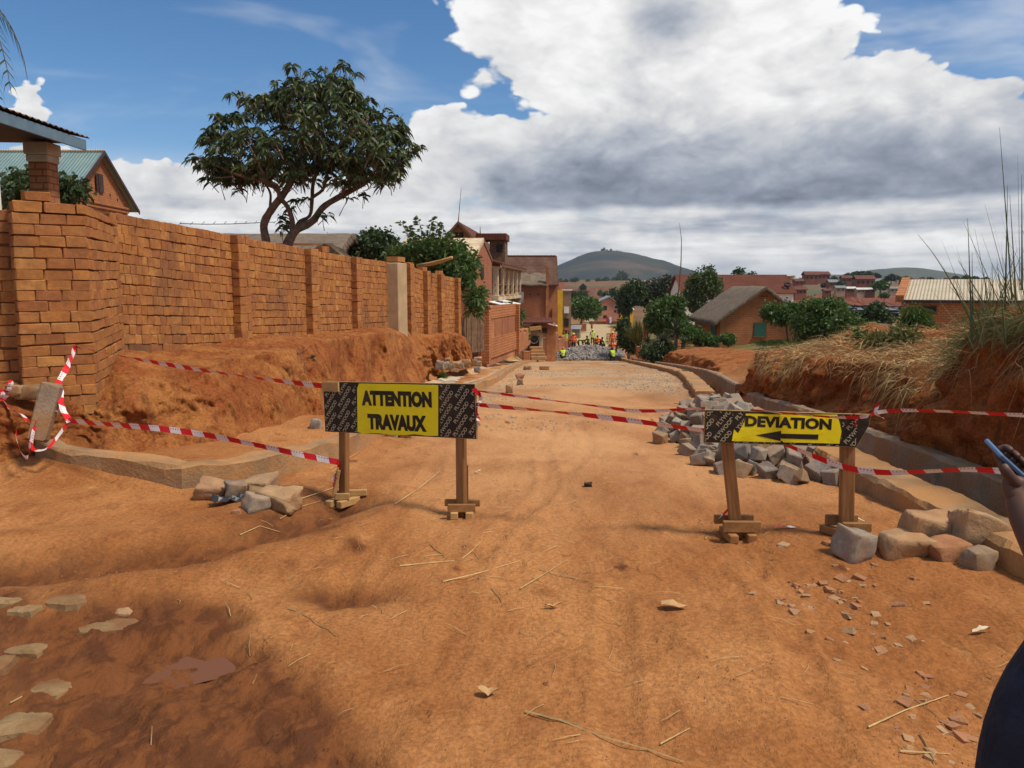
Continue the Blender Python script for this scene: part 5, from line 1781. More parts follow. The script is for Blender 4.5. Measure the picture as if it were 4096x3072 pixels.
def thatch_cover(root, w, d, h, rise, over, apex, seed, thick=.2):
    """shaggy rounded thatch on a gable house with its ridge along y"""
    nu, nv = 40, 34
    vs, fs = [], []
    a0 = w * apex
    for i in range(nu + 1):
        k = i / nu * 2 - 1                       # -1 left eave .. 0 ridge .. 1 right eave
        for j in range(nv + 1):
            y = -over * .9 + (d + over * 1.8) * j / nv
            L = a0 if k < 0 else w - a0
            x = a0 + k * (L + over)
            z = h + rise - abs(k) * (L + over) * rise / L
            z += thick * (1 - .18 * (abs(k) ** 6)) * (1 - .15 * (abs(j / nv * 2 - 1) ** 8))
            z -= .10 * math.exp(-(k / .12) ** 2)
            vs.append((x, y, z))
    n = np.array(vs)
    nz = fbm(n[:, 0] * 3, n[:, 1] * 1.2, n[:, 2] * 3, 4, seed) * .035
    n[:, 2] += nz
    lo = n.copy(); lo[:, 2] -= thick * 1.05
    vs = n.tolist() + lo.tolist()
    m = nv + 1; off = len(n)
    for i in range(nu):
        for j in range(nv):
            a = i * m + j
            fs.append((a, a + m, a + m + 1, a + 1)); fs.append((off + a, off + a + 1, off + a + m + 1, off + a + m))
    for i in range(nu):
        a = i * m; fs.append((a, off + a, off + a + m, a + m)); a = i * m + nv; fs.append((a, a + m, off + a + m, off + a))
    for j in range(nv):
        a = j; fs.append((a, a + 1, off + a + 1, off + a)); a = nu * m + j; fs.append((a, off + a, off + a + 1, a + 1))
    o = link('thatch', mesh_from('thatch', vs, fs, M['thatch'], True), root)
    # hanging straw ends
    rs = random.Random(seed); V, F = [], []
    for k in range(900):
        side = rs.random()
        y = rs.uniform(-over * .9, d + over * .9)
        if side < .45: k_ = -1
        elif side < .6: k_ = 1
        else: k_ = rs.uniform(-1, 1); y = -over * .9
        L = a0 if k_ < 0 else w - a0
        x = a0 + k_ * (L + over); z = h + rise - abs(k_) * (L + over) * rise / L + rs.uniform(0, thick * .8)
        l = rs.uniform(.08, .22); b_ = len(V)
        dx = (.4 * k_) * l; 
        V += [(x - .012, y, z), (x + .012, y - .01, z), (x + dx, y - .06 * rs.random() - (.05 if side >= .6 else 0), z - l)]
        F.append((b_, b_ + 1, b_ + 2))
    l_ = link('straw_fringe', mesh_from('straw_fringe', V, F, M['thatch']), o); l_['kind'] = 'stuff'
    return o


# --- thatched brick house on the right
p = P(719.5, 343, 50); q = P(799, 343, 50)
root = empty('brick_house', p, 0, 'orange brick house with a thick grey thatched roof and green shutters', 'house')
w_, d_, h_, r_, ap = q.x - p.x, 7.0, 1.55, 1.95, .54
mb = MB(); mb.prism([(0, -.8), (w_, -.8), (w_, h_), (w_ * ap, h_ + r_), (0, h_)], 0, d_, 'y'); mb.build('wall', M['bw_orange'], root)
thatch_cover(root, w_ - .0, d_, h_ - .06, r_, .45, ap, 5)
windows_on(root, [('F', 2.5, .42, .72, .80, 'shutter'), ('L', 1.55, .35, 1.5, .85, 'shutter')], w_, d_)
mb = MB()
for k in range(4):
    x0 = w_ * ap - .2 + .11 * k
    mb.prism([(x0, h_ + r_ - .62), (x0 + .09, h_ + r_ - .62), (x0 + .045, h_ + r_ - .5)], -.012, .01, 'y')
mb.build('vent_holes', M['dark'], root)
mb = MB(); mb.box((w_ * ap, -.03, h_ + r_ - .72), (.9, .06, .05)); mb.build('brick_ledge', M['bw_orange'], root)
mb = MB(); mb.box((2.5, -.05, .38), (.9, .12, .06)); mb.build('window_sill', M['wood_grey'], root)

# --- pale roofed house at far right
p = P(899, 344, 38)
root, rf = house('brick_house', 'low brick house with a pale corrugated roof behind the tall grass at right', p, R(-29), 9.0, 4.2, 2.06, .95, 'mono', 'bw_orange', 'sheet_beige', .12, .06,
                 [('F', 1.2, 1.5, .52, .30, 'dark'), ('F', 5.0, 1.5, .52, .30, 'dark')])
mb = MB(); mb.prism([(-.12, 1.98), (4.3, 2.9), (4.3, 3.2), (-.12, 2.3)], -.26, .10, 'x'); mb.build('gable_parapet', M['bw_orange'], root)
mb = MB(); mb.box((4.6, -.1, 2.02), (9.0, .08, .12)); mb.build('fascia', M['darkwood'], root)
# --- hut roof in the hollow
p = P(872, 344, 46)
root, rf = house('hut', 'small grey roofed hut sunk among the bushes left of the pale roofed house', p, R(20), 2.2, 3.0, .35, .65, 'y', 'mudwall', 'thatch', .25, .12)

# --- long red roof behind the thatched house
p = P(682, 326, 72)
root, rf = house('long_building', 'long building with a rusty red sheet roof behind the thatched house', p, 0, 9.9, 5.5, 3.05, 1.5, 'x', 'white', 'sheet_rust', .3, .06,
                 [('F', 8.8, 1.2, .9, 1.1, 'dark'), ('F', 6.2, 1.2, .9, 1.1, 'dark')], apex=.5)
def torus(mb, c, R0, r0, rot, n=18, m=8):
    Mx = Euler(rot).to_matrix(); c = Vector(c); b_ = len(mb.v)
    for i in range(n):
        th = 2 * math.pi * i / n
        for j in range(m):
            ph = 2 * math.pi * j / m
            mb.v.append(c + Mx @ Vector(((R0 + r0 * math.cos(ph)) * math.cos(th), (R0 + r0 * math.cos(ph)) * math.sin(th), r0 * math.sin(ph))))
    for i in range(n):
        for j in range(m):
            mb.f.append([b_ + i * m + j, b_ + ((i + 1) % n) * m + j, b_ + ((i + 1) % n) * m + (j + 1) % m, b_ + i * m + (j + 1) % m]); mb.fm.append(0)
tc = P(788, 286.5, 72.3)
mb = MB(); torus(mb, (0, 0, 0), .24, .09, (R(38), 0, 0)); ty = mb.build('tyre', mat_plain('rubber', (.03, .03, .03), .8), None, True); ty.location = tc + Vector((0, .15, .18)); tag(ty, 'old tyre weighing down the rusty red roof', 'tyre')
mb = MB()
for k in range(7): mb.bevbox((random.uniform(-.2, .2), random.uniform(-.2, .2), .05 + .06 * k), (.9 - .06 * k, .5, .06), .01, (0, random.uniform(-.1, .1), random.uniform(-.3, .3)))
bu = mb.build('board_stack', M['wood_pale'], None); bu.location = P(789, 280.5, 74.6); tag(bu, 'bundle of boards lying on the ridge of the rusty red roof', 'boards')
p = P(722, 326, 84)
house('shed', 'second rusty roofed shed peeping over the trees left of the red roof', p, 0, 1.6, 5, 3.4, 1.2, 'x', 'bw_red', 'sheet_rust', .2, .06)
p = P(684, 326, 80)
house('shed', 'red walled shed behind the tall thin tree', p, 0, 1.8, 5, 3.0, 1.2, 'x', 'bw_red', 'sheet_rust', .2, .06)

# --- teal roofed gable house at far left and its beige neighbour
root = empty('gable_house', (-25, 46.4, 1.2), 0, 'brick gable house with a blue green metal roof and dark shutters behind the wall', 'house')
mb = MB(); mb.prism([(0, -1), (6.6, -1), (6.6, 6.0), (3.3, 8.5), (0, 6.0)], -9, 0, 'x'); mb.build('wall', M['bw_orange'], root)
mb = MB(); mb.prism([(-.45, 5.67), (3.3, 8.52), (3.3, 8.62), (-.45, 5.77)], -9, .35, 'x'); mb.build('roof_slope', M['sheet_teal'], root)
mb = MB(); mb.prism([(3.3, 8.52), (7.4, 5.41), (7.4, 5.51), (3.3, 8.62)], -9, .35, 'x'); mb.build('roof_slope', M['sheet_teal'], root)
mb = MB(); mb.prism([(3.25, 8.45), (7.45, 5.27), (7.45, 5.52), (3.25, 8.70)], .36, .42, 'x'); mb.prism([(-.5, 5.55), (3.25, 8.45), (3.25, 8.70), (-.5, 5.75)], .36, .42, 'x'); mb.build('barge_board', M['darkwood'], root)
mb = MB(); mb.box((.05, 3.25, 6.75), (.08, .5, 1.1)); mb.build('shutter', M['darkwood'], root)
mb = MB(); mb.box((.08, 2.75, 6.75), (.06, .42, 1.05), (0, 0, R(25))); mb.build('shutter', M['darkwood'], root)
mb = MB(); mb.box((.06, 3.3, 5.55), (.14, 6.6, .14)); mb.box((.06, 3.3, 5.3), (.09, 6.6, .10)); mb.build('brick_ledge', M['bw_orange'], root)
mb = MB()
for k, (y, z) in enumerate([(1.2, 6.3), (1.9, 6.45), (4.4, 6.2), (5.3, 6.0), (.8, 4.7), (1.8, 4.6), (3.2, 4.4), (4.3, 4.3), (5.3, 4.2)]): mb.box((.012, y, z), (.03, .1, .14))
mb.build('putlog_holes', M['dark'], root)
mb = MB(); mb.tube([(-9, 3.3, 8.68), (.35, 3.3, 8.68)], .09, 6); mb.build('ridge_cap', M['sheet_beige'], root)
root, rf = house('gable_house', 'house with a yellowish metal roof next to the blue green roofed house', (-62, 50, 1.0), 0, 24, 7, 6.1, 2.7, 'x', 'bw_red', 'sheet_beige', .4, .08)

# --- veranda house behind the left wall
root = empty('veranda_house', (-8.05, 13, 1.0), 0, 'house with a raised veranda, blue edged roof and brick pillar at the left edge', 'house')
mb = MB(); mb.prism([(-8.2, 3.28), (.62, 3.10 + .02), (.62, 3.16 + .02), (-8.2, 5.0)], -3.8, 1.2, 'y'); mb.v = [Vector(v) for v in mb.v]; o = mb.build('roof', M['darkwood'], root)
mb = MB()
nr_ = 66
for i in range(nr_):
    y0 = -3.9 + 5.2 * i / nr_; y1 = -3.9 + 5.2 * (i + 1) / nr_
    z0 = .03 * (i % 2); z1 = .03 * ((i + 1) % 2)
    mb.quad((-8.2, y0, 5.06 + z0), (-8.2, y1, 5.06 + z1), (.72, y1, 3.22 + z1), (.72, y0, 3.22 + z0))
mb.build('corrugated_sheet', M['wood_grey'], o)
mb = MB(); mb.box((.665, -1.35, 3.10), (.05, 5.15, .17)); mb.build('fascia', M['bluegrey'], root)
mb = MB(); mb.bevbox((.05, 1.0, 2.08), (.33, .33, 1.72), .015); mb.build('pillar', M['bw_orange'], root)
mb = MB(); mb.bevbox((.05, 1.0, 2.99), (.42, .42, .20), .015); mb.bevbox((.05, 1.0, 2.83), (.37, .37, .12), .015); mb.build('capital', M['cream'], root)
mb = MB(); mb.bevbox((.62, -1.55, 2.2), (.34, .34, 2.0), .02); mb.build('pillar', M['white'], root)['label'] = 'white plastered veranda pillar'
mb = MB(); mb.box((-3.5, -1.2, 1.18), (8.4, 5.0, .16)); mb.build('veranda_floor', M['bluegrey'], root)
mb = MB(); mb.box((-4.8, -1.2, .6), (6.4, 4.8, 3.2), None); mb.build('wall', M['cream'], root)
mb = MB(); mb.tube([(.25, -1.1, 1.3), (.25, -1.1, 2.1)], .02, 6); mb.build('iron_bar', M['darkwood'], root)

# --- thatched roofs behind the compound wall
p = P(335, 252, 27); root = empty('thatched_hut', p, R(90), 'long dull thatched roof behind the compound wall under the big tree', 'hut')
mb = MB(); mb.box((2.0, 2.7, -.2), (3.6, 5.2, 1.0)); mb.build('wall', M['mudwall'], root)
thatch_cover(root, 4.0, 5.4, .0, .66, .25, .5, 8, .18)
p = P(305, 262, 19.5); root = empty('straw_stack', p, 0, 'small pale straw roof just above the wall right of the trunk', 'straw roof')
mb = MB(); mb.box((.45, .5, -.1), (.8, .9, .5)); mb.build('wall', M['mudwall'], root)
thatch_cover(root, 1.0, 1.0, .02, .36, .1, .5, 9, .1).data.materials[0] = mat_plain('pale_thatch', (.34, .23, .11), .95, .3, 8, bumps=.8, bscale=50)

# --- wooden gate and plastered wall down the left side
gp = P(464, 351, 28.2); gq = P(484, 352, 29.5)
root = empty('plank_gate', gp, math.atan2(gq.y - gp.y, gq.x - gp.x), 'old dark plank gate past the end of the brick wall', 'gate')
L = math.hypot(gq.x - gp.x, gq.y - gp.y); n = 9
for k in range(n):
    hgt = 1.22 + random.uniform(-.06, .08)
    mb = MB(); mb.box((L * (k + .5) / n, random.uniform(-.01, .01), hgt / 2 - .05), (L / n - .012, .035, hgt + .1)); mb.build('plank', M['wood_grey'], root)
mb = MB(); mb.box((L / 2, .05, .35), (L, .05, .09)); mb.box((L / 2, .05, .95), (L, .05, .09)); mb.build('rail', M['wood_grey'], root)
a = P(484.5, 355, 31); b_ = P(516, 353, 37)
L = math.hypot(b_.x - a.x, b_.y - a.y)
root = empty('plastered_wall', (a.x, a.y, a.z), math.atan2(b_.y - a.y, b_.x - a.x), 'ochre plastered brick wall with recessed strips beyond the plank gate', 'wall')
mb = MB(); mb.box((L / 2, .12, .45), (L, .24, 1.9)); mb.build('wall', M['mudwall'], root)
mb = MB(); mb.box((L / 2, .12, 1.62), (L + .1, .3, .5)); mb.build('brick_course', M['bw_orange'], root)
mb = MB(); mb.box((.15, -.02, .75), (.35, .34, 2.2)); mb.build('pier', M['bw_orange'], root)
mb = MB(); mb.box((L - .12, -.02, .7), (.25, .34, 2.3)); mb.build('pier', M['bw_orange'], root)
mb = MB(); mb.box((L * .5, -.04, .2), (L - .4, .05, .8)); mb.build('brick_footing', M['bw_orange'], root)
for k in (.3, .52, .72):
    mb = MB(); mb.box((L * k, -.005, .95), (.14, .02, .8)); mb.build('recess', M['bw_red'], root)
mb = MB(); mb.box((.15, -.02, 1.88), (.5, .45, .08)); mb.build('coping', M['concrete'], root)
# low rubble walls towards the stall
a = P(516, 352, 39); b_ = P(530, 351, 47)
root = empty('rubble_wall', a, math.atan2(b_.y - a.y, b_.x - a.x), 'broken low brick wall between the plastered wall and the steps', 'wall')
L = math.hypot(b_.x - a.x, b_.y - a.y)
for k in range(6):
    mb = MB(); hh = [1.15, .8, .95, .7, .85, .6][k]; mb.bevbox((L * (k + .5) / 6, .15, hh / 2 - .1), (L / 6 - .02, .35, hh + .2), .04); mb.build('wall_section', M['bw_orange'], root)

# --- tall red roofed house
gl = gz(-3, 64)
p0 = P(437, 300, 62); A_ = P(459, 222, 62)
wl = 2 * (P(479, 245, 62).x - A_.x)
root = empty('tall_house', (A_.x - wl / 2, 62, -2.2), R(-4.5), 'tall brick house with a steep rusty red roof and wooden dormer', 'house')
hh_ = A_.z + 2.2; ev = P(479, 245, 62).z + 2.2
mb = MB(); mb.prism([(0, -.5), (wl, -.5), (wl, ev), (wl / 2, hh_ - .1), (0, ev)], 0, 14, 'y'); mb.build('wall', M['bw_orange'], root)
mb = MB(); sl = (hh_ - ev) / (wl / 2); o_ = .25
mb.prism([(-o_, ev - o_ * sl), (wl / 2, hh_ - .08), (wl / 2, hh_ + .02), (-o_, ev - o_ * sl + .1)], -.3, 14, 'y'); mb.prism([(wl / 2, hh_ - .08), (wl + o_, ev - o_ * sl), (wl + o_, ev - o_ * sl + .1), (wl / 2, hh_ + .02)], -.3, 14, 'y'); rf = mb.build('roof', M['sheet_rust'], root)
mb = MB(); mb.prism([(-o_, ev - o_ * sl - .1), (wl / 2, hh_ - .18), (wl / 2, hh_ + .06), (-o_, ev - o_ * sl + .14)], -.38, -.31, 'y'); mb.prism([(wl / 2, hh_ - .18), (wl + o_, ev - o_ * sl - .1), (wl + o_, ev - o_ * sl + .14), (wl / 2, hh_ + .06)], -.38, -.31, 'y'); mb.build('barge_board', M['wood_grey'], root)
mb = MB(); mb.tube([(wl / 2, -.3, hh_ - .1), (wl / 2 + .05, -.3, hh_ + .5), (wl / 2 + .25, -.3, hh_ + 2.55)], [.05, .03, .012], 6); mb.build('antenna_mast', M['wood_grey'], root)
mb = MB(); mb.tube([(wl / 2, 13.8, hh_), (wl / 2, 13.8, hh_ + .7)], [.06, .02], 6); mb.build('finial', M['wood_grey'], root)
dm = P(486, 262, 66); dn_ = P(501, 241, 66)
mb = MB(); mb.box(((dm.x + dn_.x) / 2 - root.location.x + .1, 4.4, (dm.z + dn_.z) / 2 + 2.2), (dn_.x - dm.x, 2.6, dn_.z - dm.z + .3)); mb.build('dormer', M['darkwood'], root).data.materials[0] = M['wood_grey']
mb = MB(); mb.box(((dm.x + dn_.x) / 2 - root.location.x - .35, 4.2, dn_.z + 2.2 + .25), (dn_.x - dm.x + 1.2, 3.2, .5)); mb.build('dormer_roof', M['sheet_rust'], root)
mb = MB(); mb.box(((dm.x + dn_.x) / 2 - root.location.x + .3, 3.05, dn_.z + 2.2 - .65), (.55, .06, .6)); mb.build('dormer_window', M['dark'], root)
mb = MB(); mb.box((wl / 2, -.03, ev + .55), (.7, .05, .8)); mb.build('window', M['dark'], root)

# --- street front house with cream edged gable and columned veranda
a = P(475, 300, 40); b_ = P(492, 300, 47)
L = math.hypot(b_.x - a.x, b_.y - a.y); zb = -1.8
root = empty('gabled_house', (a.x, a.y, zb), math.atan2(b_.y - a.y, b_.x - a.x), 'brick house front with a cream edged gable and a slit window', 'house')
ez = P(492, 261, 47).z - zb; az_ = P(484.5, 242.5, 43.5).z - zb
mb = MB(); mb.prism([(0, -.5), (L, -.5), (L, ez), (L * .45, az_), (0, ez - .1)], 0, 4.0, 'y'); mb.build('wall', M['bw_red'], root)
mb = MB(); mb.prism([(-.1, ez - .15), (L * .45, az_), (L * .45, az_ + .22), (-.1, ez + .1)], -.05, 4.2, 'y'); mb.build('parapet', M['cream'], root)
mb = MB(); mb.prism([(L * .45, az_), (L + .1, ez - .05), (L + .1, ez + .08), (L * .45, az_ + .22)], -.05, .25, 'y'); mb.build('gable_edge', M['wood_grey'], root)
mb = MB(); mb.box((L * .38, -.01, P(483, 272, 43).z - zb), (1.1, .05, .75)); mb.build('window', M['dark'], root)
# veranda: columns along the street
a = P(495, 298, 48); b_ = P(520, 304, 62)
L = math.hypot(b_.x - a.x, b_.y - a.y)
zc0 = P(498, 297, 48.5).z; zc1 = P(498, 265, 48.5).z
root = empty('columned_veranda', (a.x, a.y, zc0), math.atan2(b_.y - a.y, b_.x - a.x), 'two storey veranda with cream columns under a red lean-to roof', 'veranda')
hc = zc1 - zc0
mb = MB(); mb.box((L / 2, 1.6, hc / 2 - .3), (L, .2, hc + 1.6)); mb.build('wall', M['bw_red'], root)
mb = MB(); mb.prism([(-.5, hc + .0), (2.2, hc + .75), (2.2, hc + .83), (-.5, hc + .1)], -.6, L + .3, 'x'); mb.build('roof', M['sheet_rust'], root)
mb = MB(); mb.box((L / 2, -.45, hc - .02), (L + .9, .08, .2)); mb.build('fascia', M['wood_grey'], root)
for k in range(6):
    x = .3 + (L - .6) * (k / 5) ** .9
    mb = MB(); wz_ = .34 if k == 0 else .2
    mb.bevbox((x, 0, hc / 2), (wz_, wz_, hc - .1), .02); mb.bevbox((x, 0, hc - .14), (wz_ + .12, wz_ + .12, .14), .02); mb.bevbox((x, 0, .06), (wz_ + .1, wz_ + .1, .12), .02)
    mb.build('column', M['cream'], root)
mb = MB(); mb.box((L / 2, -.02, .75), (L, .05, .07)); mb.box((L / 2, -.02, .4), (L, .05, .05)); mb.build('railing', M['wood_grey'], root)
mb = MB(); mb.box((L / 2, .7, -.1), (L + .2, 1.8, .2)); mb.build('floor', M['cream'], root)
for k in (.18, .45, .7):
    mb = MB(); mb.box((L * k, 1.48, .8), (.8, .06, 1.5)); mb.build('door', M['dark'], root)
mb = MB(); mb.box((L * .5, 1.0, -1.3), (L, 1.4, 2.2)); mb.build('ground_floor', M['mudwall'], root)
# corrugated awning and market stall below it
a = P(491, 304, 46)
root = empty('awning', a, R(80), 'sagging pale awning over blue and white crates below the veranda', 'awning')
mb = MB(); mb.prism([(-.9, -.1), (.1, .12), (.1, .16), (-.9, -.06)], -.6, 5.0, 'x'); mb.build('sheet', M['white'], root)
mb = MB(); mb.tube([(-.5, -.8, -.1), (-.5, -.8, -1.0)], .03, 6); mb.tube([(4.8, -.8, -.1), (4.8, -.8, -1.6)], .03, 6); mb.build('pole', M['wood_grey'], root)
for (u0, v0, u1, v1, Y, mt_, lab) in [(496, 301.5, 502.5, 306.5, 47, mat_plain('blue_plastic', (.03, .05, .35), .4), 'blue plastic tub on the shelf below the awning'), (503, 302, 507, 307, 47.5, M['cream'], 'cream box beside the blue tub'), (508, 302, 512.5, 306, 48.5, mat_plain('green_cloth', (.06, .12, .07), .9), 'dark green box at the end of the shelf')]:
    c = P((u0 + u1) / 2, (v0 + v1) / 2, Y); w = (P(u1, v0, Y) - P(u0, v0, Y)).length; hh = P(u0, v0, Y).z - P(u0, v1, Y).z
    mb = MB(); mb.box((0, 0, 0), (w, w, hh), None, 0, (1.12, 1.12)); mb.box((0, 0, hh / 2 + .01), (w * 1.2, w * 1.2, .03)); o = mb.build('storage_tub', mt_, None); o.location = c; tag(o, lab, 'tub')
mb = MB(); mb.box((0, 0, 0), (1.3, .5, .05)); mb.box((-.55, 0, -.5), (.05, .4, 1.0)); mb.box((.55, 0, -.5), (.05, .4, 1.0)); o = mb.build('shelf', M['wood_grey'], None); o.location = P(504, 307.2, 47.6); tag(o, 'plank shelf carrying tubs under the awning', 'shelf')

# --- brown tiled house and its lean-to
a = P(503, 330, 72); b_ = P(557, 330, 72)
zr = P(530, 257, 74).z; ze = P(530, 283, 71).z; zg = -4.3
root = empty('tiled_house', (a.x, 72, zg), 0, 'house with a wide lichen flecked brown tile roof on the left side of the street', 'house')
w = b_.x - a.x
mb = MB(); mb.prism([(0, -.5), (5.0, -.5), (5.0, ze - zg), (2.5, zr - zg), (0, ze - zg)], 0, w, 'x'); mb.build('wall', M['mudwall'], root)
mb = MB(); mb.prism([(-.35, ze - zg - .25), (2.5, zr - zg), (2.5, zr - zg + .12), (-.35, ze - zg - .13)], -.1, w + .1, 'x'); mb.prism([(2.5, zr - zg), (5.35, ze - zg - .25), (5.35, ze - zg - .13), (2.5, zr - zg + .12)], -.1, w + .1, 'x'); mb.build('roof', M['tiles'], root)
mb = MB()
for k in range(16): mb.bevbox((w * (k + .5) / 16, 2.5, zr - zg + .13), (w / 16 - .02, .3, .12), .02)
mb.build('ridge_tiles', M['bw_red'], root)
mb = MB(); mb.box((w * .82, -.02, 1.6), (.05, .06, .9)); mb.box((w * .82, -.02, 1.75), (.5, .06, .05)); mb.build('wall_cross', M['darkwood'], root)
mb = MB(); mb.box((w - .2, -.1, 2.4), (.5, .2, 3.6)); mb.build('corner_pier', M['mudwall'], root)
a = P(518, 312, 64); b_ = P(546, 312, 64)
root = empty('lean_to', (a.x, 64, zg + .6), 0, 'brick lean-to with a ragged grey thatch and two square vents', 'lean-to')
w = b_.x - a.x; ht = P(530, 285, 64).z - (zg + .6); ht2 = P(530, 274, 66).z - (zg + .6)
mb = MB(); mb.box((w / 2, 2.0, ht / 2 - .3), (w, 4.0, ht + .6)); mb.build('wall', M['bw_red'], root)
nx, ny = 18, 8; vs, fs = [], []
for i in range(nx + 1):
    for j in range(ny + 1):
        x = -.12 + (w + .24) * i / nx; y = -.3 + 2.6 * j / ny
        vs.append((x, y, ht + (ht2 - ht) * j / ny + .06 + float(fbm(np.array([x * 3.]), np.array([y * 3.]), 0, 3, 4)[0]) * .09))
for i in range(nx):
    for j in range(ny):
        fs.append((i * (ny + 1) + j, (i + 1) * (ny + 1) + j, (i + 1) * (ny + 1) + j + 1, i * (ny + 1) + j + 1))
o = link('thatch', mesh_from('thatch', vs, fs, M['thatch'], True), root); so = o.modifiers.new('thick', 'SOLIDIFY'); so.thickness = .16
for k in (.42, .72):
    mb = MB(); mb.box((w * k, -.01, ht - .75), (.11, .05, .11)); mb.build('vent', M['dark'], root)
mb = MB(); mb.box((w + .08, -.05, ht * .6), (.22, .3, ht * 1.3)); mb.build('pier', M['mudwall'], root)
# shop front with rusty awning, counter and cart
a = P(527, 320, 60); zg2 = gz(a.x, 60)
root = empty('street_stall', (a.x - .4, 59.5, zg2), 0, 'little street stall with a rusty awning and a cream front', 'stall')
mb = MB(); mb.box((.6, 1.2, 1.2), (2.0, 2.0, 2.4)); mb.build('wall', M['cream'], root)
mb = MB(); mb.prism([(-.5, 2.05), (.3, 2.35), (.3, 2.4), (-.5, 2.1)], -.5, 1.9, 'x'); mb.build('awning', M['sheet_rust'], root)
mb = MB(); mb.prism([(-.7, 2.75), (2.2, 3.0), (2.2, 3.1), (-.7, 2.85)], -.6, 2.3, 'x'); mb.build('roof', M['sheet_rust'], root)
mb = MB(); mb.box((.9, .18, 1.25), (.8, .06, 1.1)); mb.build('opening', M['dark'], root)
mb = MB(); mb.tube([(-.4, -.45, 0), (-.4, -.45, 2.1)], .03, 6); mb.tube([(1.8, -.45, 0), (1.8, -.45, 2.1)], .03, 6); mb.build('pole', M['wood_grey'], root)
a = P(541, 330, 62); zg2 = gz(a.x, 62)
root = empty('mud_house', (a.x - .3, 62, zg2), 0, 'red mud house with a ragged white edged sheet roof by the workers', 'house')
mb = MB(); mb.box((.7, 2.0, 1.3), (1.5, 4.0, 2.9)); mb.build('wall', M['mudwall'], root)
mb = MB(); mb.prism([(-.15, 3.0), (1.6, 2.55), (1.6, 2.6), (-.15, 3.05)], -.2, 4, 'y'); mb.build('roof', M['white'], root)
a = P(554, 337, 68); zg2 = gz(a.x, 68)
root = empty('broken_wall', (a.x, 68, zg2), R(62), 'crumbling red mud wall beside the workers', 'wall')
for k, hh in enumerate([2.1, 1.5, 1.75, 1.3, 1.1, 1.25]):
    mb = MB(); mb.bevbox((.8 * k + .4, .2, hh / 2 - .2), (.82, .45, hh + .4), .08); mb.build('wall_section', M['mudwall'], root)
# stone steps with bench beside
a = P(531, 352, 55)
root = empty('stone_steps', (a.x, 55, gz(a.x, 55)), R(8), 'ochre stone steps leading up from the gutter to the stall', 'steps')
for k in range(4):
    mb = MB(); mb.bevbox((.55, .35 * k + .2, .14 + .2 * k), (1.1 - .06 * k, .5, .24), .03); mb.build('step', M['concrete'], root)
mb = MB(); mb.bevbox((-.3, .2, .3), (.5, .5, .7), .04); mb.build('block', M['bw_orange'], root)
# bicycle with a cart box
def wheel(mb, c, r):
    torus(mb, c, r, .022, (R(90), 0, R(12)), 24, 6)
    for k in range(10):
        th = 2 * math.pi * k / 10
        d3 = Euler((R(90), 0, R(12))).to_matrix() @ Vector((math.cos(th) * r, math.sin(th) * r, 0))
        mb.tube([Vector(c), Vector(c) + d3], .004, 4)
bp = P(534, 343.5, 57)
root = empty('cargo_bicycle', bp, 0, 'bicycle with a wooden box standing in front of the stall', 'bicycle')
mb = MB(); wheel(mb, (0, 0, .33), .32); mb.build('wheel', mat_plain('grey_tyre', (.30, .27, .27), .6), root)
mb = MB(); wheel(mb, (-.95, .3, .33), .32); mb.build('wheel', mat_plain('dark_tyre', (.04, .04, .04), .7), root)
mb = MB(); mb.tube([(0, 0, .33), (-.12, .03, .9), (-.12, .03, 1.02)], .018, 6); mb.tube([(-.1, .03, .8), (-.5, .15, .35), (-.95, .3, .33)], .018, 6); mb.tube([(-.1, .03, .8), (-.6, .2, .8), (-.5, .15, .35)], .018, 6); mb.tube([(-.6, .2, .8), (-.95, .3, .33)], .014, 6); mb.tube([(-.3, -.2, 1.0), (-.12, .03, 1.02), (.0, .25, 1.0)], .014, 6); mb.build('frame', M['darkwood'], root)
mb = MB(); mb.bevbox((-.62, .2, .88), (.25, .14, .06), .02); mb.build('saddle', M['dark'], root)
mb = MB(); mb.box((.1, .1, .82), (.95, .5, .25)); mb.build('box', M['wood_grey'], root)
mb = MB(); mb.box((.1, .05, 1.08), (.85, .45, .26), (0, R(-6), 0)); mb.build('load', M['wood_pale'], root)
mb = MB(); mb.bevbox((0, 0, 0), (.8, .35, .06), .01); mb.box((-.3, 0, -.2), (.06, .3, .4)); mb.box((.3, 0, -.2), (.06, .3, .4)); o = mb.build('bench', M['wood'], None); o.location = P(541, 338, 60); tag(o, 'short wooden bench beside the bicycle', 'bench')
# hanging cloth and white bundle
vs = [(x * .09, 0.04 * math.sin(x * 1.3 + z), -z * .14 * (1 - .05 * abs(x))) for z in range(8) for x in range(-4, 5)]
fs = [(z * 9 + x, z * 9 + x + 1, z * 9 + x + 10, z * 9 + x + 9) for z in range(7) for x in range(8)]
o = link('hanging_cloth', mesh_from('hanging_cloth', vs, fs, mat_plain('grey_cloth', (.36, .31, .28), .95), True)); o.location = P(519, 292, 61); tag(o, 'pale grey cloth hanging from the veranda end', 'cloth')

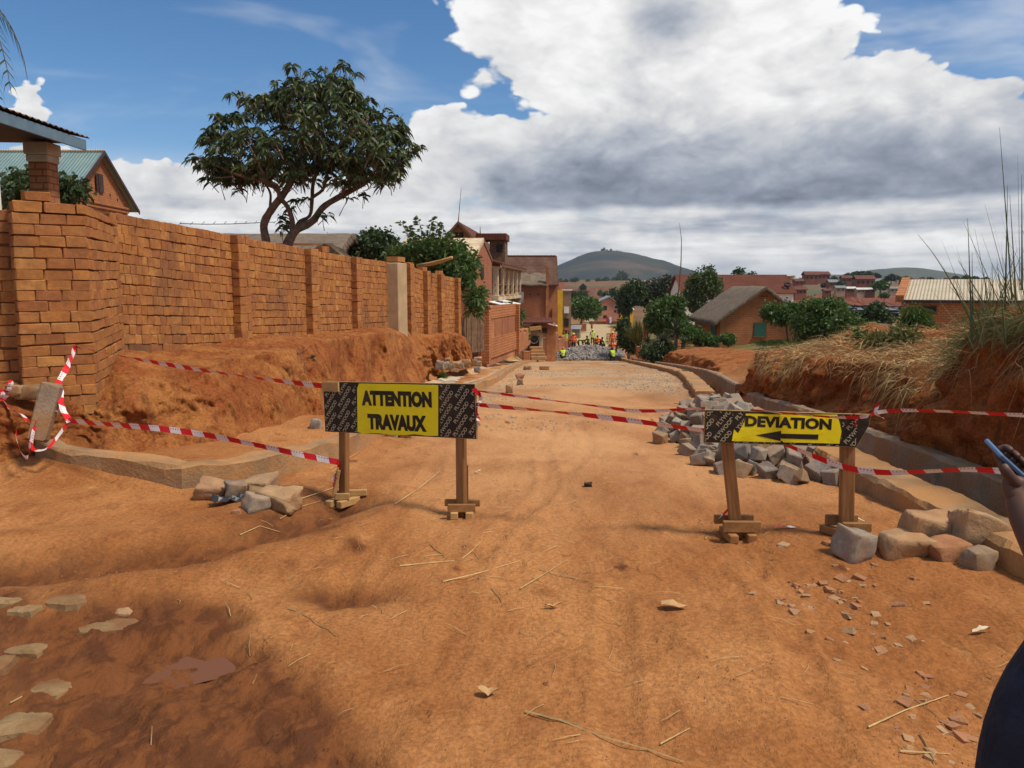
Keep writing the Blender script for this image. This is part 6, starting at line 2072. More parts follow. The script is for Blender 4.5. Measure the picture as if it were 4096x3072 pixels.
# --- yellow house, pink house and the bend of the road
a = P(557.5, 318, 86); zg2 = gz(a.x, 86)
root = empty('yellow_house', (a.x, 86, zg2), R(-4), 'narrow house with a bright yellow painted front corner', 'house')
ht = P(560, 290, 86).z - zg2
mb = MB(); mb.box((.27, .3, ht / 2), (.56, .6, ht)); mb.build('yellow_corner', M['yellowwall'], root)
mb = MB(); mb.box((1.0, 2.6, ht / 2 - .1), (.9, 5.0, ht - .1)); mb.build('wall', M['concrete_grey'], root)
mb = MB(); mb.box((1.0, 2.6, ht + .0), (1.15, 5.2, .1)); mb.build('roof', M['white'], root)
mb = MB(); mb.box((.95, .3, ht * .62), (.55, .7, .7)); mb.build('balcony', M['white'], root)
mb = MB(); mb.box((.95, .08, ht * .38), (.5, .06, .9)); mb.build('window', M['dark'], root)
a = P(559, 300, 92); house('pink_house', 'pink plastered house top above the yellow corner', (a.x, 92, zg2), 0, .7, 4, P(559, 282, 92).z - zg2, .1, 'flat', 'pinkwall', 'sheet_rust')
a = P(597.5, 322.5, 205); zg2 = a.z
root = empty('pink_house', (a.x, 205, zg2), 0, 'two storey orange pink house at the bend with uneven grey roof', 'house')
w = P(620, 322, 205).x - a.x; h1 = P(600, 303, 205).z - zg2; h2 = P(611, 297, 205).z - zg2
mb = MB(); mb.prism([(0, -1), (w, -1), (w, P(620, 305, 205).z - zg2), (w * .56, h2), (0, h1)], 0, 8, 'y'); mb.build('wall', M['pinkwall'], root)
mb = MB(); mb.prism([(-.4, h1 - .1), (w * .56, h2 + .1), (w * .56, h2 + .3), (-.4, h1 + .15)], -.4, 9, 'y'); mb.build('roof_slope', M['sheet_grey'], root)
mb = MB(); mb.prism([(w * .52, h2 - .4), (w + .3, h1 - 1.0), (w + .3, h1 - .8), (w * .52, h2 - .2)], -.4, 9, 'y'); mb.build('roof_slope', M['darkwood'], root)
windows_on(root, [('F', 1.9, 3.2, .85, 1.0, 'dark'), ('F', 1.9, 1.1, .8, .7, 'dark'), ('F', 4.7, 3.5, .8, .8, 'white'), ('F', 4.5, 2.6, .5, .5, 'dark')], w, 8)
a = P(589, 324, 200); b_ = P(617, 325, 200)
o = empty('low_wall', (a.x, 200, a.z - .6), 0, 'low ochre wall in front of the pink house at the bend', 'wall')
mb = MB(); mb.box(((b_.x - a.x) / 2, 0, .5), (b_.x - a.x, .3, 1.5)); mb.build('wall', M['mudwall'], o)
mb = MB(); mb.box(((b_.x - a.x) / 2, -.1, 1.28), (b_.x - a.x + .1, .55, .1)); mb.build('coping', M['concrete'], o)
for k, (u, col, w) in enumerate([(607.5, (.45, .03, .04), .75), (610.2, (.62, .62, .68), .6), (609.0, (.12, .12, .3), .3)]):
    pc = P(u, 317 if k < 2 else 319.5, 198)
    vs = [((x / 4 - .5) * w, .08 * math.sin(x * 2.2), -z * .3) for z in range(6) for x in range(5)]
    fs = [(z * 5 + x, z * 5 + x + 1, z * 5 + x + 6, z * 5 + x + 5) for z in range(5) for x in range(4)]
    o = link('laundry', mesh_from('laundry', vs, fs, mat_plain('laundry_cloth', col, .9, .1), True)); o.location = pc
    tag(o, ['red cloth drying before the pink house', 'white cloth drying beside the red one', 'small dark blue cloth hanging between the red and white ones'][k], 'laundry')
a = P(621.5, 322, 180); house('orange_house', 'small orange and white house half hidden by the trees at the bend', (a.x, 180, a.z), 0, 2.6, 5, P(621, 310, 180).z - a.z, .6, 'mono', 'yellowwall', 'white', .2, .15, [('F', .9, 1.0, 1.2, 1.0, 'white')])
a = P(571, 325, 118); house('grey_shed', 'grey sheet metal shed standing by the road bend on the left', (a.x - .4, 110, gz(a.x, 110)), R(-8), 1.0, 3, 1.3, .4, 'x', 'concrete_grey', 'sheet_grey', .25, .06)
a = P(576, 322, 150); house('brown_shed', 'low brown shed in front of the round tree', (a.x - 2.8, 158, gz(a.x, 158) - .2), 0, 5.5, 4, 1.5, .2, 'flat', 'mudwall', 'sheet_rust')

# timber stacks and slabs beside the far road
rr = random.Random(3)
for k in range(9):
    y = 76 + k * 6.5; x = float(road_r(y)) + .3
    mb = MB()
    for j in range(3): mb.bevbox((rr.uniform(-.1, .1), rr.uniform(-.2, .2), .06 + .13 * j), (1.9, .5, .1), .01, (0, 0, rr.uniform(-.15, .15)))
    o = mb.build('plank_stack', M['wood_pale'] if k % 2 else M['concrete_pale'], None); o.location = (x, y, gz(x, y))
    tag(o, 'stack of boards laid across the drain along the far right side of the road', 'plank stack', 'board stacks along the far right drain')
for k, (u, v, Y, w) in enumerate([(634, 354.5, 66, 3.3)]):
    c = P(u, v, Y)
    root = empty('slab_bridge', (c.x, c.y, c.z - .45), 0, 'pale concrete slab bridging the drain by the far stone heap', 'slab')
    mb = MB(); mb.bevbox((0, 0, .45), (1.2, .6, .12), .02); mb.build('slab', M['concrete_pale'], root)
    mb = MB(); mb.box((-.45, 0, .18), (.16, .5, .42)); mb.box((.42, 0, .18), (.16, .5, .42)); mb.build('support', M['concrete_grey'], root)
# gate pillars of brick among the right bushes
for (u0, u1, vt, vb, Y, lab) in [(643, 648, 317, 354, 56, 'ragged brick pillar standing between the grass clump and the agaves'), (636, 642.5, 346, 357, 60, 'broken red brick stump by the drain')]:
    c0 = P(u0, vb, Y); w = P(u1, vb, Y).x - c0.x; hh = P(u0, vt, Y).z - c0.z
    mb = MB()
    for k in range(6): mb.bevbox((w / 2 + rr.uniform(-.02, .02), 0, hh * (k + .5) / 6), (w * rr.uniform(.85, 1.05), w, hh / 6 - .01), .02)
    o = mb.build('brick_pillar', M['bw_red'], None); o.location = c0; tag(o, lab, 'pillar')

# --- wires, poles
mb = MB()
pts = [P(180, 223.5, 16), P(205, 224.2, 16.5), P(230, 224, 17), P(275, 222, 18)]
mb.tube(pts, .008, 5)
for k in range(10):
    q = Vector(pts[0]).lerp(Vector(pts[-1]), k / 9); mb.tube([q + Vector((-.03, 0, -.03)), q + Vector((.03, 0, .03))], .006, 4)
o = mb.build('barbed_wire', M['darkwood'], None); tag(o, 'strand of barbed wire stretched above the wall left of the big tree', 'wire')
mb = MB(); mb.tube([P(417, 266, 21.5), P(430, 264, 21.3), P(440, 261.5, 21), P(452, 257.5, 20.7)], [.05, .055, .05, .04], 8); o = mb.build('leaning_pole', M['wood_pale'], None, True); tag(o, 'bare wooden pole sticking out over the wall top', 'pole')
mb = MB(); mb.tube([P(672, 330, 60), P(676, 308, 60), P(679.5, 285, 60), P(681, 262, 60), P(681.5, 240, 60), P(679.5, 223, 60)], [.07, .06, .05, .04, .025, .012], 7); o = mb.build('bent_pole', M['wood_grey'], None, True); tag(o, 'tall thin crooked mast among the right hand trees', 'mast')
# ------------------------------------------------------------------ plants
M['leaf_mango'] = mat_leaf('mango_leaves', [(.034, .064, .022), (.060, .105, .026), (.040, .070, .028), (.098, .130, .030), (.055, .052, .030), (.042, .085, .024), (.13, .11, .034), (.036, .066, .028)], .45, .18)
M['leaf_green'] = mat_leaf('green_leaves', [(.060, .115, .030), (.090, .150, .036), (.070, .13, .032), (.115, .175, .045), (.06, .11, .036)], .5, .25)
M['leaf_dark'] = mat_leaf('dark_leaves', [(.042, .072, .028), (.062, .10, .034), (.050, .082, .034), (.078, .115, .042)], .55, .18)
M['leaf_brown'] = mat_leaf('dusky_leaves', [(.042, .044, .030), (.055, .054, .034), (.040, .050, .030), (.07, .075, .04)], .6, .15)
M['leaf_pale'] = mat_leaf('pale_leaves', [(.075, .115, .045), (.095, .135, .05), (.06, .095, .04)], .55, .25)
M['leaf_grass'] = mat_leaf('olive_grass', [(.12, .13, .035), (.16, .15, .05), (.09, .11, .03), (.22, .17, .07)], .6, .25)
M['leaf_reed'] = mat_leaf('reed_blades', [(.050, .075, .028), (.085, .10, .04), (.13, .115, .055), (.055, .085, .03), (.17, .13, .07)], .55, .2)
M['leaf_agave'] = mat_leaf('agave_blades', [(.055, .08, .045), (.075, .10, .055), (.10, .085, .04)], .5, .1)


def leaf_mesh(name, base, dirs, length, width, droop, mat, seed=0, long=False):
    n = len(base)
    rg = np.random.default_rng(seed)
    d = dirs / (np.linalg.norm(dirs, axis=1)[:, None] + 1e-9)
    ln = length * rg.uniform(.7, 1.25, n)
    wd = width * rg.uniform(.75, 1.2, n)
    rv = rg.normal(size=(n, 3)); rv[:, 2] *= .35
    side = np.cross(d, rv); side /= np.linalg.norm(side, axis=1)[:, None] + 1e-9
    g_ = np.zeros((n, 3)); g_[:, 2] = -1
    if not long:
        mid = base + d * (ln * .5)[:, None] + g_ * (ln * droop * .25)[:, None]
        tip = base + d * ln[:, None] + g_ * (ln * droop)[:, None]
        L_ = mid + side * (wd * .5)[:, None]; R_ = mid - side * (wd * .5)[:, None]
        V = np.stack([base, L_, tip, R_], 1).reshape(-1, 3)
        i = np.arange(n)[:, None] * 4
        F = np.concatenate([i + [0, 1, 2], i + [0, 2, 3]], 0)
        return mesh_from(name, V.tolist(), F.tolist(), mat)
    p1 = base + d * (ln * .35)[:, None] + g_ * (ln * droop * .10)[:, None]
    p2 = base + d * (ln * .68)[:, None] + g_ * (ln * droop * .42)[:, None]
    tip = base + d * (ln * .92)[:, None] + g_ * (ln * droop * .95)[:, None]
    s = side * (wd * .5)[:, None]
    V = np.stack([base, p1 + s, p1 - s, p2 + s * .85, p2 - s * .85, tip], 1).reshape(-1, 3)
    i = np.arange(n)[:, None] * 6
    F = (i + [0, 2, 1]).tolist() + (i + [1, 2, 4, 3]).tolist() + (i + [3, 4, 5]).tolist()
    return mesh_from(name, V.tolist(), F, mat)


def crown_points(ells, n, rg, shell=.5, carve=.0, seed=0):
    ells = np.array(ells, float)
    vol = ells[:, 3] * ells[:, 4] * ells[:, 5]
    pick = rg.choice(len(ells), n, p=vol / vol.sum())
    v = rg.normal(size=(n, 3)); v /= np.linalg.norm(v, axis=1)[:, None]
    r = rg.random(n) ** shell
    r *= 1 + .22 * rg.normal(size=n) * .5
    c = ells[pick, :3]; rad = ells[pick, 3:]
    p = c + v * rad * r[:, None]
    if carve:
        k = fbm(p[:, 0] / carve, p[:, 1] / carve, p[:, 2] / carve, 2, seed) > -.28
        p, v = p[k], v[k]
    return p, v


def crown(parent, ells, nclu, per, ll, lw, mat, droop=.3, seed=1, shell=.45, name='crown', spread=.9, up=.25, carve=0):
    """leaf clusters through a set of ellipsoids (x, y, z, rx, ry, rz), world coordinates"""
    rg = np.random.default_rng(seed)
    p, v = crown_points(ells, nclu, rg, shell, carve, seed)
    base = np.repeat(p, per, 0); out = np.repeat(v, per, 0)
    d = rg.normal(size=base.shape) * spread + out * .6
    d[:, 2] += up
    base = base + rg.normal(size=base.shape) * ll * .35
    inv = np.array(parent.matrix_basis.inverted()) if parent is not None else np.eye(4)
    base = base @ inv[:3, :3].T + inv[:3, 3]
    return link(name, leaf_mesh(name, base, d, ll, lw, droop, mat, seed), parent)


def px_ell(u, v, Y, ru, rv, ry=None):
    c = P(u, v, Y); k = Y / FPX
    return (c.x, c.y, c.z, ru * k, (ry if ry is not None else ru * k), rv * k)


def tree(name, label, trunk_px, Y, ells, mat, nclu, per, ll, lw, seed, droop=.3, cat='tree', group=None, r0=.12, shell=.45, limbs=4, trunkmat='bark', up=.25, carve=0, base_z=None):
    """trunk_px: (u, v) of the foot"""
    foot = P(trunk_px[0], trunk_px[1], Y)
    if base_z is not None: foot.z = base_z
    root = empty(name, foot, 0, label, cat, group)
    rs = random.Random(seed)
    E = [px_ell(*e) for e in ells]
    mb = MB()
    zlow = min(e[2] - e[5] for e in E)
    cx = sum(e[0] for e in E) / len(E); cz = sum(e[2] for e in E) / len(E)
    fork = Vector((foot.x * .5 + cx * .5, Y, max(foot.z + .3, zlow * .65 + cz * .35)))
    mb.tube([foot - Vector((0, 0, .3)), foot.lerp(fork, .5) + Vector((rs.uniform(-.1, .1), 0, 0)), fork], [r0, r0 * .85, r0 * .7], 8)
    for k in range(limbs):
        e = E[k % len(E)]
        t = Vector((e[0] + rs.uniform(-.5, .5) * e[3], e[1] + rs.uniform(-.5, .5) * e[4], e[2] + rs.uniform(-.2, .6) * e[5]))
        m = fork.lerp(t, .5) + Vector((rs.uniform(-.1, .1), 0, rs.uniform(-.05, .15)))
        mb.tube([fork, m, t], [r0 * .55, r0 * .35, r0 * .12], 6)
    mb.build('trunk', M[trunkmat], root, True, True)
    crown(root, E, nclu, per, ll, lw, M[mat], droop, seed, shell, 'crown', .9, up, carve)
    return root


# --- the big mango tree behind the wall
def Z4(x, y, Y): return P(200 + .113 * x, 62.5 + .113 * y, Y)
mroot = empty('mango_tree', Z4(680, 1640, 20), 0, 'big spreading dark leaved tree with forked trunk behind the brick wall', 'tree')
YT = 20.0
trunk = MB()
def limb(pts, r, n=9):
    P_ = [Z4(x, y, YT + dy) for x, y, dy in pts]
    S = catmull([tuple(p) for p in P_], max(8, 4 * len(P_)))
    rad = np.interp(np.linspace(0, 1, len(S)), np.linspace(0, 1, len(r)), r)
    rad = rad * .82 * (1 + .08 * vnoise(np.arange(len(S)) * .9, np.arange(len(S)) * 0, 0, 5))
    trunk.tube([Vector(s) for s in S], [float(x) for x in rad], n)
    return S
limb([(600, 1760, 0), (585, 1580, 0), (565, 1440, 0), (640, 1290, -.1), (720, 1190, -.15), (790, 1080, -.1), (850, 950, 0), (900, 760, .1), (930, 500, .2), (960, 330, .2)], [.135, .13, .115, .11, .1, .09, .06, .04, .02])
limb([(740, 1760, .1), (780, 1600, .1), (840, 1490, .1), (1000, 1400, .2), (1080, 1290, .2), (1250, 1180, .3), (1450, 1070, .3), (1600, 960, .4), (1720, 820, .4)], [.16, .15, .13, .10, .09, .085, .07, .05, .025])
limb([(820, 1500, .1), (815, 1390, 0), (770, 1270, -.1), (700, 1180, -.3), (690, 1100, -.3), (560, 1050, -.5), (350, 1000, -.6), (120, 900, -.6)], [.085, .075, .07, .06, .05, .04, .03, .012])
limb([(840, 1480, .1), (890, 1400, .3), (960, 1370, .4), (990, 1220, .5), (1000, 1080, .6), (1060, 900, .8), (1100, 650, .8)], [.06, .05, .06, .055, .05, .04, .015])
limb([(1000, 1190, .5), (1090, 1120, .4), (1120, 1000, .3), (1200, 820, .2), (1300, 560, .1)], [.05, .05, .045, .03, .012])
limb([(720, 1190, -.15), (660, 1110, -.4), (600, 1080, -.7), (520, 900, -1.0), (420, 700, -1.1)], [.06, .05, .045, .03, .012])
limb([(620, 1280, -.1), (620, 1150, .2), (580, 1080, .4), (430, 950, .8), (250, 800, 1.0)], [.04, .035, .03, .02, .01])
limb([(850, 950, 0), (760, 800, .6), (640, 600, .9), (520, 420, .9)], [.05, .04, .02, .01])
limb([(1250, 1180, .3), (1330, 1000, -.2), (1420, 750, -.6), (1480, 480, -.6)], [.05, .035, .02, .01])
limb([(300, 1010, -.6), (120, 1010, -.6), (20, 940, -.6)], [.025, .015, .006])
limb([(1600, 960, .4), (1780, 900, .2), (1880, 780, .1)], [.03, .015, .006])
poly4 = [(20, 650), (100, 560), (200, 480), (320, 430), (380, 330), (500, 300), (620, 330), (720, 190), (830, 120), (950, 150), (1080, 130), (1230, 90), (1340, 180), (1370, 330), (1500, 320), (1580, 410), (1590, 560), (1700, 500), (1820, 560), (1830, 690), (1890, 760), (1840, 880), (1800, 1000), (1650, 1000), (1500, 1030), (1350, 960), (1200, 990), (1050, 940), (930, 980), (800, 960), (650, 990), (500, 1010), (320, 1020), (150, 1000), (20, 930), (10, 820)]
def inside(x, y, poly):
    c = False; j = len(poly) - 1
    for i in range(len(poly)):
        if (poly[i][1] > y) != (poly[j][1] > y) and x < (poly[j][0] - poly[i][0]) * (y - poly[i][1]) / (poly[j][1] - poly[i][1]) + poly[i][0]:
            c = not c
        j = i
    return c
rs = random.Random(12)
pa = np.array(poly4, float); pb = np.roll(pa, -1, 0)
def edge_d(x, y):
    dd = pb - pa; t = np.clip(((x - pa[:, 0]) * dd[:, 0] + (y - pa[:, 1]) * dd[:, 1]) / (dd ** 2).sum(1), 0, 1)
    return float(np.min(np.hypot(x - pa[:, 0] - t * dd[:, 0], y - pa[:, 1] - t * dd[:, 1])))
bases, dirs, twig = [], [], MB()
cl = []
while len(cl) < 720:
    x, y = rs.uniform(0, 1900), rs.uniform(70, 1050)
    if not inside(x, y, poly4): continue
    e = edge_d(x, y)
    if vnoise(np.array([x / 120.]), np.array([y / 95.]), 0, 44)[0] < -.62: continue
    thick = min(1.0, e / 330) ** .6 * 1.8
    if y > 900 and rs.random() < .25: continue
    cl.append((x, y, rs.uniform(-1, 1) * thick))
for k in range(90):
    cl.append((rs.uniform(150, 1760), rs.uniform(900, 1075), rs.uniform(-1, 1)))
for k in range(46):
    i = rs.randrange(len(poly4)); x, y = poly4[i]; dx_, dy_ = x - 950, y - 600; l_ = math.hypot(dx_, dy_); q_ = rs.uniform(15, 95)
    cl.append((x + dx_ / l_ * q_ + rs.uniform(-40, 40), y + dy_ / l_ * q_ + rs.uniform(-30, 30), rs.uniform(-.5, .5)))
cl += [(x + rs.uniform(-25, 25), y + rs.uniform(-20, 20), rs.uniform(-.3, .3)) for x, y in [(300, 1090), (340, 1130), (260, 1080), (850, 1240), (830, 1290), (1150, 1340), (1080, 1350), (730, 1440), (700, 1380), (720, 1480), (1420, 1160), (1700, 560), (1780, 620), (1300, 1200), (930, 1220)]]
for (x, y, dy) in cl:
    c = Z4(x, y, YT + dy)
    n = rs.randint(9, 17)
    ax = Vector((rs.uniform(-.5, .5) + (x - 950) / 1600, rs.uniform(-.5, .5) + dy * .3, rs.uniform(.2, .9)))
    tw = c - ax.normalized() * rs.uniform(.25, .5)
    twig.tube([tw, c], [.012, .006], 4, 0, False)
    for k in range(n):
        th = rs.uniform(0, 6.28)
        d = Vector((math.cos(th), math.sin(th), rs.uniform(-.35, .55))) + ax * .35
        bases.append(tuple(c + Vector((rs.gauss(0, .03), rs.gauss(0, .03), rs.gauss(0, .03)))))
        dirs.append(tuple(d))
for (x0, y0, x1, y1) in [(880, 170, 890, 30), (850, 180, 855, 60), (1235, 130, 1245, 30), (1290, 170, 1300, 60), (1310, 170, 1335, 80), (680, 320, 685, 160), (375, 380, 375, 250), (400, 380, 402, 270), (1590, 520, 1640, 360), (1740, 520, 1800, 450), (1640, 640, 1560, 470), (60, 960, 0, 1040), (1560, 1060, 1640, 1110), (1440, 1140, 1540, 1100)]:
    twig.tube([Z4(x0, y0, YT), Z4((x0 + x1) / 2 + 4, (y0 + y1) / 2, YT), Z4(x1, y1, YT)], [.012, .008, .004], 4, 0, False)
trunk.build('trunk', M['bark'], mroot, True, True)
twig.build('twigs', M['bark'], mroot, True, True)['kind'] = 'stuff'
inv = np.array(mroot.matrix_basis.inverted())
link('crown', leaf_mesh('crown', np.array(bases) + inv[:3, 3], np.array(dirs), .25, .062, .8, M['leaf_mango'], 3, True), mroot)

# --- shrubs behind the compound wall and on the left
tree('shrub', 'dark leafy shrub between the veranda pillar and the teal roofed house', (45, 215), 20, [(40, 190, 20, 34, 20), (70, 190, 20, 16, 14), (25, 196, 20, 16, 18)], 'leaf_dark', 900, 5, .16, .09, 21, cat='shrub')
tree('tree', 'bushy tree above the wall just right of the big trunk', (322, 262), 30, [(315, 252, 30, 22, 14), (335, 256, 30, 16, 12), (302, 249, 30, 10, 10)], 'leaf_green', 800, 5, .18, .10, 22, r0=.1)
tree('tree', 'round dense dark tree above the wall beside the rendered pilaster', (376, 268), 30, [(376, 246, 30, 20, 16), (362, 256, 30, 14, 12), (390, 254, 30, 14, 14)], 'leaf_dark', 1100, 5, .17, .10, 23, r0=.1)
tree('tree', 'large leafy tree spilling over the far end of the brick wall', (462, 330), 25.2, [(425, 252, 26, 28, 13), (447, 254, 26, 22, 14), (402, 256, 26, 15, 10), (464, 272, 25.4, 17, 19), (475, 297, 25.2, 11, 17), (445, 270, 26, 24, 14)], 'leaf_green', 2600, 5, .17, .085, 24, .4, r0=.12, carve=.5)
root = empty('sapling', P(425, 262, 25), 0, 'upright leafy shoots rising above the leafy tree by the wall', 'shrub')
mb = MB(); B_, D_ = [], []
for (u, v, u1, v1) in [(410, 240, 401, 222), (422, 240, 418, 217), (428, 240, 432, 217), (440, 245, 444, 226), (415, 245, 408, 226), (433, 243, 438, 222), (447, 250, 452, 232)]:
    a, b_ = P(u, v, 25), P(u1, v1, 25); mb.tube([a, a.lerp(b_, .5) + Vector((.03, 0, 0)), b_], [.015, .01, .005], 5)
    for k in range(26):
        c = a.lerp(b_, .15 + .85 * k / 25); th = rs.uniform(0, 6.28); B_.append(tuple(c)); D_.append((math.cos(th), math.sin(th), .3))
mb.build('stem', M['bark'], root, True, True)
inv = np.array(root.matrix_basis.inverted()); link('leaves', leaf_mesh('leaves', np.array(B_) + inv[:3, 3], np.array(D_), .2, .09, .25, M['leaf_green'], 9), root)
tree('shrub', 'glossy shrub growing beside the stall behind the rubble wall', (515, 345), 44, [(515, 316, 44, 8, 8), (513, 326, 44, 6, 8)], 'leaf_green', 420, 5, .2, .1, 25, cat='shrub', r0=.05)
tree('shrub', 'low bright shrub on the rubble wall in front of the stall', (521, 347), 46, [(521, 336, 46, 8, 6), (517, 332, 46, 5, 5)], 'leaf_green', 300, 5, .18, .1, 26, cat='shrub', r0=.04)
tree('tree', 'round green tree at the bend of the road', (581, 322), 150, [(586, 307, 150, 13, 10), (576, 308, 150, 9, 8), (594, 309, 150, 8, 8)], 'leaf_green', 1500, 5, .5, .3, 27, r0=.25, shell=.4)
tree('tree', 'taller tree behind the round one at the road bend', (574, 318), 170, [(572, 301, 170, 6, 10), (580, 298, 170, 8, 7)], 'leaf_dark', 600, 5, .5, .3, 28, r0=.2)

# --- right side greenery
tree('tree', 'dark green tree at the left of the right hand clump', (628, 330), 92, [(629, 295, 92, 10, 10), (636, 290, 92, 10, 9), (625, 306, 92, 7, 9)], 'leaf_dark', 1300, 5, .34, .2, 30, r0=.2)
tree('tree', 'dusky brownish tree rising above the right hand clump', (662, 330), 96, [(658, 292, 96, 17, 12), (670, 286, 96, 11, 10), (648, 297, 96, 12, 10), (672, 300, 96, 9, 12)], 'leaf_brown', 1900, 5, .34, .2, 31, r0=.22)
tree('tree', 'fresh green tree in front of the dusky one', (664, 345), 55, [(662, 312, 55, 14, 14), (674, 304, 55, 11, 9), (655, 322, 55, 10, 11), (678, 320, 55, 9, 11), (668, 328, 55, 12, 9)], 'leaf_green', 2300, 5, .22, .12, 32, r0=.12)
tree('tree', 'tall thin crowned tree with sky between its leaves left of the thatched house', (694, 330), 66, [(702, 282, 66, 15, 12), (714, 287, 66, 10, 12), (694, 296, 66, 12, 14), (708, 272, 66, 7, 7), (700, 308, 66, 10, 9)], 'leaf_pale', 1300, 5, .24, .13, 33, r0=.1, shell=.6)
tree('tree', 'small tree poking above the rusty red roof', (745, 292), 78, [(742, 281, 78, 7, 5), (750, 279, 78, 6, 5), (739, 272, 78, 4, 3)], 'leaf_dark', 420, 5, .3, .17, 34, r0=.1)
tree('shrub', 'dark hedge along the drain below the grass clump', (628, 352), 66, [(628, 339, 66, 9, 9), (634, 345, 66, 8, 7), (624, 326, 66, 6, 8)], 'leaf_dark', 1000, 5, .25, .14, 35, cat='shrub', r0=.06)
tree('shrub', 'shadowy bush under the agaves', (656, 366), 46, [(655, 352, 46, 12, 9), (668, 352, 46, 9, 9), (646, 350, 46, 5, 7)], 'leaf_dark', 800, 5, .16, .1, 36, cat='shrub', r0=.05)
tree('shrub', 'bright green hedge at the corner of the thatched house', (700, 348), 49, [(692, 334, 48.5, 11, 8), (704, 339, 48.5, 10, 6), (714, 341, 48, 6, 4), (685, 328, 49, 7, 7)], 'leaf_green', 1300, 5, .16, .09, 37, cat='shrub', r0=.05)
tree('shrub', 'small bush before the left half of the thatched house', (728, 347), 47, [(728, 339, 47, 7, 5)], 'leaf_green', 320, 5, .15, .09, 38, cat='shrub', r0=.03)
tree('tree', 'small spreading tree in front of the right end of the thatched house', (790, 344), 41, [(771, 312, 41, 10, 9), (790, 310, 41, 12, 8), (783, 317, 41, 13, 7)], 'leaf_green', 900, 5, .17, .1, 39, r0=.07, shell=.6)
tree('shrub', 'large dark bush right of the small spreading tree', (815, 345), 38, [(812, 306, 38, 12, 8), (830, 308, 38, 16, 10), (806, 325, 38, 14, 16), (830, 328, 38, 22, 16)], 'leaf_green', 1900, 5, .18, .1, 40, cat='shrub', r0=.08)
tree('shrub', 'bank of green bushes left of the pale roofed house', (862, 346), 35, [(850, 330, 35, 18, 14), (868, 336, 35, 18, 12), (886, 340, 35, 14, 9), (845, 320, 35, 10, 10)], 'leaf_green', 1700, 5, .16, .09, 41, cat='shrub', r0=.05)
tree('shrub', 'dark round bush before the water', (874, 325), 52, [(876, 312, 52, 9, 9), (868, 316, 52, 7, 7), (886, 318, 52, 7, 6)], 'leaf_dark', 700, 5, .2, .12, 42, cat='shrub', r0=.05)
tree('shrub', 'drooping pale green plant against the pale roofed house', (917, 346), 30, [(915, 315, 30, 9, 8), (912, 326, 30, 9, 8), (922, 322, 30, 7, 8)], 'leaf_green', 130, 6, .32, .10, 43, .7, cat='shrub', r0=.03)
tree('shrub', 'small bright shoot on the straw covered bank', (858, 350), 14.5, [(858, 338, 14.5, 6, 8)], 'leaf_green', 34, 5, .14, .05, 44, cat='plant', r0=.012)
tree('shrub', 'leafy weeds along the top of the right bank', (890, 350), 12.6, [(885, 341, 12.6, 18, 5), (905, 338, 12.2, 14, 7)], 'leaf_grass', 260, 5, .15, .03, 45, cat='weeds', r0=.01)
tree('shrub', 'creeping weed in the gully of the left bank', (302, 375), 10.9, [(305, 350, 11.9, 7, 4), (309, 360, 11.3, 5, 5)], 'leaf_dark', 60, 4, .05, .03, 46, cat='weeds', r0=.006)
for k, (u, v, Y, ru, lab) in enumerate([(684, 366, 26, 5, 'weed tuft on the edge of the path, left of two'), (706, 371, 22, 8, 'weed tuft on the edge of the path, right of two'), (440, 366, 20.2, 5, 'green moss tuft at the foot of the far end of the left bank'), (785, 342, 41, 30, 'short green grass in front of the thatched house')]):
    c = P(u, v, Y); o = crown(None, [(c.x, c.y, gz(c.x, c.y) + .06, ru * Y / FPX, ru * Y / FPX * .8, .07)], 220 if k < 3 else 1500, 4, .09 if k < 3 else .16, .02, M['leaf_green'], .2, 60 + k, .7, 'weed_tuft' if k < 3 else 'lawn_grass', .6, .9)
    tag(o, lab, 'weeds' if k < 3 else None, None, 'stuff' if k == 3 else None)


def rosette(name, label, u, v, Y, rad, n, mat, up, width, seed, stem=0.0, cat='agave'):
    c = P(u, v, Y); root = empty(name, c - Vector((0, 0, stem)), 0, label, cat)
    rs = random.Random(seed); V, F = [], []
    for k in range(n):
        th = rs.uniform(0, 6.28); el = rs.uniform(up[0], up[1]); l = rad * rs.uniform(.75, 1.1)
        d = Vector((math.cos(th) * math.cos(el), math.sin(th) * math.cos(el), math.sin(el)))
        sd = Vector((-math.sin(th), math.cos(th), 0)); b_ = len(V)
        for i, (t, w) in enumerate(((0, .8), (.35, 1), (.7, .7), (1, .05))):
            p = c + d * l * t - Vector((0, 0, .35 * l * t * t * max(0, math.cos(el) - .2))); nn = sd * width * w / 2
            V += [p - nn + Vector((0, 0, width * .25)), p - Vector((0, 0, 0)), p + nn + Vector((0, 0, width * .25))]
            if i:
                a = b_ + 3 * (i - 1); e = b_ + 3 * i
                F += [(a, e, e + 1, a + 1), (a + 1, e + 1, e + 2, a + 2)]
    inv = root.matrix_basis.inverted()
    link('blades', mesh_from('blades', [inv @ v_ for v_ in V], F, M[mat]), root)
    if stem:
        mb = MB(); mb.tube([c - Vector((0, 0, stem + .3)), c], [.13, .10], 8); mb.build('stem', M['bark'], root, True, True)
    return root
rosette('agave_plant', 'stiff grey green agave on a short stem, nearest of the agaves', 664, 341, 46, .72, 70, 'leaf_agave', (-.5, 1.2), .09, 3, .9)
rosette('agave_plant', 'taller agave with upright blades behind the nearest one', 676, 333, 49, .95, 60, 'leaf_agave', (.1, 1.5), .09, 4, 1.2)
rosette('agave_plant', 'small agave at the right of the agaves', 683, 343, 47, .6, 50, 'leaf_agave', (-.3, 1.1), .07, 5, .5)
rosette('agave_plant', 'small bushy agave at the left of the agaves by the drain', 648, 341, 50, .55, 50, 'leaf_agave', (-.2, 1.2), .07, 6, .6)
